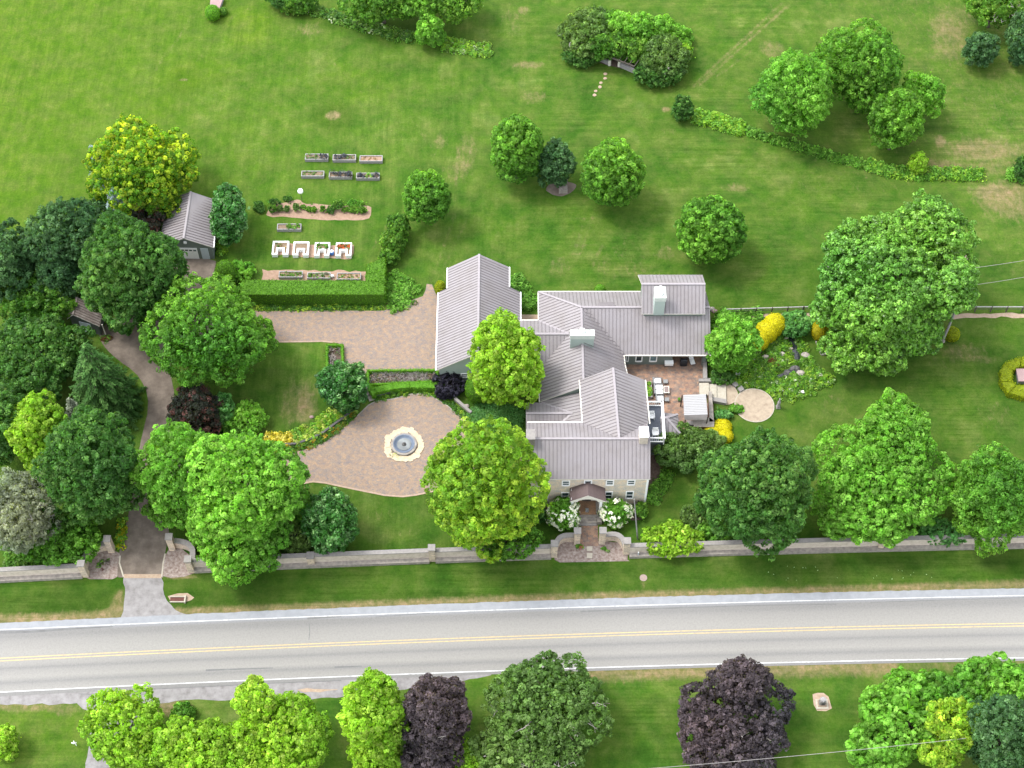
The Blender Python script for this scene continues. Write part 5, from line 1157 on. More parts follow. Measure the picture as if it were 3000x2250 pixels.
c = S(2028, 1056, .4); r = empty('lounge_chair', (c.x, c.y, 0), 'pale folding lounge chair at the porch end', 'chair'); m = MB(); m.bar((c.x + .1, c.y - .5, .35), (c.x - .1, c.y + .3, .38), .55, .06); m.build('seat', WHITE, r); m = MB(); m.bar((c.x - .1, c.y + .3, .38), (c.x - .2, c.y + .7, .95), .55, .06); m.build('backrest', WHITE, r)
for a in (-.25, .25): m = MB(); m.bar((c.x + a, c.y - .4, 0), (c.x + a, c.y + .3, .36), .04, .04); m.build('leg', CAPS, r)
# grill pavilion
z = 2.55; A = S(2002, 1157, z); B = S(2068, 1155, z); C_ = S(2073, 1214, z + .15); D = S(2004, 1216, z + .15)
PV = empty('pavilion', (A.x, D.y, 0), 'metal-topped grill pavilion with brick counters on the patio', 'pavilion')
m = MB(); m.poly([D, C_, B, A]); m.poly([A - Vector((0, 0, .07)), B - Vector((0, 0, .07)), C_ - Vector((0, 0, .07)), D - Vector((0, 0, .07))]); m.build('roof', AWN, PV)['label'] = 'pale ribbed awning slope'
m = MB()
for i in range(1, 12): t = i / 12; m.bar(A.lerp(D, t) + Vector((0, 0, .012)), B.lerp(C_, t) + Vector((0, 0, .012)), .04, .03)
m.build('seam', GREYWOOD, PV)['kind'] = 'stuff'
E1, E0 = S(2071, 1230, 2.15), S(2007, 1230, 2.15)
m = MB(); m.poly([D - Vector((0, .02, 0)), E0, E1, C_ - Vector((0, .02, 0))]); m.build('awning_flap', AWN_SHADED, PV)
for p, q in ((A, .1), (B, .05), (Vector((E1.x, E1.y + .3, 0)), 0), (Vector((E0.x, E0.y + .3, 0)), 0)): m = MB(); m.cbox((p.x - (.12 if p in (A,) else -.1), p.y), .12, .12, 0, 2.5 if q else 2.15); m.build('post', DARKWOOD, PV)
for nm, pts in (('counter', ((2074, 1160), (2083, 1160), (2089, 1246), (2076, 1246))), ('counter', ((2030, 1250), (2030, 1240), (2076, 1236), (2089, 1246), (2088, 1262), (2032, 1262)))):
    m = MB(); m.prism(PX(*pts), 0, .85); o = m.build(nm, REDBR, PV); m = MB(); q = PX(*pts); c = sum(q, Vector()) / len(q); m.prism([p + (p - c).normalized() * .05 for p in q], .85, .93); m.build('countertop', LEDGE, o)
m = MB(); p = S(2025, 1238, .9); m.box(p.x - .5, p.x + .4, p.y - .3, p.y + .3, 0, .9); m.build('grill', CAPS, PV)
c = S(1989, 1175); r = empty('potted_plant', c, 'small potted plant hanging beside the pavilion post', 'plant'); m = MB(); m.lathe((c.x, c.y, 0), [(.14, 0), (.2, .35)], 12); m.build('pot', GREY, r); clump_patch('p', None, [(c.x, c.y, .35)] * 4, .2, .3, ['fresh'], per=16, leaf=.16, root=r, part='foliage')
# statue by the round patio
def statue(px, py, h, label, name='garden_statue', mat=GREYWOOD):
    c = S(px, py); r = empty(name, c, label, 'statue'); m = MB(); m.cbox(c, .5, .5, 0, .18); m.build('plinth', CAPS, r)
    m = MB(); m.lathe((c.x, c.y, .18), [(.2, 0), (.24, .1), (.17, .35 * h), (.2, .5 * h), (.13, .62 * h), (.07, .7 * h), (.11, .78 * h), (.1, .86 * h), (.02, .92 * h)], 12); m.build('figure', mat, r)
statue(2279, 1194, 2.0, 'weathered statue on a plinth beside the round patio')
c = S(2388, 1037); r = empty('driftwood', c, 'bleached driftwood branch at the pond garden edge', 'branch')
m = MB(); p = [S(2391, 1000, .3), S(2398, 1015, .5), S(2405, 1030, .3), S(2408, 1037, .1)]; m.tube(p, [.1, .16, .18, .2], 7); m.build('limb', PALEBARK, r); m = MB(); m.tube([S(2406, 1037, .1), S(2420, 1035, .25)], [.2, .16], 7); m.build('limb', PALEBARK, r)
# ------------------------------------------------------------------ fountain
fc = S(1184, 1304); fr = empty('fountain', fc, 'round stone fountain with a blue basin in the paved circle', 'fountain')
k = 1 / scale_at(fc); R0 = 38 * k; m = MB(); m.lathe(fc, [(R0, 0), (R0, .3), (R0 - .08, .34), (32 * k, .34), (31 * k, .25)], 40); m.f.pop(); m.mi.pop(); m.build('rim', LEDGE, fr)
m = MB(); m.lathe(fc, [(32 * k, .3), (31.5 * k, .38), (29 * k, .36), (25 * k, .22), (21 * k, .14), (0.05, .13)], 40); m.build('basin', BASIN, fr)
m = MB(); m.lathe(fc, [(21 * k, .2), (0.02, .201)], 32); m.build('water', glass('fountain_pool', (0.13, 0.14, 0.14), .1), fr)
m = MB(); m.lathe(fc, [(7 * k, .15), (6 * k, .3), (3 * k, .42), (1 * k, .5)], 14); m.build('spout', DROCK, fr)
m = MB(); n = 26
ring = empty('stone_ring', fc, 'ring of pale uneven flagstones around the fountain', 'stones')
for i in range(n):
    t = 2 * math.pi * i / n; rr = 48 * k * random.uniform(.93, 1.1); a = random.uniform(0, 6)
    q = [(fc.x + rr * math.cos(t) + .46 * random.uniform(.7, 1.2) * math.cos(a + u), fc.y + rr * math.sin(t) + .46 * random.uniform(.7, 1.2) * math.sin(a + u)) for u in np.linspace(0, 2 * math.pi, 8)[:-1]]
    m = MB(); m.prism(q, .03, .1 + .004 * (i % 7)); m.build('flagstone', PEACH, ring)
clump_patch('foliage_tuft', 'low green tuft at the foot of the fountain', [tuple(S(x, y, .05)) for x, y in ((1152, 1332), (1160, 1334))], .45, .22, ['green', 'gold'], cat='plant', per=20, leaf=.14)
# ------------------------------------------------------------------ raised beds
CAB = ((0.05, 0.06, 0.085), (0.11, 0.12, 0.16), .4)
beds = [
 (893, 962, 450, 467, 'top-row wooden planter, leftmost, half pale leaves and half blue cabbage', [(0, .6, ['greyc', 'olive'], .16, 22), (.6, 1, [CAB], .42, 16)]),
 (974, 1043, 452, 469, 'top-row wooden planter, middle, two thirds full of blue cabbage', [(0, .62, [CAB], .42, 22), (.62, 1, ['olive', 'greyc'], .14, 12)]),
 (1053, 1121, 455, 472, 'top-row wooden planter, rightmost, with bare reddish soil', [(0, 1, ['tan'], .06, 10)]),
 (882, 950, 500, 516, 'second-row wooden planter, leftmost, with sparse seedlings', [(0, 1, ['olive'], .1, 22)]),
 (963, 1032, 503, 519, 'second-row wooden planter, middle, crowded with tall blue cabbage', [(0, 1, [CAB, CAB, 'smoke'], .6, 36)]),
 (1043, 1112, 506, 522, 'second-row wooden planter, rightmost, cabbages with one bright green plant', [(0, .38, [CAB], .45, 14), (.38, .7, ['fresh'], .3, 10), (.7, 1, [CAB], .42, 12)]),
 (811, 883, 655, 672, 'single wooden planter left of the white planters, half straw and half greens', [(.4, 1, ['green', 'fresh'], .35, 30)]),
 (816, 887, 794, 812, 'lowest-row wooden planter, leftmost, behind the big hedge', [(0, 1, ['olive', 'green'], .12, 26)]),
 (899, 969, 798, 815, 'lowest-row wooden planter, middle, with a white sack at its end', [(0, 1, ['green', 'greyc'], .22, 30)]),
 (986, 1058, 799, 818, 'lowest-row wooden planter, rightmost, with dry rows of soil', [(0, 1, ['tan', 'olive'], .06, 30)])]
for i, (x0, x1, y0, y1, lb, fill) in enumerate(beds):
    planter(x0, x1, y0, y1, .5, lb, None, group='wooden raised planters', th=.1, cat='planter', name='raised_planter', fill=fill, soil=SOIL if i in (2, 9) else BEDSOIL)
def u_planter(x0, x1, y0, y1, label, fill):
    h = .6; a = S(x0, y1, h); b = S(x1, y0, h); W_ = b.x - a.x; cx = (a.x + b.x) / 2; th = .2; r = empty('keyhole_planter', (cx, a.y, 0), label, 'planter', 'white keyhole planters')
    nw = W_ * .16; nd = (b.y - a.y) * .42
    o = [(a.x, a.y), (cx - nw, a.y), (cx - nw, a.y + nd), (cx + nw, a.y + nd), (cx + nw, a.y), (b.x, a.y), (b.x, b.y), (a.x, b.y)]
    m = MB()
    m.box(a.x, b.x, b.y - th, b.y, 0, h); m.box(a.x, a.x + th, a.y, b.y - th, 0, h - .003); m.box(b.x - th, b.x, a.y, b.y - th, 0, h - .003)
    m.box(a.x + th, cx - nw, a.y, a.y + th, 0, h); m.box(cx + nw, b.x - th, a.y, a.y + th, 0, h); m.box(cx - nw - th, cx - nw, a.y + th, a.y + nd, 0, h - .003); m.box(cx + nw, cx + nw + th, a.y + th, a.y + nd, 0, h - .003)
    m.box(cx - nw - th, cx + nw + th, a.y + nd, a.y + nd + th, 0, h); m.build('frame', WHITE, r)
    m = MB(); m.box(a.x + th, b.x - th, a.y + nd + th, b.y - th, 0.02, h - .14); m.box(a.x + th, cx - nw - th, a.y + th, a.y + nd + th, .02, h - .141); m.box(cx + nw + th, b.x - th, a.y + th, a.y + nd + th, .02, h - .141); m.build('soil', BEDSOIL, r)
    if fill:
        n = fill[1]; P = np.stack([rng.uniform(a.x + th, b.x - th, n), rng.uniform(a.y + nd + th, b.y - th, n), np.full(n, h - .14)], 1); clump_patch('p', None, P, .16, fill[2], fill[0], per=14, leaf=.17, root=r, part='plants')
    return r
u_planter(796, 847, 706, 745, 'white keyhole planter, first from the left, nearly bare', (['olive', 'tan'], 8, .1))
u_planter(857, 906, 708, 747, 'white keyhole planter, second from the left, with bare soil', None)
u_planter(920, 967, 710, 748, 'white keyhole planter, third from the left, with green plants', (['green', 'fresh'], 16, .3))
u_planter(982, 1031, 711, 749, 'white keyhole planter, rightmost, with red-orange flowers', ([((0.4, 0.07, 0.02), (0.5, 0.14, 0.04), .5), 'olive'], 24, .3))
c = S(973, 745); r = empty('water_barrel', c, 'blue barrel with a white lid between two white planters', 'barrel'); m = MB(); m.lathe(c, [(.24, 0), (.28, .3), (.27, .6)], 18); m.build('barrel', BLUE, r); m = MB(); m.lathe(c + Vector((0, .0, .6)), [(.22, 0), (.2, .1)], 16); m.build('lid', WHITE, r)
c = S(974, 812); m = MB(); m.blob((c.x, c.y, .25), .25, (1, .8, 1), .2, 4); tag(m.build('sack', WHITE), 'white sack leaning between the lowest planters', 'sack')
# vegetable plants
veg = [(758, 603, 15, 14, 'dark broad leafy vegetable clump at the left end of the bed', 'deep'), (763, 617, 12, 8, 'low dark clump below the left end of the bed', 'deep'), (799, 612, 10, 11, 'round green potato-like plant, second from the left', 'green'), (821, 611, 7, 8, None, 'olive'), (840, 612, 6, 8, None, 'olive'),
       (867, 607, 7, 10, None, 'olive'), (889, 607, 9, 6, None, 'green'), (906, 613, 7, 7, None, 'green'), (920, 614, 7, 7, None, 'green'), (945, 613, 7, 8, None, 'green'),
       (969, 614, 11, 10, None, 'deep'), (991, 602, 13, 13, 'tallest vegetable clump right of centre in the bed', 'green'), (1012, 614, 10, 8, None, 'green'), (1030, 614, 9, 8, None, 'green'), (1046, 615, 9, 8, None, 'green'), (1062, 615, 9, 9, None, 'green'),
       (805, 592, 16, 5, 'low back row of leafy plants above the left of the bed', 'deep'), (842, 582, 13, 4, 'low leafy plants at the far edge of the bed', 'deep'), (1040, 596, 20, 4, 'low leafy row at the far right of the bed', 'fresh')]
ORD = iter(['third', 'fourth', 'fifth', 'sixth', 'seventh', 'eighth', 'ninth', 'tenth', 'eleventh', 'twelfth', 'thirteenth', 'fourteenth', 'fifteenth'])
for x, y, a, b, lb, kd in veg:
    bush('vegetable_plant', lb or 'small leafy plant, %s from the left in the front row of the vegetable bed' % next(ORD), 'vegetable', x / DK, y / DK, a / DK, b / DK, kd, group='vegetable plants in the long bed', leaf=.17, spacing=.24, tuft=.12, per=8, trunk=False)
# lamps
c = S(885, 590); r = empty('globe_lamp', c, 'white globe lamp on a thin post above the vegetable bed', 'lamp'); m = MB(); m.tube([c, c + Vector((0, 0, 1.75))], [.035, .03], 8); m.build('post', DARKWOOD, r); m = MB(); m.blob((c.x, c.y, 2.05), .37, jit=0, rings=12, seg=20); m.build('lamp_globe', LAMP, r, smooth=True)
for px, py, lb in ((1703, 152, 'small pale lamp post at the left of the arbour'), (1902, 232, 'small pale lamp post at the right of the arbour'), (904, 37, 'thin pale lamp post in the far flower border')):
    c = S(px, py); r = empty('lamp_post', c, lb, 'lamp', 'pale garden lamp posts'); m = MB(); m.tube([c, c + Vector((0, 0, 1.4))], [.05, .045], 8); m.build('post', TRIM, r); m = MB(); m.lathe(c + Vector((0, 0, 1.4)), [(.07, 0), (.15, .12), (.14, .3), (.03, .4)], 10); m.build('lantern', TRIM, r)
# arbour
ab = S(1800, 170); AR = empty('arbour', ab, 'low timber arbour buried in vines in the far lawn', 'arbour')
for px, py in ((1740, 150), (1782, 165), (1820, 178), (1858, 195), (1760, 110), (1800, 115), (1850, 130), (1890, 150)): p = S(px, py); m = MB(); m.cbox(p, .14, .14, 0, 2.4); m.build('post', DARKWOOD, AR)
for a, b in (((1740, 150), (1858, 195)), ((1760, 110), (1890, 150))): a, b = S(*a, 2.4), S(*b, 2.4); m = MB(); m.bar(a, b, .14, .18); m.build('beam', DARKWOOD, AR)
for i in range(9): a = S(1740, 150, 2.52).lerp(S(1858, 195, 2.52), i / 8); b = S(1760, 110, 2.52).lerp(S(1890, 150, 2.52), i / 8); m = MB(); m.bar(a, b, .08, .12); m.build('rafter', DARKWOOD, AR)
for lb, a, b, e in (('pale low wall with a curled end on the left of the arbour opening', (1738, 172), (1784, 192), 1), ('pale low wall with a curled end on the right of the arbour opening', (1812, 196), (1872, 222), -1)):
    A_, B_ = S(*a), S(*b); r = empty('scroll_wall', A_, lb, 'wall', 'pale scroll-ended walls of the arbour'); d = (B_ - A_).normalized(); n = Vector((-d.y, d.x, 0)) * .3
    m = MB(); m.prism([A_, B_, B_ + n, A_ + n], 0, .7); m.build('wall_face', GREYWOOD, r); q = B_ if e > 0 else A_; m = MB(); m.tube([q + n / 2 + Vector((0, 0, .0)), q + n / 2 + Vector((0, 0, 1.0))], [.22, .2], 10); m.build('scroll', TRIM, r)
for i, (px, py) in enumerate(((1773, 217), (1772, 230), (1760, 243), (1758, 255), (1745, 267), (1742, 279))):
    c = S(px, py); q = [(c.x + random.uniform(.2, .32) * math.cos(t), c.y + random.uniform(.2, .3) * math.sin(t)) for t in np.linspace(0, 2 * math.pi, 8)[:-1]]; m = MB(); m.prism(q, 0.0, .06)
    tag(m.build('stepping_stone', SAND), 'pale stepping stone, number %s down the trail from the arbour' % ('one', 'two', 'three', 'four', 'five', 'six')[i], 'stone', 'stepping stones in the far lawn')
# stone barbecue, lantern, drain, manhole, slabs, stones
c = S(1650, 566); r = empty('stone_barbecue', c, 'old stone barbecue on a gravel oval in the back lawn', 'barbecue')
m = MB(); m.box(c.x - .55, c.x + .55, c.y - .1, c.y + 1.0, 0, .55); m.build('hearth', LEDGE, r); m = MB(); m.box(c.x - .5, c.x + .55, c.y + 1.0, c.y + 1.6, 0, 1.15); m.build('chimney', LEDGE, r); m = MB(); m.box(c.x - .3, c.x + .3, c.y + 1.1, c.y + 1.5, 1.15, 1.17); m.build('grate', DROCK, r)
c = S(2408, 2066); r = empty('stone_lantern', c, 'grey stone monument on a stepped base near the road', 'monument')
m = MB(); m.cbox((c.x, c.y + .1), 1.3, 1.1, 0, .12); m.build('base', CREAM, r); m = MB(); m.cbox((c.x, c.y + .15), .9, .75, .12, .22); m.build('step', SAND, r)
m = MB(); k_ = [(-.36, -.25), (.36, -.25), (.36, .25), (-.36, .25)]; q = len(m.v); m.v += [(c.x + a, c.y + .15 + b, .22) for a, b in k_] + [(c.x + a * .85, c.y + .15 + b * .85, .95) for a, b in k_]; m.f += [(0, 1, 5, 4), (1, 2, 6, 5), (2, 3, 7, 6), (3, 0, 4, 7), (4, 5, 6, 7)]; m.mi += [0] * 5; m.build('shaft', CAPS, r)
m = MB(); m.box(c.x - .12, c.x + .2, c.y - .12, c.y - .06, .3, .7); m.build('plaque', BLACK, r); m = MB(); m.blob((c.x, c.y + .2, 1.08), .34, (1.1, .9, .55), .12, 5, 6, 8); m.build('top', GREYWOOD, r)
c = S(519, 1757); r = empty('drain_inlet', c, 'rust brown drain inlet in a sandy patch by the verge', 'drain')
sheet('bare_patch', PX((492, 1748), (520, 1738), (550, 1737), (568, 1750), (560, 1760), (535, 1768), (500, 1765)), .01, SAND, 'sandy patch around the rusty drain inlet', edge=.1)
a = S(497, 1764, .15); b = S(541, 1750, .15); m = MB(); m.box(a.x, b.x, a.y, a.y + .1, 0, .2); m.box(a.x, b.x, b.y, b.y + .12, 0, .3); m.box(b.x, b.x + .16, a.y - .1, b.y + .2, 0, .32); m.build('frame', CREAM, r); m = MB(); m.box(a.x + .02, b.x - .02, a.y + .1, b.y, 0, .14); m.build('grate', RUST, r)
tag(disc('manhole_cover', 1885, 1693, 11, .04, pm('manhole_iron', [(0.2, .15, .13), (.26, .2, .17)], 5), None)[0], 'round brown manhole cover in the verge', 'manhole')['kind'] = 'thing'
del bpy.data.objects['manhole_cover']['kind']
a, b = S(614, 27, .7), S(652, 4, .7); r = empty('pink_slab', (a.x, a.y, 0), 'pink slab-topped box behind a round bush at the top left', 'monument'); m = MB(); m.prism([(a.x + .2, a.y + .2), (b.x - .5, a.y - .3), (b.x, b.y + 1), (a.x, b.y + 1)], 0, .6); m.build('base', GREY, r); m = MB(); m.prism([(a.x, a.y + .2), (b.x - .4, a.y - .4), (b.x + .1, b.y + 1), (a.x - .1, b.y + 1)], .6, .72); m.build('slab', PINK, r)
a, b = S(2984, 1117, .8), S(3060, 1080, .8); r = empty('pink_slab', (a.x, a.y, 0), 'pink slab-topped box inside the C-shaped hedge', 'monument'); m = MB(); m.box(a.x + .1, b.x, a.y + .1, b.y, 0, .7); m.build('base', GREY, r); m = MB(); m.box(a.x, b.x, a.y, b.y, .7, .82); m.build('slab', PINK, r)
for i, (px, py, rr, mt, lb) in enumerate([(1366, 1189, 8, ROCK, 'round grey stone beside the bright ground cover'), (913, 1221, 6, PINK, 'pale pinkish stone on the lawn by the hostas'), (2760, 998, 9, ROCK, 'grey boulder at the foot of the utility pole'), (2838, 754, 11, PINK, 'pale boulder right of the great maple'), (1915, 851, 9, CREAM, 'white stone on the lawn behind the house'),
        (2243, 1045, 9, ROCK, 'large pale rock in the pond garden'), (2292, 1036, 8, ROCK, 'rounded rock left of the pond stream'), (2360, 1040, 12, ROCK, 'long pale rock right of the pond stream'), (2330, 1080, 13, DROCK, 'large dark rock at the pond'), (2345, 1093, 12, ROCK, 'flat pale rock right of the pond'),
        (2306, 1092, 11, DROCK, 'flat dark rock left of the pond'), (2353, 1147, 6, WHITE, 'white oval stone at the edge of the pond garden'), (2418, 1096, 4, ROCK, 'small pale stone on the right edge of the pond garden'), (2162, 1094, 8, WHITE, 'white shell-like stone above the steps'), (2317, 1020, 6, CREAM, 'cream stone in the middle of the stream'),
        (2304, 989, 5, CREAM, 'cream stone at the top left of the stream'), (2334, 1002, 5, CREAM, 'cream stone at the top right of the stream'), (2085, 905, 9, ROCK, 'pale stone behind the house corner, left'), (2094, 911, 8, PINK, 'pinkish stone behind the house corner, right'), (1952, 1130, .1, ROCK, None), (2336, 1123, 4, PINK, 'small pink stone below the pond'), (2256, 1054, .1, ROCK, None)]):
    if lb: c = S(px, py, .1); k = rr / scale_at(c); m = MB(); m.blob((c.x, c.y, k * .15), k, (1.1, .9, .6), .16, i, 6, 9); tag(m.build('boulder', mt), lb, 'stone')
# mailbox-like white post at lower left
c = S(224, 2184); r = empty('white_post', c, 'small white sign post on the near lawn beside the drive', 'sign'); m = MB(); m.tube([c, c + Vector((0, 0, 1.3))], [.05, .04], 6); m.build('post', WHITE, r); m = MB(); m.bar(c + Vector((-.25, -.05, .75)), c + Vector((.15, -.05, 1.05)), .06, .3); m.build('panel', WHITE, r)
c = S(1871, 1618); r = empty('hydrant_marker', c, 'small blue and white marker post at the roadside wall', 'marker'); m = MB(); m.tube([c + Vector((-.1, -.55, .5)), c + Vector((-.1, -.55, 1.1))], [.06, .05], 8); m.build('post', PALEDOOR, r); m = MB(); m.lathe(c + Vector((-.1, -.55, 1.1)), [(.08, 0), (.02, .1)], 8); m.build('cap', WHITE, r)
# flagpole on the front lawn
a = S(1868, 1579); r = empty('flagpole', a, 'thin bare flagpole standing on the front lawn', 'flagpole'); t = SY(1858, 1462, a.y); m = MB(); m.tube([a, (t.x, t.y, t.z)], [.09, .05], 8); m.build('pole', GREYWOOD, r)
# rail fence
RF = empty('rail_fence', S(2125, 920), 'weathered rail fence running right from the house corner', 'fence'); xs = list(range(2125, 3100, 46)); top = lambda px: 906 - (px - 2125) * .03 if px < 2400 else 898 + (px - 2400) * .002
for i, px in enumerate(xs):
    z = 1.05; p = S(px, top(px), z); m = MB(); m.cbox(p, .12 if i % 5 else .2, .12 if i % 5 else .2, 0, z + .08); m.build('post', DARKWOOD, RF)
    if i: a = S(xs[i - 1], top(xs[i - 1]), z); m = MB(); m.bar(a, p, .12, .1); m.build('rail', GREYWOOD, RF); m = MB(); m.bar(a - Vector((0, 0, .45)), p - Vector((0, 0, .45)), .06, .05); m.build('rail', DARKWOOD, RF)
# utility pole and wires
b = S(2760, 1001); t = SY(2850, 790, b.y); t = Vector((b.x + .3, b.y, 11.5)); r = empty('utility_pole', b, 'pale utility pole rising through the great maple', 'pole')
m = MB(); m.tube([b, t], [.17, .11], 10); m.build('pole', GREYWOOD, r); m = MB(); m.bar(t - Vector((.9, 0, 1)), t + Vector((.9, 0, -1)), .12, .12); m.build('crossarm', GREYWOOD, r)
def wire(p, q, label, sag=.8):
    m = MB(); pts = [p.lerp(q, u) - Vector((0, 0, sag * 4 * u * (1 - u))) for u in np.linspace(0, 1, 15)]; m.tube(pts, [.028] * 15, 5); tag(m.build('utility_wire', CAPS), label, 'wire', 'overhead utility wires')
z = t.z; wire(SY(2835, 787, t.y), S(3250, 714, z - 1), 'upper overhead wire leaving the great maple to the right', .4); wire(SY(2845, 836, t.y), S(3250, 760, z - 4), 'lower overhead wire leaving the great maple to the right', .4)
wire(S(1780, 2261, 9), S(2830, 2163, 9), 'overhead wire crossing the near lawn at the bottom right', .5)

# ------------------------------------------------------------------ pond
sheet('pond', smooth_poly(PX((2262, 1106), (2290, 1095), (2310, 1083), (2322, 1068), (2340, 1078), (2342, 1090), (2320, 1094), (2290, 1102), (2275, 1114)), 2), .012, WATER, 'small dark pond in the rock garden')
sheet('stream', smooth_poly(PX((2310, 980), (2328, 976), (2330, 1000), (2340, 1030), (2346, 1050), (2335, 1060), (2322, 1045), (2320, 1020), (2312, 1000)), 2), .012, WATER, 'narrow dark stream above the pond')
T = tree
# ------------------------------------------------------------------ hedges
def Wd(*p): return [S(a * DK, b * DK, 0) for a, b in p]
hz = 2.3
def PZ(z, *pts): return [S(a, b, z) for a, b in pts]
hedge_box('clipped_hedge', 'tall clipped hedge in an L around the kitchen garden', [PZ(hz, (706, 819), (1128, 822), (1127, 862), (708, 862)), PZ(hz, (1074, 775), (1128, 752), (1128, 826), (1072, 824))], hz, 'hedge', size=.2)
def round_rect(px0, px1, py0, py1, z, k=2): return smooth_poly(PZ(z, (px0, py0), (px1, py0), (px1, py1), (px0, py1)), k)
def frame_hedge(label, outer, w_, z, kind='box', size=.14):
    outer = [Vector((p[0], p[1], 0)) for p in outer]; n = len(outer); c = sum(outer, Vector()) / n; polys = []
    def inn(p): d = (p - c); return p - Vector((math.copysign(w_, d.x), math.copysign(w_, d.y), 0))
    for i in range(n): a, b = outer[i], outer[(i + 1) % n]; polys.append([a, b, inn(b), inn(a)])
    return hedge_box('box_hedge', label, polys, z, kind, size=size)
q = PZ(.7, (955, 1008), (1004, 1008), (1008, 1090), (955, 1090)); frame_hedge('narrow clipped box hedge framing bare shrubs at the court corner', q, .22, .75)
q2 = PZ(.7, (1075, 1083), (1283, 1081), (1283, 1118), (1076, 1128)); frame_hedge('long clipped box hedge framing bare rose bushes below the court', q2, .2, .75)
hedge_box('clipped_hedge', 'thick low clipped hedge curving above the fountain court', [PZ(1.0, (1079, 1126), (1094, 1133), (1105, 1150), (1092, 1160), (1076, 1135)), PZ(1.0, (1090, 1134), (1150, 1122), (1156, 1138), (1104, 1150)), PZ(1.0, (1148, 1122), (1200, 1118), (1204, 1134), (1152, 1139)), PZ(1.0, (1198, 1118), (1285, 1120), (1280, 1136), (1202, 1134))], 1.0, 'box', size=.16)
def bare_shrubs(label, x0, x1, y0, y1, n, group):
    r = empty('bare_shrubs', S(x0, y1), label, 'shrub', group); m = MB(); R = random.Random(n)
    for i in range(n):
        c = S(R.uniform(x0, x1), R.uniform(y0, y1))
        for k in range(9): t = R.uniform(0, 6.28); l = R.uniform(.25, .6); m.tube([c, c + Vector((math.cos(t) * l * .5, math.sin(t) * l * .5, R.uniform(.25, .5))), c + Vector((math.cos(t) * l, math.sin(t) * l, R.uniform(.3, .75)))], [.03, .022, .01], 4, False)
    m.build('stems', PALEBARK, r); m = MB(); m.prism(PX((x0 - 4, y0 - 3), (x1 + 4, y0 - 3), (x1 + 4, y1 + 3), (x0 - 4, y1 + 3)), .0, .03); m.build('mulch', MULCH, r)
    P = np.array([tuple(S(R.uniform(x0, x1), R.uniform(y0, y1), .1)) for _ in range(n * 2)]); clump_patch('p', None, P, .3, .3, ['smoke', 'tan', 'olive'], per=7, leaf=.13, root=r, part='foliage')
bare_shrubs('bare twiggy shrubs inside the narrow box hedge', 962, 998, 1020, 1085, 16, 'bare shrubs in box hedges'); bare_shrubs('row of bare rose bushes inside the long box hedge', 1084, 1275, 1094, 1122, 60, 'bare shrubs in box hedges')
# ball and dome bushes (source px)
ball_bush('round_bush', 'round dark green bush in front of the pink slab, top left', 623, 38, 22, 24, 'box', size=.2)
ball_bush('round_bush', 'smaller loose bush right of the round bush at the top left', 653, 34, 13, 13, 'green', size=.2)
ball_bush('round_bush', 'round green bush beside the utility pole', 2788, 979, 24, 23, 'boxy', size=.17)
ball_bush('yellow_bush', 'tallest of the three joined golden bushes above the pond', 2268, 952, 33, 35, 'yellow', group='golden bushes', size=.17)
ball_bush('yellow_bush', 'middle of the three joined golden bushes above the pond', 2246, 972, 34, 34, 'yellow', group='golden bushes', size=.17)
ball_bush('yellow_bush', 'lowest and leftmost golden bush above the pond', 2224, 996, 31, 32, 'yellow', group='golden bushes', size=.17)
ball_bush('yellow_bush', 'golden-green bush half under the great maple', 2402, 968, 24, 32, 'yellowg', group='golden bushes', size=.17)
ball_bush('yellow_bush', 'rearmost golden bush of the trio below the pavilion', 2117, 1250, 27, 24, 'yellow', group='golden bushes', size=.17)
ball_bush('yellow_bush', 'left golden bush of the trio below the pavilion', 2087, 1266, 26, 23, 'yellow', group='golden bushes', size=.17)
ball_bush('yellow_bush', 'front golden bush of the trio below the pavilion', 2124, 1278, 24, 23, 'yellow', group='golden bushes', size=.17)
ball_bush('dome_bush', 'clipped dome of evergreen left of the lime tree by the house', 1396, 1140, 34, 42, 'hedge', size=.17)
ball_bush('dome_bush', 'clipped green dome near the detached garage', 662, 797, 29, 36, 'hedge', size=.17)
ball_bush('cone_bush', 'small clipped green bush behind the house roof', 1758, 850, 16, 17, 'box', size=.15)
ball_bush('round_bush', 'golden-tinged round bush at the corner of the garage wing', 1290, 845, 17, 23, 'boxy', size=.17)
hc = S(2990, 1100, .8)
pc = PZ(1.0, (2992, 1045), (3080, 1045), (3080, 1070), (2990, 1072)); hedge_box('curved_hedge', 'C-shaped yellow-green hedge around the pink slab at the right edge', [pc, PZ(1.0, (2992, 1045), (2990, 1072), (2968, 1084), (2945, 1062)), PZ(1.0, (2945, 1062), (2968, 1084), (2965, 1115), (2933, 1118), (2932, 1085)), PZ(1.0, (2933, 1118), (2965, 1115), (2978, 1128), (2955, 1150)), PZ(1.0, (2955, 1150), (2978, 1128), (3080, 1125), (3080, 1160), (2995, 1162))], 1.0, 'boxy', size=.18)
T('rounded_hedge', 'tall rounded hedge on the right of the kitchen garden', 'hedge', 861, 492, 21, 26, 'green', zb=0, lobe=.3, leaf=.24, spacing=.42, tuft=.22, per=14, trunk=False, more=((850, 520, 25, 26, 0), (842, 552, 20, 19, 0)))
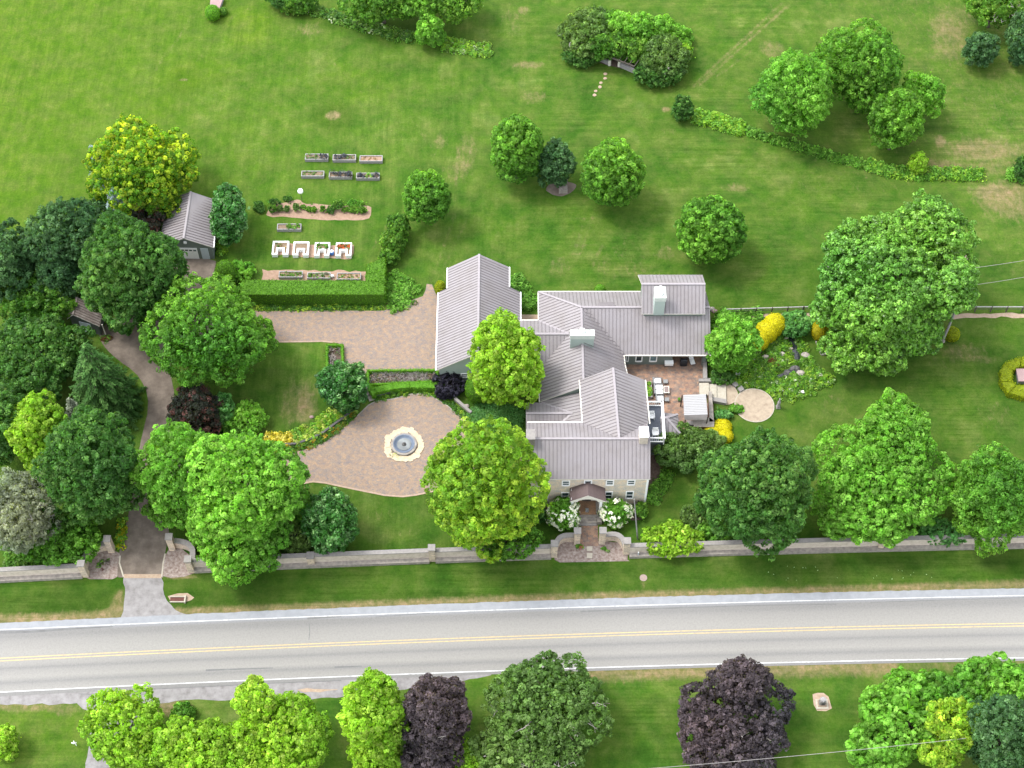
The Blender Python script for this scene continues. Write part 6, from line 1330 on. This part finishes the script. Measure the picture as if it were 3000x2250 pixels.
# ------------------------------------------------------------------ flower beds and ground cover
STONES = [(1366, 1189, 8), (913, 1221, 6), (2243, 1045, 10), (2292, 1036, 9), (2360, 1040, 13), (2330, 1080, 14), (2345, 1093, 13), (2306, 1092, 12), (2353, 1147, 7), (2162, 1094, 9), (2210, 1188, 62), (2125, 1155, 40), (2086, 1150, 44), (2336, 1123, 5),
          (2318, 985, 11), (2320, 1000, 11), (2328, 1020, 12), (2335, 1040, 12), (2338, 1052, 10), (2325, 1078, 14), (2300, 1092, 12), (2285, 1100, 12)]
def cover(name, label, pts, width, n, rad, h, kinds, leaf=.2, per=16, mat=None, z=0.0):
    P = strip_pts(PX(*pts), width, n); P[:, 2] = z
    for a, b, c in STONES: q = S(a, b); P = P[np.hypot(P[:, 0] - q.x, P[:, 1] - q.y) > c / scale_at(q) + .1]
    if len(P) == 0: return
    clump_patch(name, label, P, rad, h, kinds, None, 'stuff', None, leaf, per, mat)
HOST = ((0.19, 0.33, 0.02), (0.48, 0.52, 0.14), .5)
ORNG = ((0.10, 0.15, 0.015), (0.66, 0.34, 0.04), .55)
LILY = ((0.5, 0.42, 0.05), (0.75, 0.72, 0.2), .5)
FLW = ((0.11, 0.22, 0.03), (0.6, 0.62, 0.5), .07)
cover('hosta_border', 'bright green and cream hosta border above the low wall', ((862, 1290), (905, 1268), (945, 1246), (985, 1216), (1030, 1192)), 2.2, 240, .35, .45, [HOST, HOST, 'fresh'], .26)
cover('lily_border', 'pale yellow flowering plants at the left end of the border', ((775, 1290), (805, 1293), (855, 1290)), 1.9, 120, .33, .5, [LILY, LILY, 'yellowg'], .24)
cover('flower_strip', 'orange and gold flower strip along the fountain court', ((800, 1318), (840, 1322), (893, 1310), (945, 1290), (1000, 1250), (1040, 1212)), .9, 110, .28, .35, [ORNG, 'deep', 'green'], .2)
cover('edging_plants', 'low green edging below the clipped hedge', ((1096, 1168), (1125, 1165), (1170, 1155), (1215, 1146), (1268, 1152), (1310, 1176), (1350, 1210), (1385, 1240)), .9, 150, .28, .28, ['green', 'deep', 'goldg'], .18)
cover('ground_cover', 'bright mint green ground cover by the lime tree', ((1385, 1195), (1420, 1215), (1465, 1225), (1530, 1235)), 3.6, 520, .4, .3, ['bluish', ((0.09, 0.22, 0.05), (0.13, 0.28, 0.08), .3)], .22, 12)
cover('border_plants', 'leafy border between the court and the kitchen garden hedge', ((1135, 815), (1165, 835), (1195, 850), (1205, 868), (1160, 885), (1135, 895)), 3.0, 300, .4, .55, ['fresh', 'fresh', 'green'], .26)
cover('border_plants', 'leafy strip at the foot of the tall clipped hedge', ((752, 902), (900, 904), (1130, 900)), .8, 170, .3, .3, ['green', 'deep', 'goldg'], .2)
cover('pond_planting', 'mixed perennials of the pond garden', ((2130, 1010), (2210, 1060), (2290, 1075), (2380, 1050)), 6.5, 800, .38, .4, ['fresh', 'lime', 'green', FLW], .24)
cover('pond_planting', 'bright yellow-green perennials below the pond', ((2140, 1105), (2220, 1130), (2290, 1140), (2370, 1120), (2410, 1085)), 4.0, 620, .36, .4, ['lime', 'lime', 'fresh', 'green', FLW], .24)
cover('pond_planting', 'perennials left of the stream', ((2250, 1010), (2300, 1015)), 3.0, 160, .33, .35, ['fresh', 'green', FLW], .22)
cover('pond_planting', 'leafy plants along the fence above the pond', ((2110, 935), (2180, 945), (2240, 930)), 3.0, 260, .4, .6, ['fresh', 'green', 'mid'], .26)
cover('far_border', 'long strip of leafy perennials in the far left lawn', ((905, 28), (990, 52), (1080, 82), (1180, 108), (1225, 115)), 2.0, 300, .42, .5, ['green', 'mid', 'deep', FLW], .28)
cover('far_border', 'brighter end of the far left perennial strip with white flowers', ((1300, 130), (1350, 140), (1400, 150), (1440, 148)), 2.4, 190, .42, .55, ['fresh', 'lime', FLW], .28)
cover('hedgerow', 'bright leafy start of the boundary strip beside the small bush', ((2035, 345), (2080, 352), (2130, 368), (2180, 382)), 2.3, 260, .45, .7, ['lime', 'fresh'], .28)
cover('hedgerow', 'long leafy boundary strip in the right-hand lawn', ((2185, 385), (2250, 405), (2330, 428), (2420, 455), (2500, 475), (2560, 492), (2610, 508)), 1.3, 420, .4, .5, ['fresh', 'green', 'mid'], .28)
cover('hedgerow', 'thicker leafy end of the boundary strip', ((2540, 484), (2610, 505), (2700, 512), (2810, 512), (2880, 515)), 2.0, 380, .42, .6, ['fresh', 'mid', 'lime', 'green'], .28)
cover('hedgerow', 'leafy tuft of the boundary strip at the right edge', ((2950, 515), (3010, 522)), 1.8, 70, .4, .6, ['fresh'], .28)
cover('foundation_plants', 'green foundation plants at the right end of the stone house', ((1905, 1475), (1925, 1440), (1945, 1405), (1962, 1385)), 1.7, 150, .35, .5, ['fresh', 'green'], .22)
cover('wall_planting', 'plants behind the left roadside wall with white flowers', ((20, 1640), (120, 1622), (200, 1590)), 2.8, 300, .45, .8, ['green', 'mid', 'green', FLW], .28)
cover('entrance_plants', 'yellow-green plants along the left of the driveway entrance', ((362, 1520), (356, 1570), (350, 1605)), 1.0, 70, .33, .5, ['lime', 'yellowg', 'fresh'], .24)
cover('driveway_plants', 'orange-brown groundcover at the shed corner', ((300, 1000), (318, 985)), 1.0, 30, .3, .2, [((0.12, 0.07, 0.03), (0.2, 0.1, 0.04), .4), 'mid'], .2)
cover('corner_plants', 'bright clump and ferns at the detached garage corner', ((640, 735), (655, 715), (648, 748)), 1.2, 50, .35, .45, ['lime', 'fresh'], .24)
cover('strip_plants', 'leafy strip beside the garage wing and rear passage', ((1500, 815), (1530, 850), (1550, 890), (1560, 905)), 2.0, 200, .4, .6, ['green', 'fresh', 'mid'], .26)
cover('bed_flowers', 'reddish plant in the pebble bed left of the front walk', ((1690, 1604), (1706, 1602)), .5, 12, .22, .3, [((0.35, 0.1, 0.07), (0.45, 0.16, 0.1), .5), 'mid'], .16)
cover('bed_plants', 'sparse green plants in the pebble bed right of the front walk', ((1764, 1612), (1768, 1604), (1790, 1618)), .5, 9, .2, .25, ['mid'], .16)
cover('bed_plants', 'sparse plants in the left entrance bed', ((300, 1650), (320, 1634), (290, 1665)), .9, 12, .25, .2, ['mid', 'smoke'], .16)
cover('pond_planting', 'dark reddish plants below the golden bushes', ((2195, 1008), (2212, 1020), (2215, 1040)), 1.2, 40, .35, .4, ['purple'], .22)
cover('pond_planting', 'rust coloured plants in the pond garden', ((2255, 1062), (2280, 1062)), .9, 24, .3, .3, [((0.16, 0.07, 0.03), (0.22, 0.1, 0.04), .4)], .2)

P = np.array([tuple(S(rng.uniform(2240, 2760), rng.uniform(1655, 1700), .05)) for _ in range(22)]); leaf_mesh('clover_flowers', P, np.tile([0, -.3, 1.0], (len(P), 1)), .13, np.tile([.3, .42, .25], (len(P), 1)), PETAL); tag(bpy.data.objects['clover_flowers'], 'tiny pale flowers sprinkled in the verge', None, None, 'stuff')
# ------------------------------------------------------------------ trees, display px of the 2212 px wide view
# left wood
T('maple_tree', 'golden-tipped maple at the top left of the trees', 'tree', 305, 360, 108, 95, 'gold', lobe=.36, leaf=.3, more=((330, 430, 70, 45, 1.5),))
T('round_tree', 'large round dark-leaved tree between garage and shed', 'tree', 285, 590, 108, 115, 'deep', zb=1.2, lobe=.30, leaf=.3)
T('oak_tree', 'big mid-green tree overhanging the court drive', 'tree', 445, 715, 118, 112, 'mid', zb=2.0, lobe=.40, more=((540, 730, 48, 45, 2.5),))
T('dark_tree', 'dark feathery tree at the back of the left wood', 'tree', 140, 520, 72, 80, 'dark', lobe=.34, leaf=.3)
T('dark_tree', 'dark tree cut off by the left edge, upper', 'tree', 15, 565, 55, 75, 'dark', lobe=.34, leaf=.3)
T('pine_tree', 'soft pale green pine above the shed', 'tree', 75, 640, 76, 55, 'green', zb=1.5, lobe=.32, leaf=.28)
T('round_tree', 'round-leaved tree below the pale pine at the left', 'tree', 85, 765, 104, 92, 'deep', zb=1.2, lobe=.3, leaf=.3)
conifer('spruce_tree', 'large spruce with drooping boughs beside the driveway', 236, 880, 92, 13.5, 'spruce', droop=.36)
T('lime_tree', 'small lime-green tree between darker trees at the left', 'tree', 82, 935, 57, 80, 'lime', zb=1, lobe=.34, leaf=.3)
T('dark_tree', 'dark tree cut off by the left edge beside the lime-green one', 'tree', 10, 915, 48, 95, 'deep', lobe=.34)
T('broad_tree', 'broad dark green tree left of the lower driveway', 'tree', 196, 1015, 100, 115, 'deep', zb=1.2, lobe=.33, leaf=.3)
conifer('grey_spruce', 'small grey spruce peeping between two trees', 175, 925, 34, 6.5, 'greyc', cat='tree')
T('grey_tree', 'ash-grey half bare conifer at the left edge', 'tree', 45, 1105, 78, 82, 'greyc', lobe=.36, leaf=.26, bare=5)
conifer('blue_spruce', 'narrow blue spruce in front of the golden maple', 268, 492, 46, 8.0, 'blue')
conifer('blue_spruce', 'grey-blue spruce tip behind the golden maple', 221, 392, 26, 7.2, 'blue')
T('dark_shrub_tree', 'dark small tree under the golden maple', 'tree', 225, 455, 45, 32, 'dark', lobe=.34)
T('dark_shrub_tree', 'smoky dark tree right of the blue spruce', 'tree', 310, 470, 42, 38, 'smoke', lobe=.34)
T('shrub_tree', 'green bushy tree behind the large round tree', 'tree', 240, 465, 40, 30, 'green', lobe=.34)
T('shrub_mass', 'leafy shrubs behind the left roadside wall', 'shrub', 120, 1165, 95, 38, 'mid', zb=.1)
T('shrub_mass', 'yellow-tipped shrub at the left entrance pillar', 'shrub', 180, 1128, 26, 24, 'fresh', zb=.1)
T('dark_tree', 'dark tree filling the gap above the shed', 'tree', 130, 600, 48, 50, 'dark', lobe=.34)
T('glossy_tree', 'glossy dark upright tree beside the detached garage', 'tree', 495, 468, 36, 56, 'gloss', mat=FOLD, zb=.8, leaf=.34)
bush('loose_shrub', 'loose green shrub by the clipped dome near the garage', 'shrub', 522, 585, 26, 22, 'fresh')
# centre left
T('smoke_tree', 'dark red and black smoke bush beside the driveway', 'tree', 420, 892, 52, 52, 'smoke', zb=.6, more=((440, 935, 34, 24, .6),))
bush('blue_green_shrub', 'blue-green shrub right of the dark red one', 'shrub', 482, 888, 22, 40, 'bluish'); bush('leafy_shrub', 'loose leafy shrubs above the pale yellow flowers', 'shrub', 530, 905, 46, 34, 'fresh'); bush('leafy_shrub', 'small leafy shrub behind the light green tree', 'shrub', 500, 930, 40, 22, 'green')
T('linden_tree', 'yellow-green tree on the right side of the driveway', 'tree', 388, 1020, 84, 95, 'fresh', zb=1.5, more=((370, 1095, 46, 40, 1.5),))
T('maple_tree', 'large bright green maple overhanging the roadside wall', 'tree', 530, 1060, 122, 125, 'fresh', zb=2.2, leaf=.3, more=((525, 1170, 82, 78, 1.5), (450, 1130, 40, 44, 1.5)))
T('glossy_tree', 'dark glossy small tree in the lawn above the roadside wall', 'tree', 716, 1125, 54, 64, 'gloss', mat=FOLD, zb=.2); bush('loose_shrub', 'thin yellow-green shrub at the wall beside the maple', 'shrub', 640, 1160, 36, 34, 'olive'); bush('loose_shrub', 'soft green shrub between the maple and the glossy tree', 'shrub', 655, 1100, 24, 40, 'mid')
T('magnolia_tree', 'dark glossy magnolia at the corner of the box hedge', 'tree', 740, 832, 48, 50, 'gloss', mat=FOLD, zb=.5)
bush('purple_shrub', 'dark ink-purple shrub below the garage gable', 'shrub', 968, 832, 33, 27, 'ink')
T('lime_tree', 'vivid lime-green tree in the angle of the house', 'tree', 1095, 782, 72, 96, 'lime', zb=1.6, lobe=.34, leaf=.3)
T('golden_maple', 'large golden-green maple left of the stone house', 'tree', 1045, 1055, 114, 138, 'goldg', zb=1.2, lobe=.33, leaf=.3)
bush('low_shrub', 'spreading low green shrubs under the golden maple', 'shrub', 1095, 1170, 68, 28, 'mid'); bush('low_shrub', 'small shrub at the left end of the stone facade', 'shrub', 1160, 1110, 16, 18, 'deep')
T('hydrangea', 'dome of white hydrangea left of the porch', 'shrub', 1217, 1107, 33, 33, 'fresh', zb=-.2, trunk=False, leaf=.24, spacing=.36, tuft=.2, per=10); T('hydrangea', 'dome of white hydrangea right of the porch', 'shrub', 1329, 1108, 30, 30, 'fresh', zb=-.2, trunk=False, leaf=.24, spacing=.36, tuft=.2, per=10)
for o in [x for x in col.objects if x.name.startswith('hydrangea')]:
    cr = [c for c in o.children][0]; co = np.array([v.co for v in cr.data.vertices]).reshape(-1, 4, 3).mean(1) + np.array(parent_world(o)); c0 = co.mean(0); d = co - c0; R_ = np.linalg.norm(d, axis=1); sel = (R_ > np.percentile(R_, 45)) & (d[:, 2] > -.5) & ((d[:, 1] < .8) | (rng.random(len(d)) < .3)); pk = co[sel]; pk = pk[rng.choice(len(pk), 150)]
    g = np.repeat(np.arange(len(pk)), 16); C = pk[g] + rng.normal(0, .075, (len(g), 3)) + (pk[g] - c0) * .05
    leaf_mesh('flower_heads', C, (pk[g] - c0) + np.array([0, 0, .6]) + rng.normal(0, .3, (len(g), 3)), .15, colours(len(g), (.68, .68, .6), (.8, .8, .76), .5, .08), PETAL, o, .8)
# lawn trees
RT = dict(lobe=.26, leaf=.28, spacing=.58, zb=.9, even=.55, tuft=.34)
T('linden_tree', 'smallest round linden, right of the kitchen garden', 'tree', 921, 426, 49, 58, 'mid', group='round lindens in the back lawn', **RT)
T('linden_tree', 'egg-shaped linden above the stone barbecue', 'tree', 1117, 322, 54, 70, 'mid', group='round lindens in the back lawn', **RT)
T('dull_tree', 'dull dark green tree leaning on the egg-shaped linden', 'tree', 1198, 352, 40, 46, 'dark', zb=.6, leaf=.28)
T('linden_tree', 'round linden right of the stone barbecue', 'tree', 1324, 376, 64, 70, 'mid', group='round lindens in the back lawn', **RT)
T('linden_tree', 'round linden standing alone above the raised roof', 'tree', 1536, 497, 71, 72, 'mid', group='round lindens in the back lawn', **RT)
T('great_maple', 'huge spreading maple in front of the utility pole', 'tree', 1930, 615, 125, 120, 'mid', zb=3.5, lobe=.34, leaf=.3, mat=FOLD, more=((2010, 510, 80, 82, 7.0), (1850, 545, 66, 62, 6.5), (1940, 520, 80, 60, 8.0), (1835, 655, 76, 74, 2.5), (1880, 735, 95, 62, 1.5), (2030, 610, 72, 70, 3.5), (2062, 618, 42, 54, 9.5), (1972, 700, 60, 62, 2.2), (1905, 770, 40, 36, 1.0)))
T('field_tree', 'left tree of the group in the top right field', 'tree', 1716, 202, 78, 88, 'fresh', zb=1.2, group='trees in the top right field')
T('field_tree', 'largest and farthest tree of the top right group', 'tree', 1858, 143, 86, 88, 'mid', zb=1.2, group='trees in the top right field')
T('field_tree', 'narrow front tree of the top right group', 'tree', 1937, 262, 54, 64, 'mid', zb=1.0, group='trees in the top right field')
T('field_tree', 'smaller tree tucked behind the narrow one', 'tree', 1990, 205, 44, 50, 'fresh', zb=1.0, group='trees in the top right field')
T('field_tree', 'twiggy tree cut off by the top right corner', 'tree', 2150, 8, 58, 44, 'green', zb=2.5, bare=2, group='trees in the top right field')
T('field_tree', 'small dull tree standing alone near the top right', 'tree', 2122, 106, 34, 34, 'dark', zb=.8, group='trees in the top right field')
T('dark_tree', 'dark conifer-like tree cut off at the top right edge', 'tree', 2215, 85, 34, 62, 'dark', zb=.5)
T('far_tree', 'leftmost hanging tree at the top edge', 'tree', 608, -12, 34, 24, 'deep', zb=.8, group='trees at the top edge')
T('far_tree', 'wide tree at the top edge, left of centre', 'tree', 825, 0, 78, 48, 'green', zb=1.8, group='trees at the top edge')
T('far_tree', 'wide tree at the top edge, right of the first', 'tree', 905, -8, 55, 48, 'mid', zb=2.0, group='trees at the top edge')
T('far_tree', 'rightmost hanging tree at the top edge', 'tree', 985, -5, 52, 46, 'green', zb=2.0, group='trees at the top edge')
T('young_maple', 'small bright maple in the far left border', 'tree', 929, 68, 26, 31, 'fresh', zb=.3)
bush('border_bush', 'bushy dark green shrub at the top of the far border', 'shrub', 640, 8, 40, 14, 'green'); bush('border_bush', 'small bush starting the right boundary strip', 'shrub', 1475, 234, 20, 25, 'deep'); bush('border_bush', 'young lime-green bush in the right boundary strip', 'shrub', 1982, 353, 17, 22, 'lime'); bush('border_bush', 'dark bush cut off at the right edge of the boundary strip', 'shrub', 2208, 365, 14, 30, 'deep')
# arbour vines
T('arbour_tree', 'pale dull tree on the left of the arbour', 'tree', 1262, 72, 50, 50, 'olive', zb=.2, bare=1, rzmax=.75, more=((1285, 42, 36, 24, .5),))
T('arbour_vine', 'bright vine mass covering the arbour', 'vine', 1375, 62, 62, 34, 'fresh', zb=1.2, trunk=False, rzmax=.6, lobe=.34, more=((1325, 55, 40, 26, .8), (1430, 70, 42, 30, .8), (1465, 92, 26, 34, .2)))
T('arbour_vine', 'lower vine mass hanging over the arbour front', 'vine', 1315, 100, 50, 24, 'green', zb=1.4, trunk=False, rzmax=.6, lobe=.34, more=((1370, 105, 40, 18, 1.6), (1375, 120, 26, 14, .6)))
T('arbour_tree', 'mottled dull green tree on the right of the arbour', 'tree', 1435, 125, 50, 44, 'olive', zb=.1, bare=1, rzmax=.75)
bush('arbour_shrub', 'dark low shrub left of the arbour opening', 'shrub', 1255, 118, 36, 24, 'deep'); bush('arbour_shrub', 'dark low shrub at the right foot of the arbour', 'shrub', 1425, 160, 48, 13, 'deep'); bush('arbour_shrub', 'yellow-green bush at the right end of the arbour', 'shrub', 1478, 112, 12, 30, 'lime')
# right of the house
T('feathery_tree', 'feathery green tree against the east wing', 'tree', 1578, 748, 50, 56, 'fresh', zb=.5, leaf=.26, lobe=.34, more=((1565, 700, 30, 24, .5),))
bush('green_mound', 'dark green mounded shrub between the golden bushes', 'shrub', 1718, 700, 30, 28, 'bluish'); bush('border_bush', 'dark bush at the house corner below the feathery tree', 'shrub', 1560, 815, 22, 16, 'deep')
T('japanese_maple', 'feathery japanese maple below the pavilion', 'tree', 1475, 965, 56, 48, 'olive', zb=.5, leaf=.26, lobe=.34, more=((1530, 955, 30, 22, .4),))
bush('border_bush', 'small green bush left of the golden trio', 'shrub', 1562, 896, 16, 8, 'bluish'); bush('border_bush', 'green bush below the round landing', 'shrub', 1590, 884, 11, 7, 'fresh')
T('dark_oak', 'dense dark green oak above the roadside wall', 'tree', 1636, 1058, 114, 124, 'deep', zb=1.2, leaf=.3, lobe=.34)
T('bright_oak', 'bright green pointed oak right of the dense dark one', 'tree', 1900, 1040, 132, 120, 'fresh', zb=2.0, leaf=.3, lobe=.36, more=((1938, 930, 74, 66, 6.0), (1860, 1110, 98, 62, 1.4)))
T('round_oak', 'mid-green oak cut off by the right edge', 'tree', 2145, 1080, 92, 95, 'mid', zb=1.2, lobe=.3)
bush('low_shrub', 'low green shrub by the roadside wall at the right', 'shrub', 2040, 1150, 52, 24, 'bluish'); bush('weeping_conifer', 'bright yellow-green spreading conifer on the roadside wall', 'shrub', 1452, 1166, 60, 24, 'lime', leaf=.3); bush('low_shrub', 'dark shrub left of the dense dark oak', 'shrub', 1500, 1118, 30, 26, 'olive'); bush('low_shrub', 'small dark bush left of the right-hand mulch bed', 'shrub', 1383, 1103, 13, 13, 'green')
bush('low_shrub', 'green shrubs right of the spreading conifer', 'shrub', 1545, 1150, 40, 20, 'mid')
# near side of the road
T('near_tree', 'lime-green tree over the near drive, bottom left', 'tree', 268, 1560, 88, 62, 'lime', zb=2.5, leaf=.3, more=((280, 1620, 70, 40, 2.0),), group='trees on the near side of the road')
T('near_tree', 'wide lime-green tree cut off by the bottom edge', 'tree', 440, 1625, 112, 68, 'lime', zb=2.5, leaf=.3, group='trees on the near side of the road')
T('near_tree', 'lime-green tree with a spiky crown near the road', 'tree', 600, 1590, 118, 80, 'lime', zb=2.5, leaf=.3, more=((548, 1510, 38, 36, 7.0),), group='trees on the near side of the road')
T('near_tree', 'bright lime tree touching the purple one', 'tree', 812, 1545, 66, 84, 'lime', zb=2.0, leaf=.3, more=((810, 1640, 55, 40, 1.5),), group='trees on the near side of the road')
T('purple_maple', 'smaller dark purple maple at the bottom centre', 'tree', 940, 1545, 66, 82, 'purple', zb=1.5, leaf=.3, bare=1, group='purple maples', more=((935, 1630, 60, 40, 1.5),))
T('purple_maple', 'large dark purple maple at the bottom right', 'tree', 1582, 1555, 118, 98, 'purple', zb=1.5, leaf=.3, bare=1, group='purple maples', more=((1610, 1470, 55, 40, 6.5), (1575, 1625, 105, 52, 1.5)))
T('thinning_maple', 'dull green maple with bare grey branches at the bottom', 'tree', 1190, 1520, 122, 98, 'olive', zb=2.5, leaf=.3, bare=7, more=((1110, 1610, 80, 55, 2.0), (1180, 1625, 80, 48, 2)))
bush('young_tree', 'small bright lime tree below the purple maple', 'tree', 1010, 1635, 38, 34, 'lime', zb=1.5)
T('corner_maple', 'bright green maple at the bottom right', 'tree', 1970, 1545, 112, 90, 'fresh', zb=2.0, leaf=.4, more=((1900, 1620, 70, 48, 1.5),)); T('corner_maple', 'bright green maple at the road, far bottom right', 'tree', 2150, 1475, 78, 56, 'fresh', zb=3.0, leaf=.4)
T('yellow_maple', 'yellow-leaved small maple among the bottom right trees', 'tree', 2062, 1560, 54, 50, 'goldg', zb=6.5, leaf=.3, more=((2030, 1625, 40, 30, 4.5),)); T('dark_linden', 'dark green linden in the bottom right corner', 'tree', 2170, 1590, 78, 84, 'dark', zb=2.5)
bush('corner_bush', 'lime-green bush cut off at the bottom left corner', 'shrub', 8, 1605, 28, 32, 'lime'); bush('near_shrub', 'brownish shrub behind the lime tree by the road', 'shrub', 395, 1545, 26, 22, 'mid')
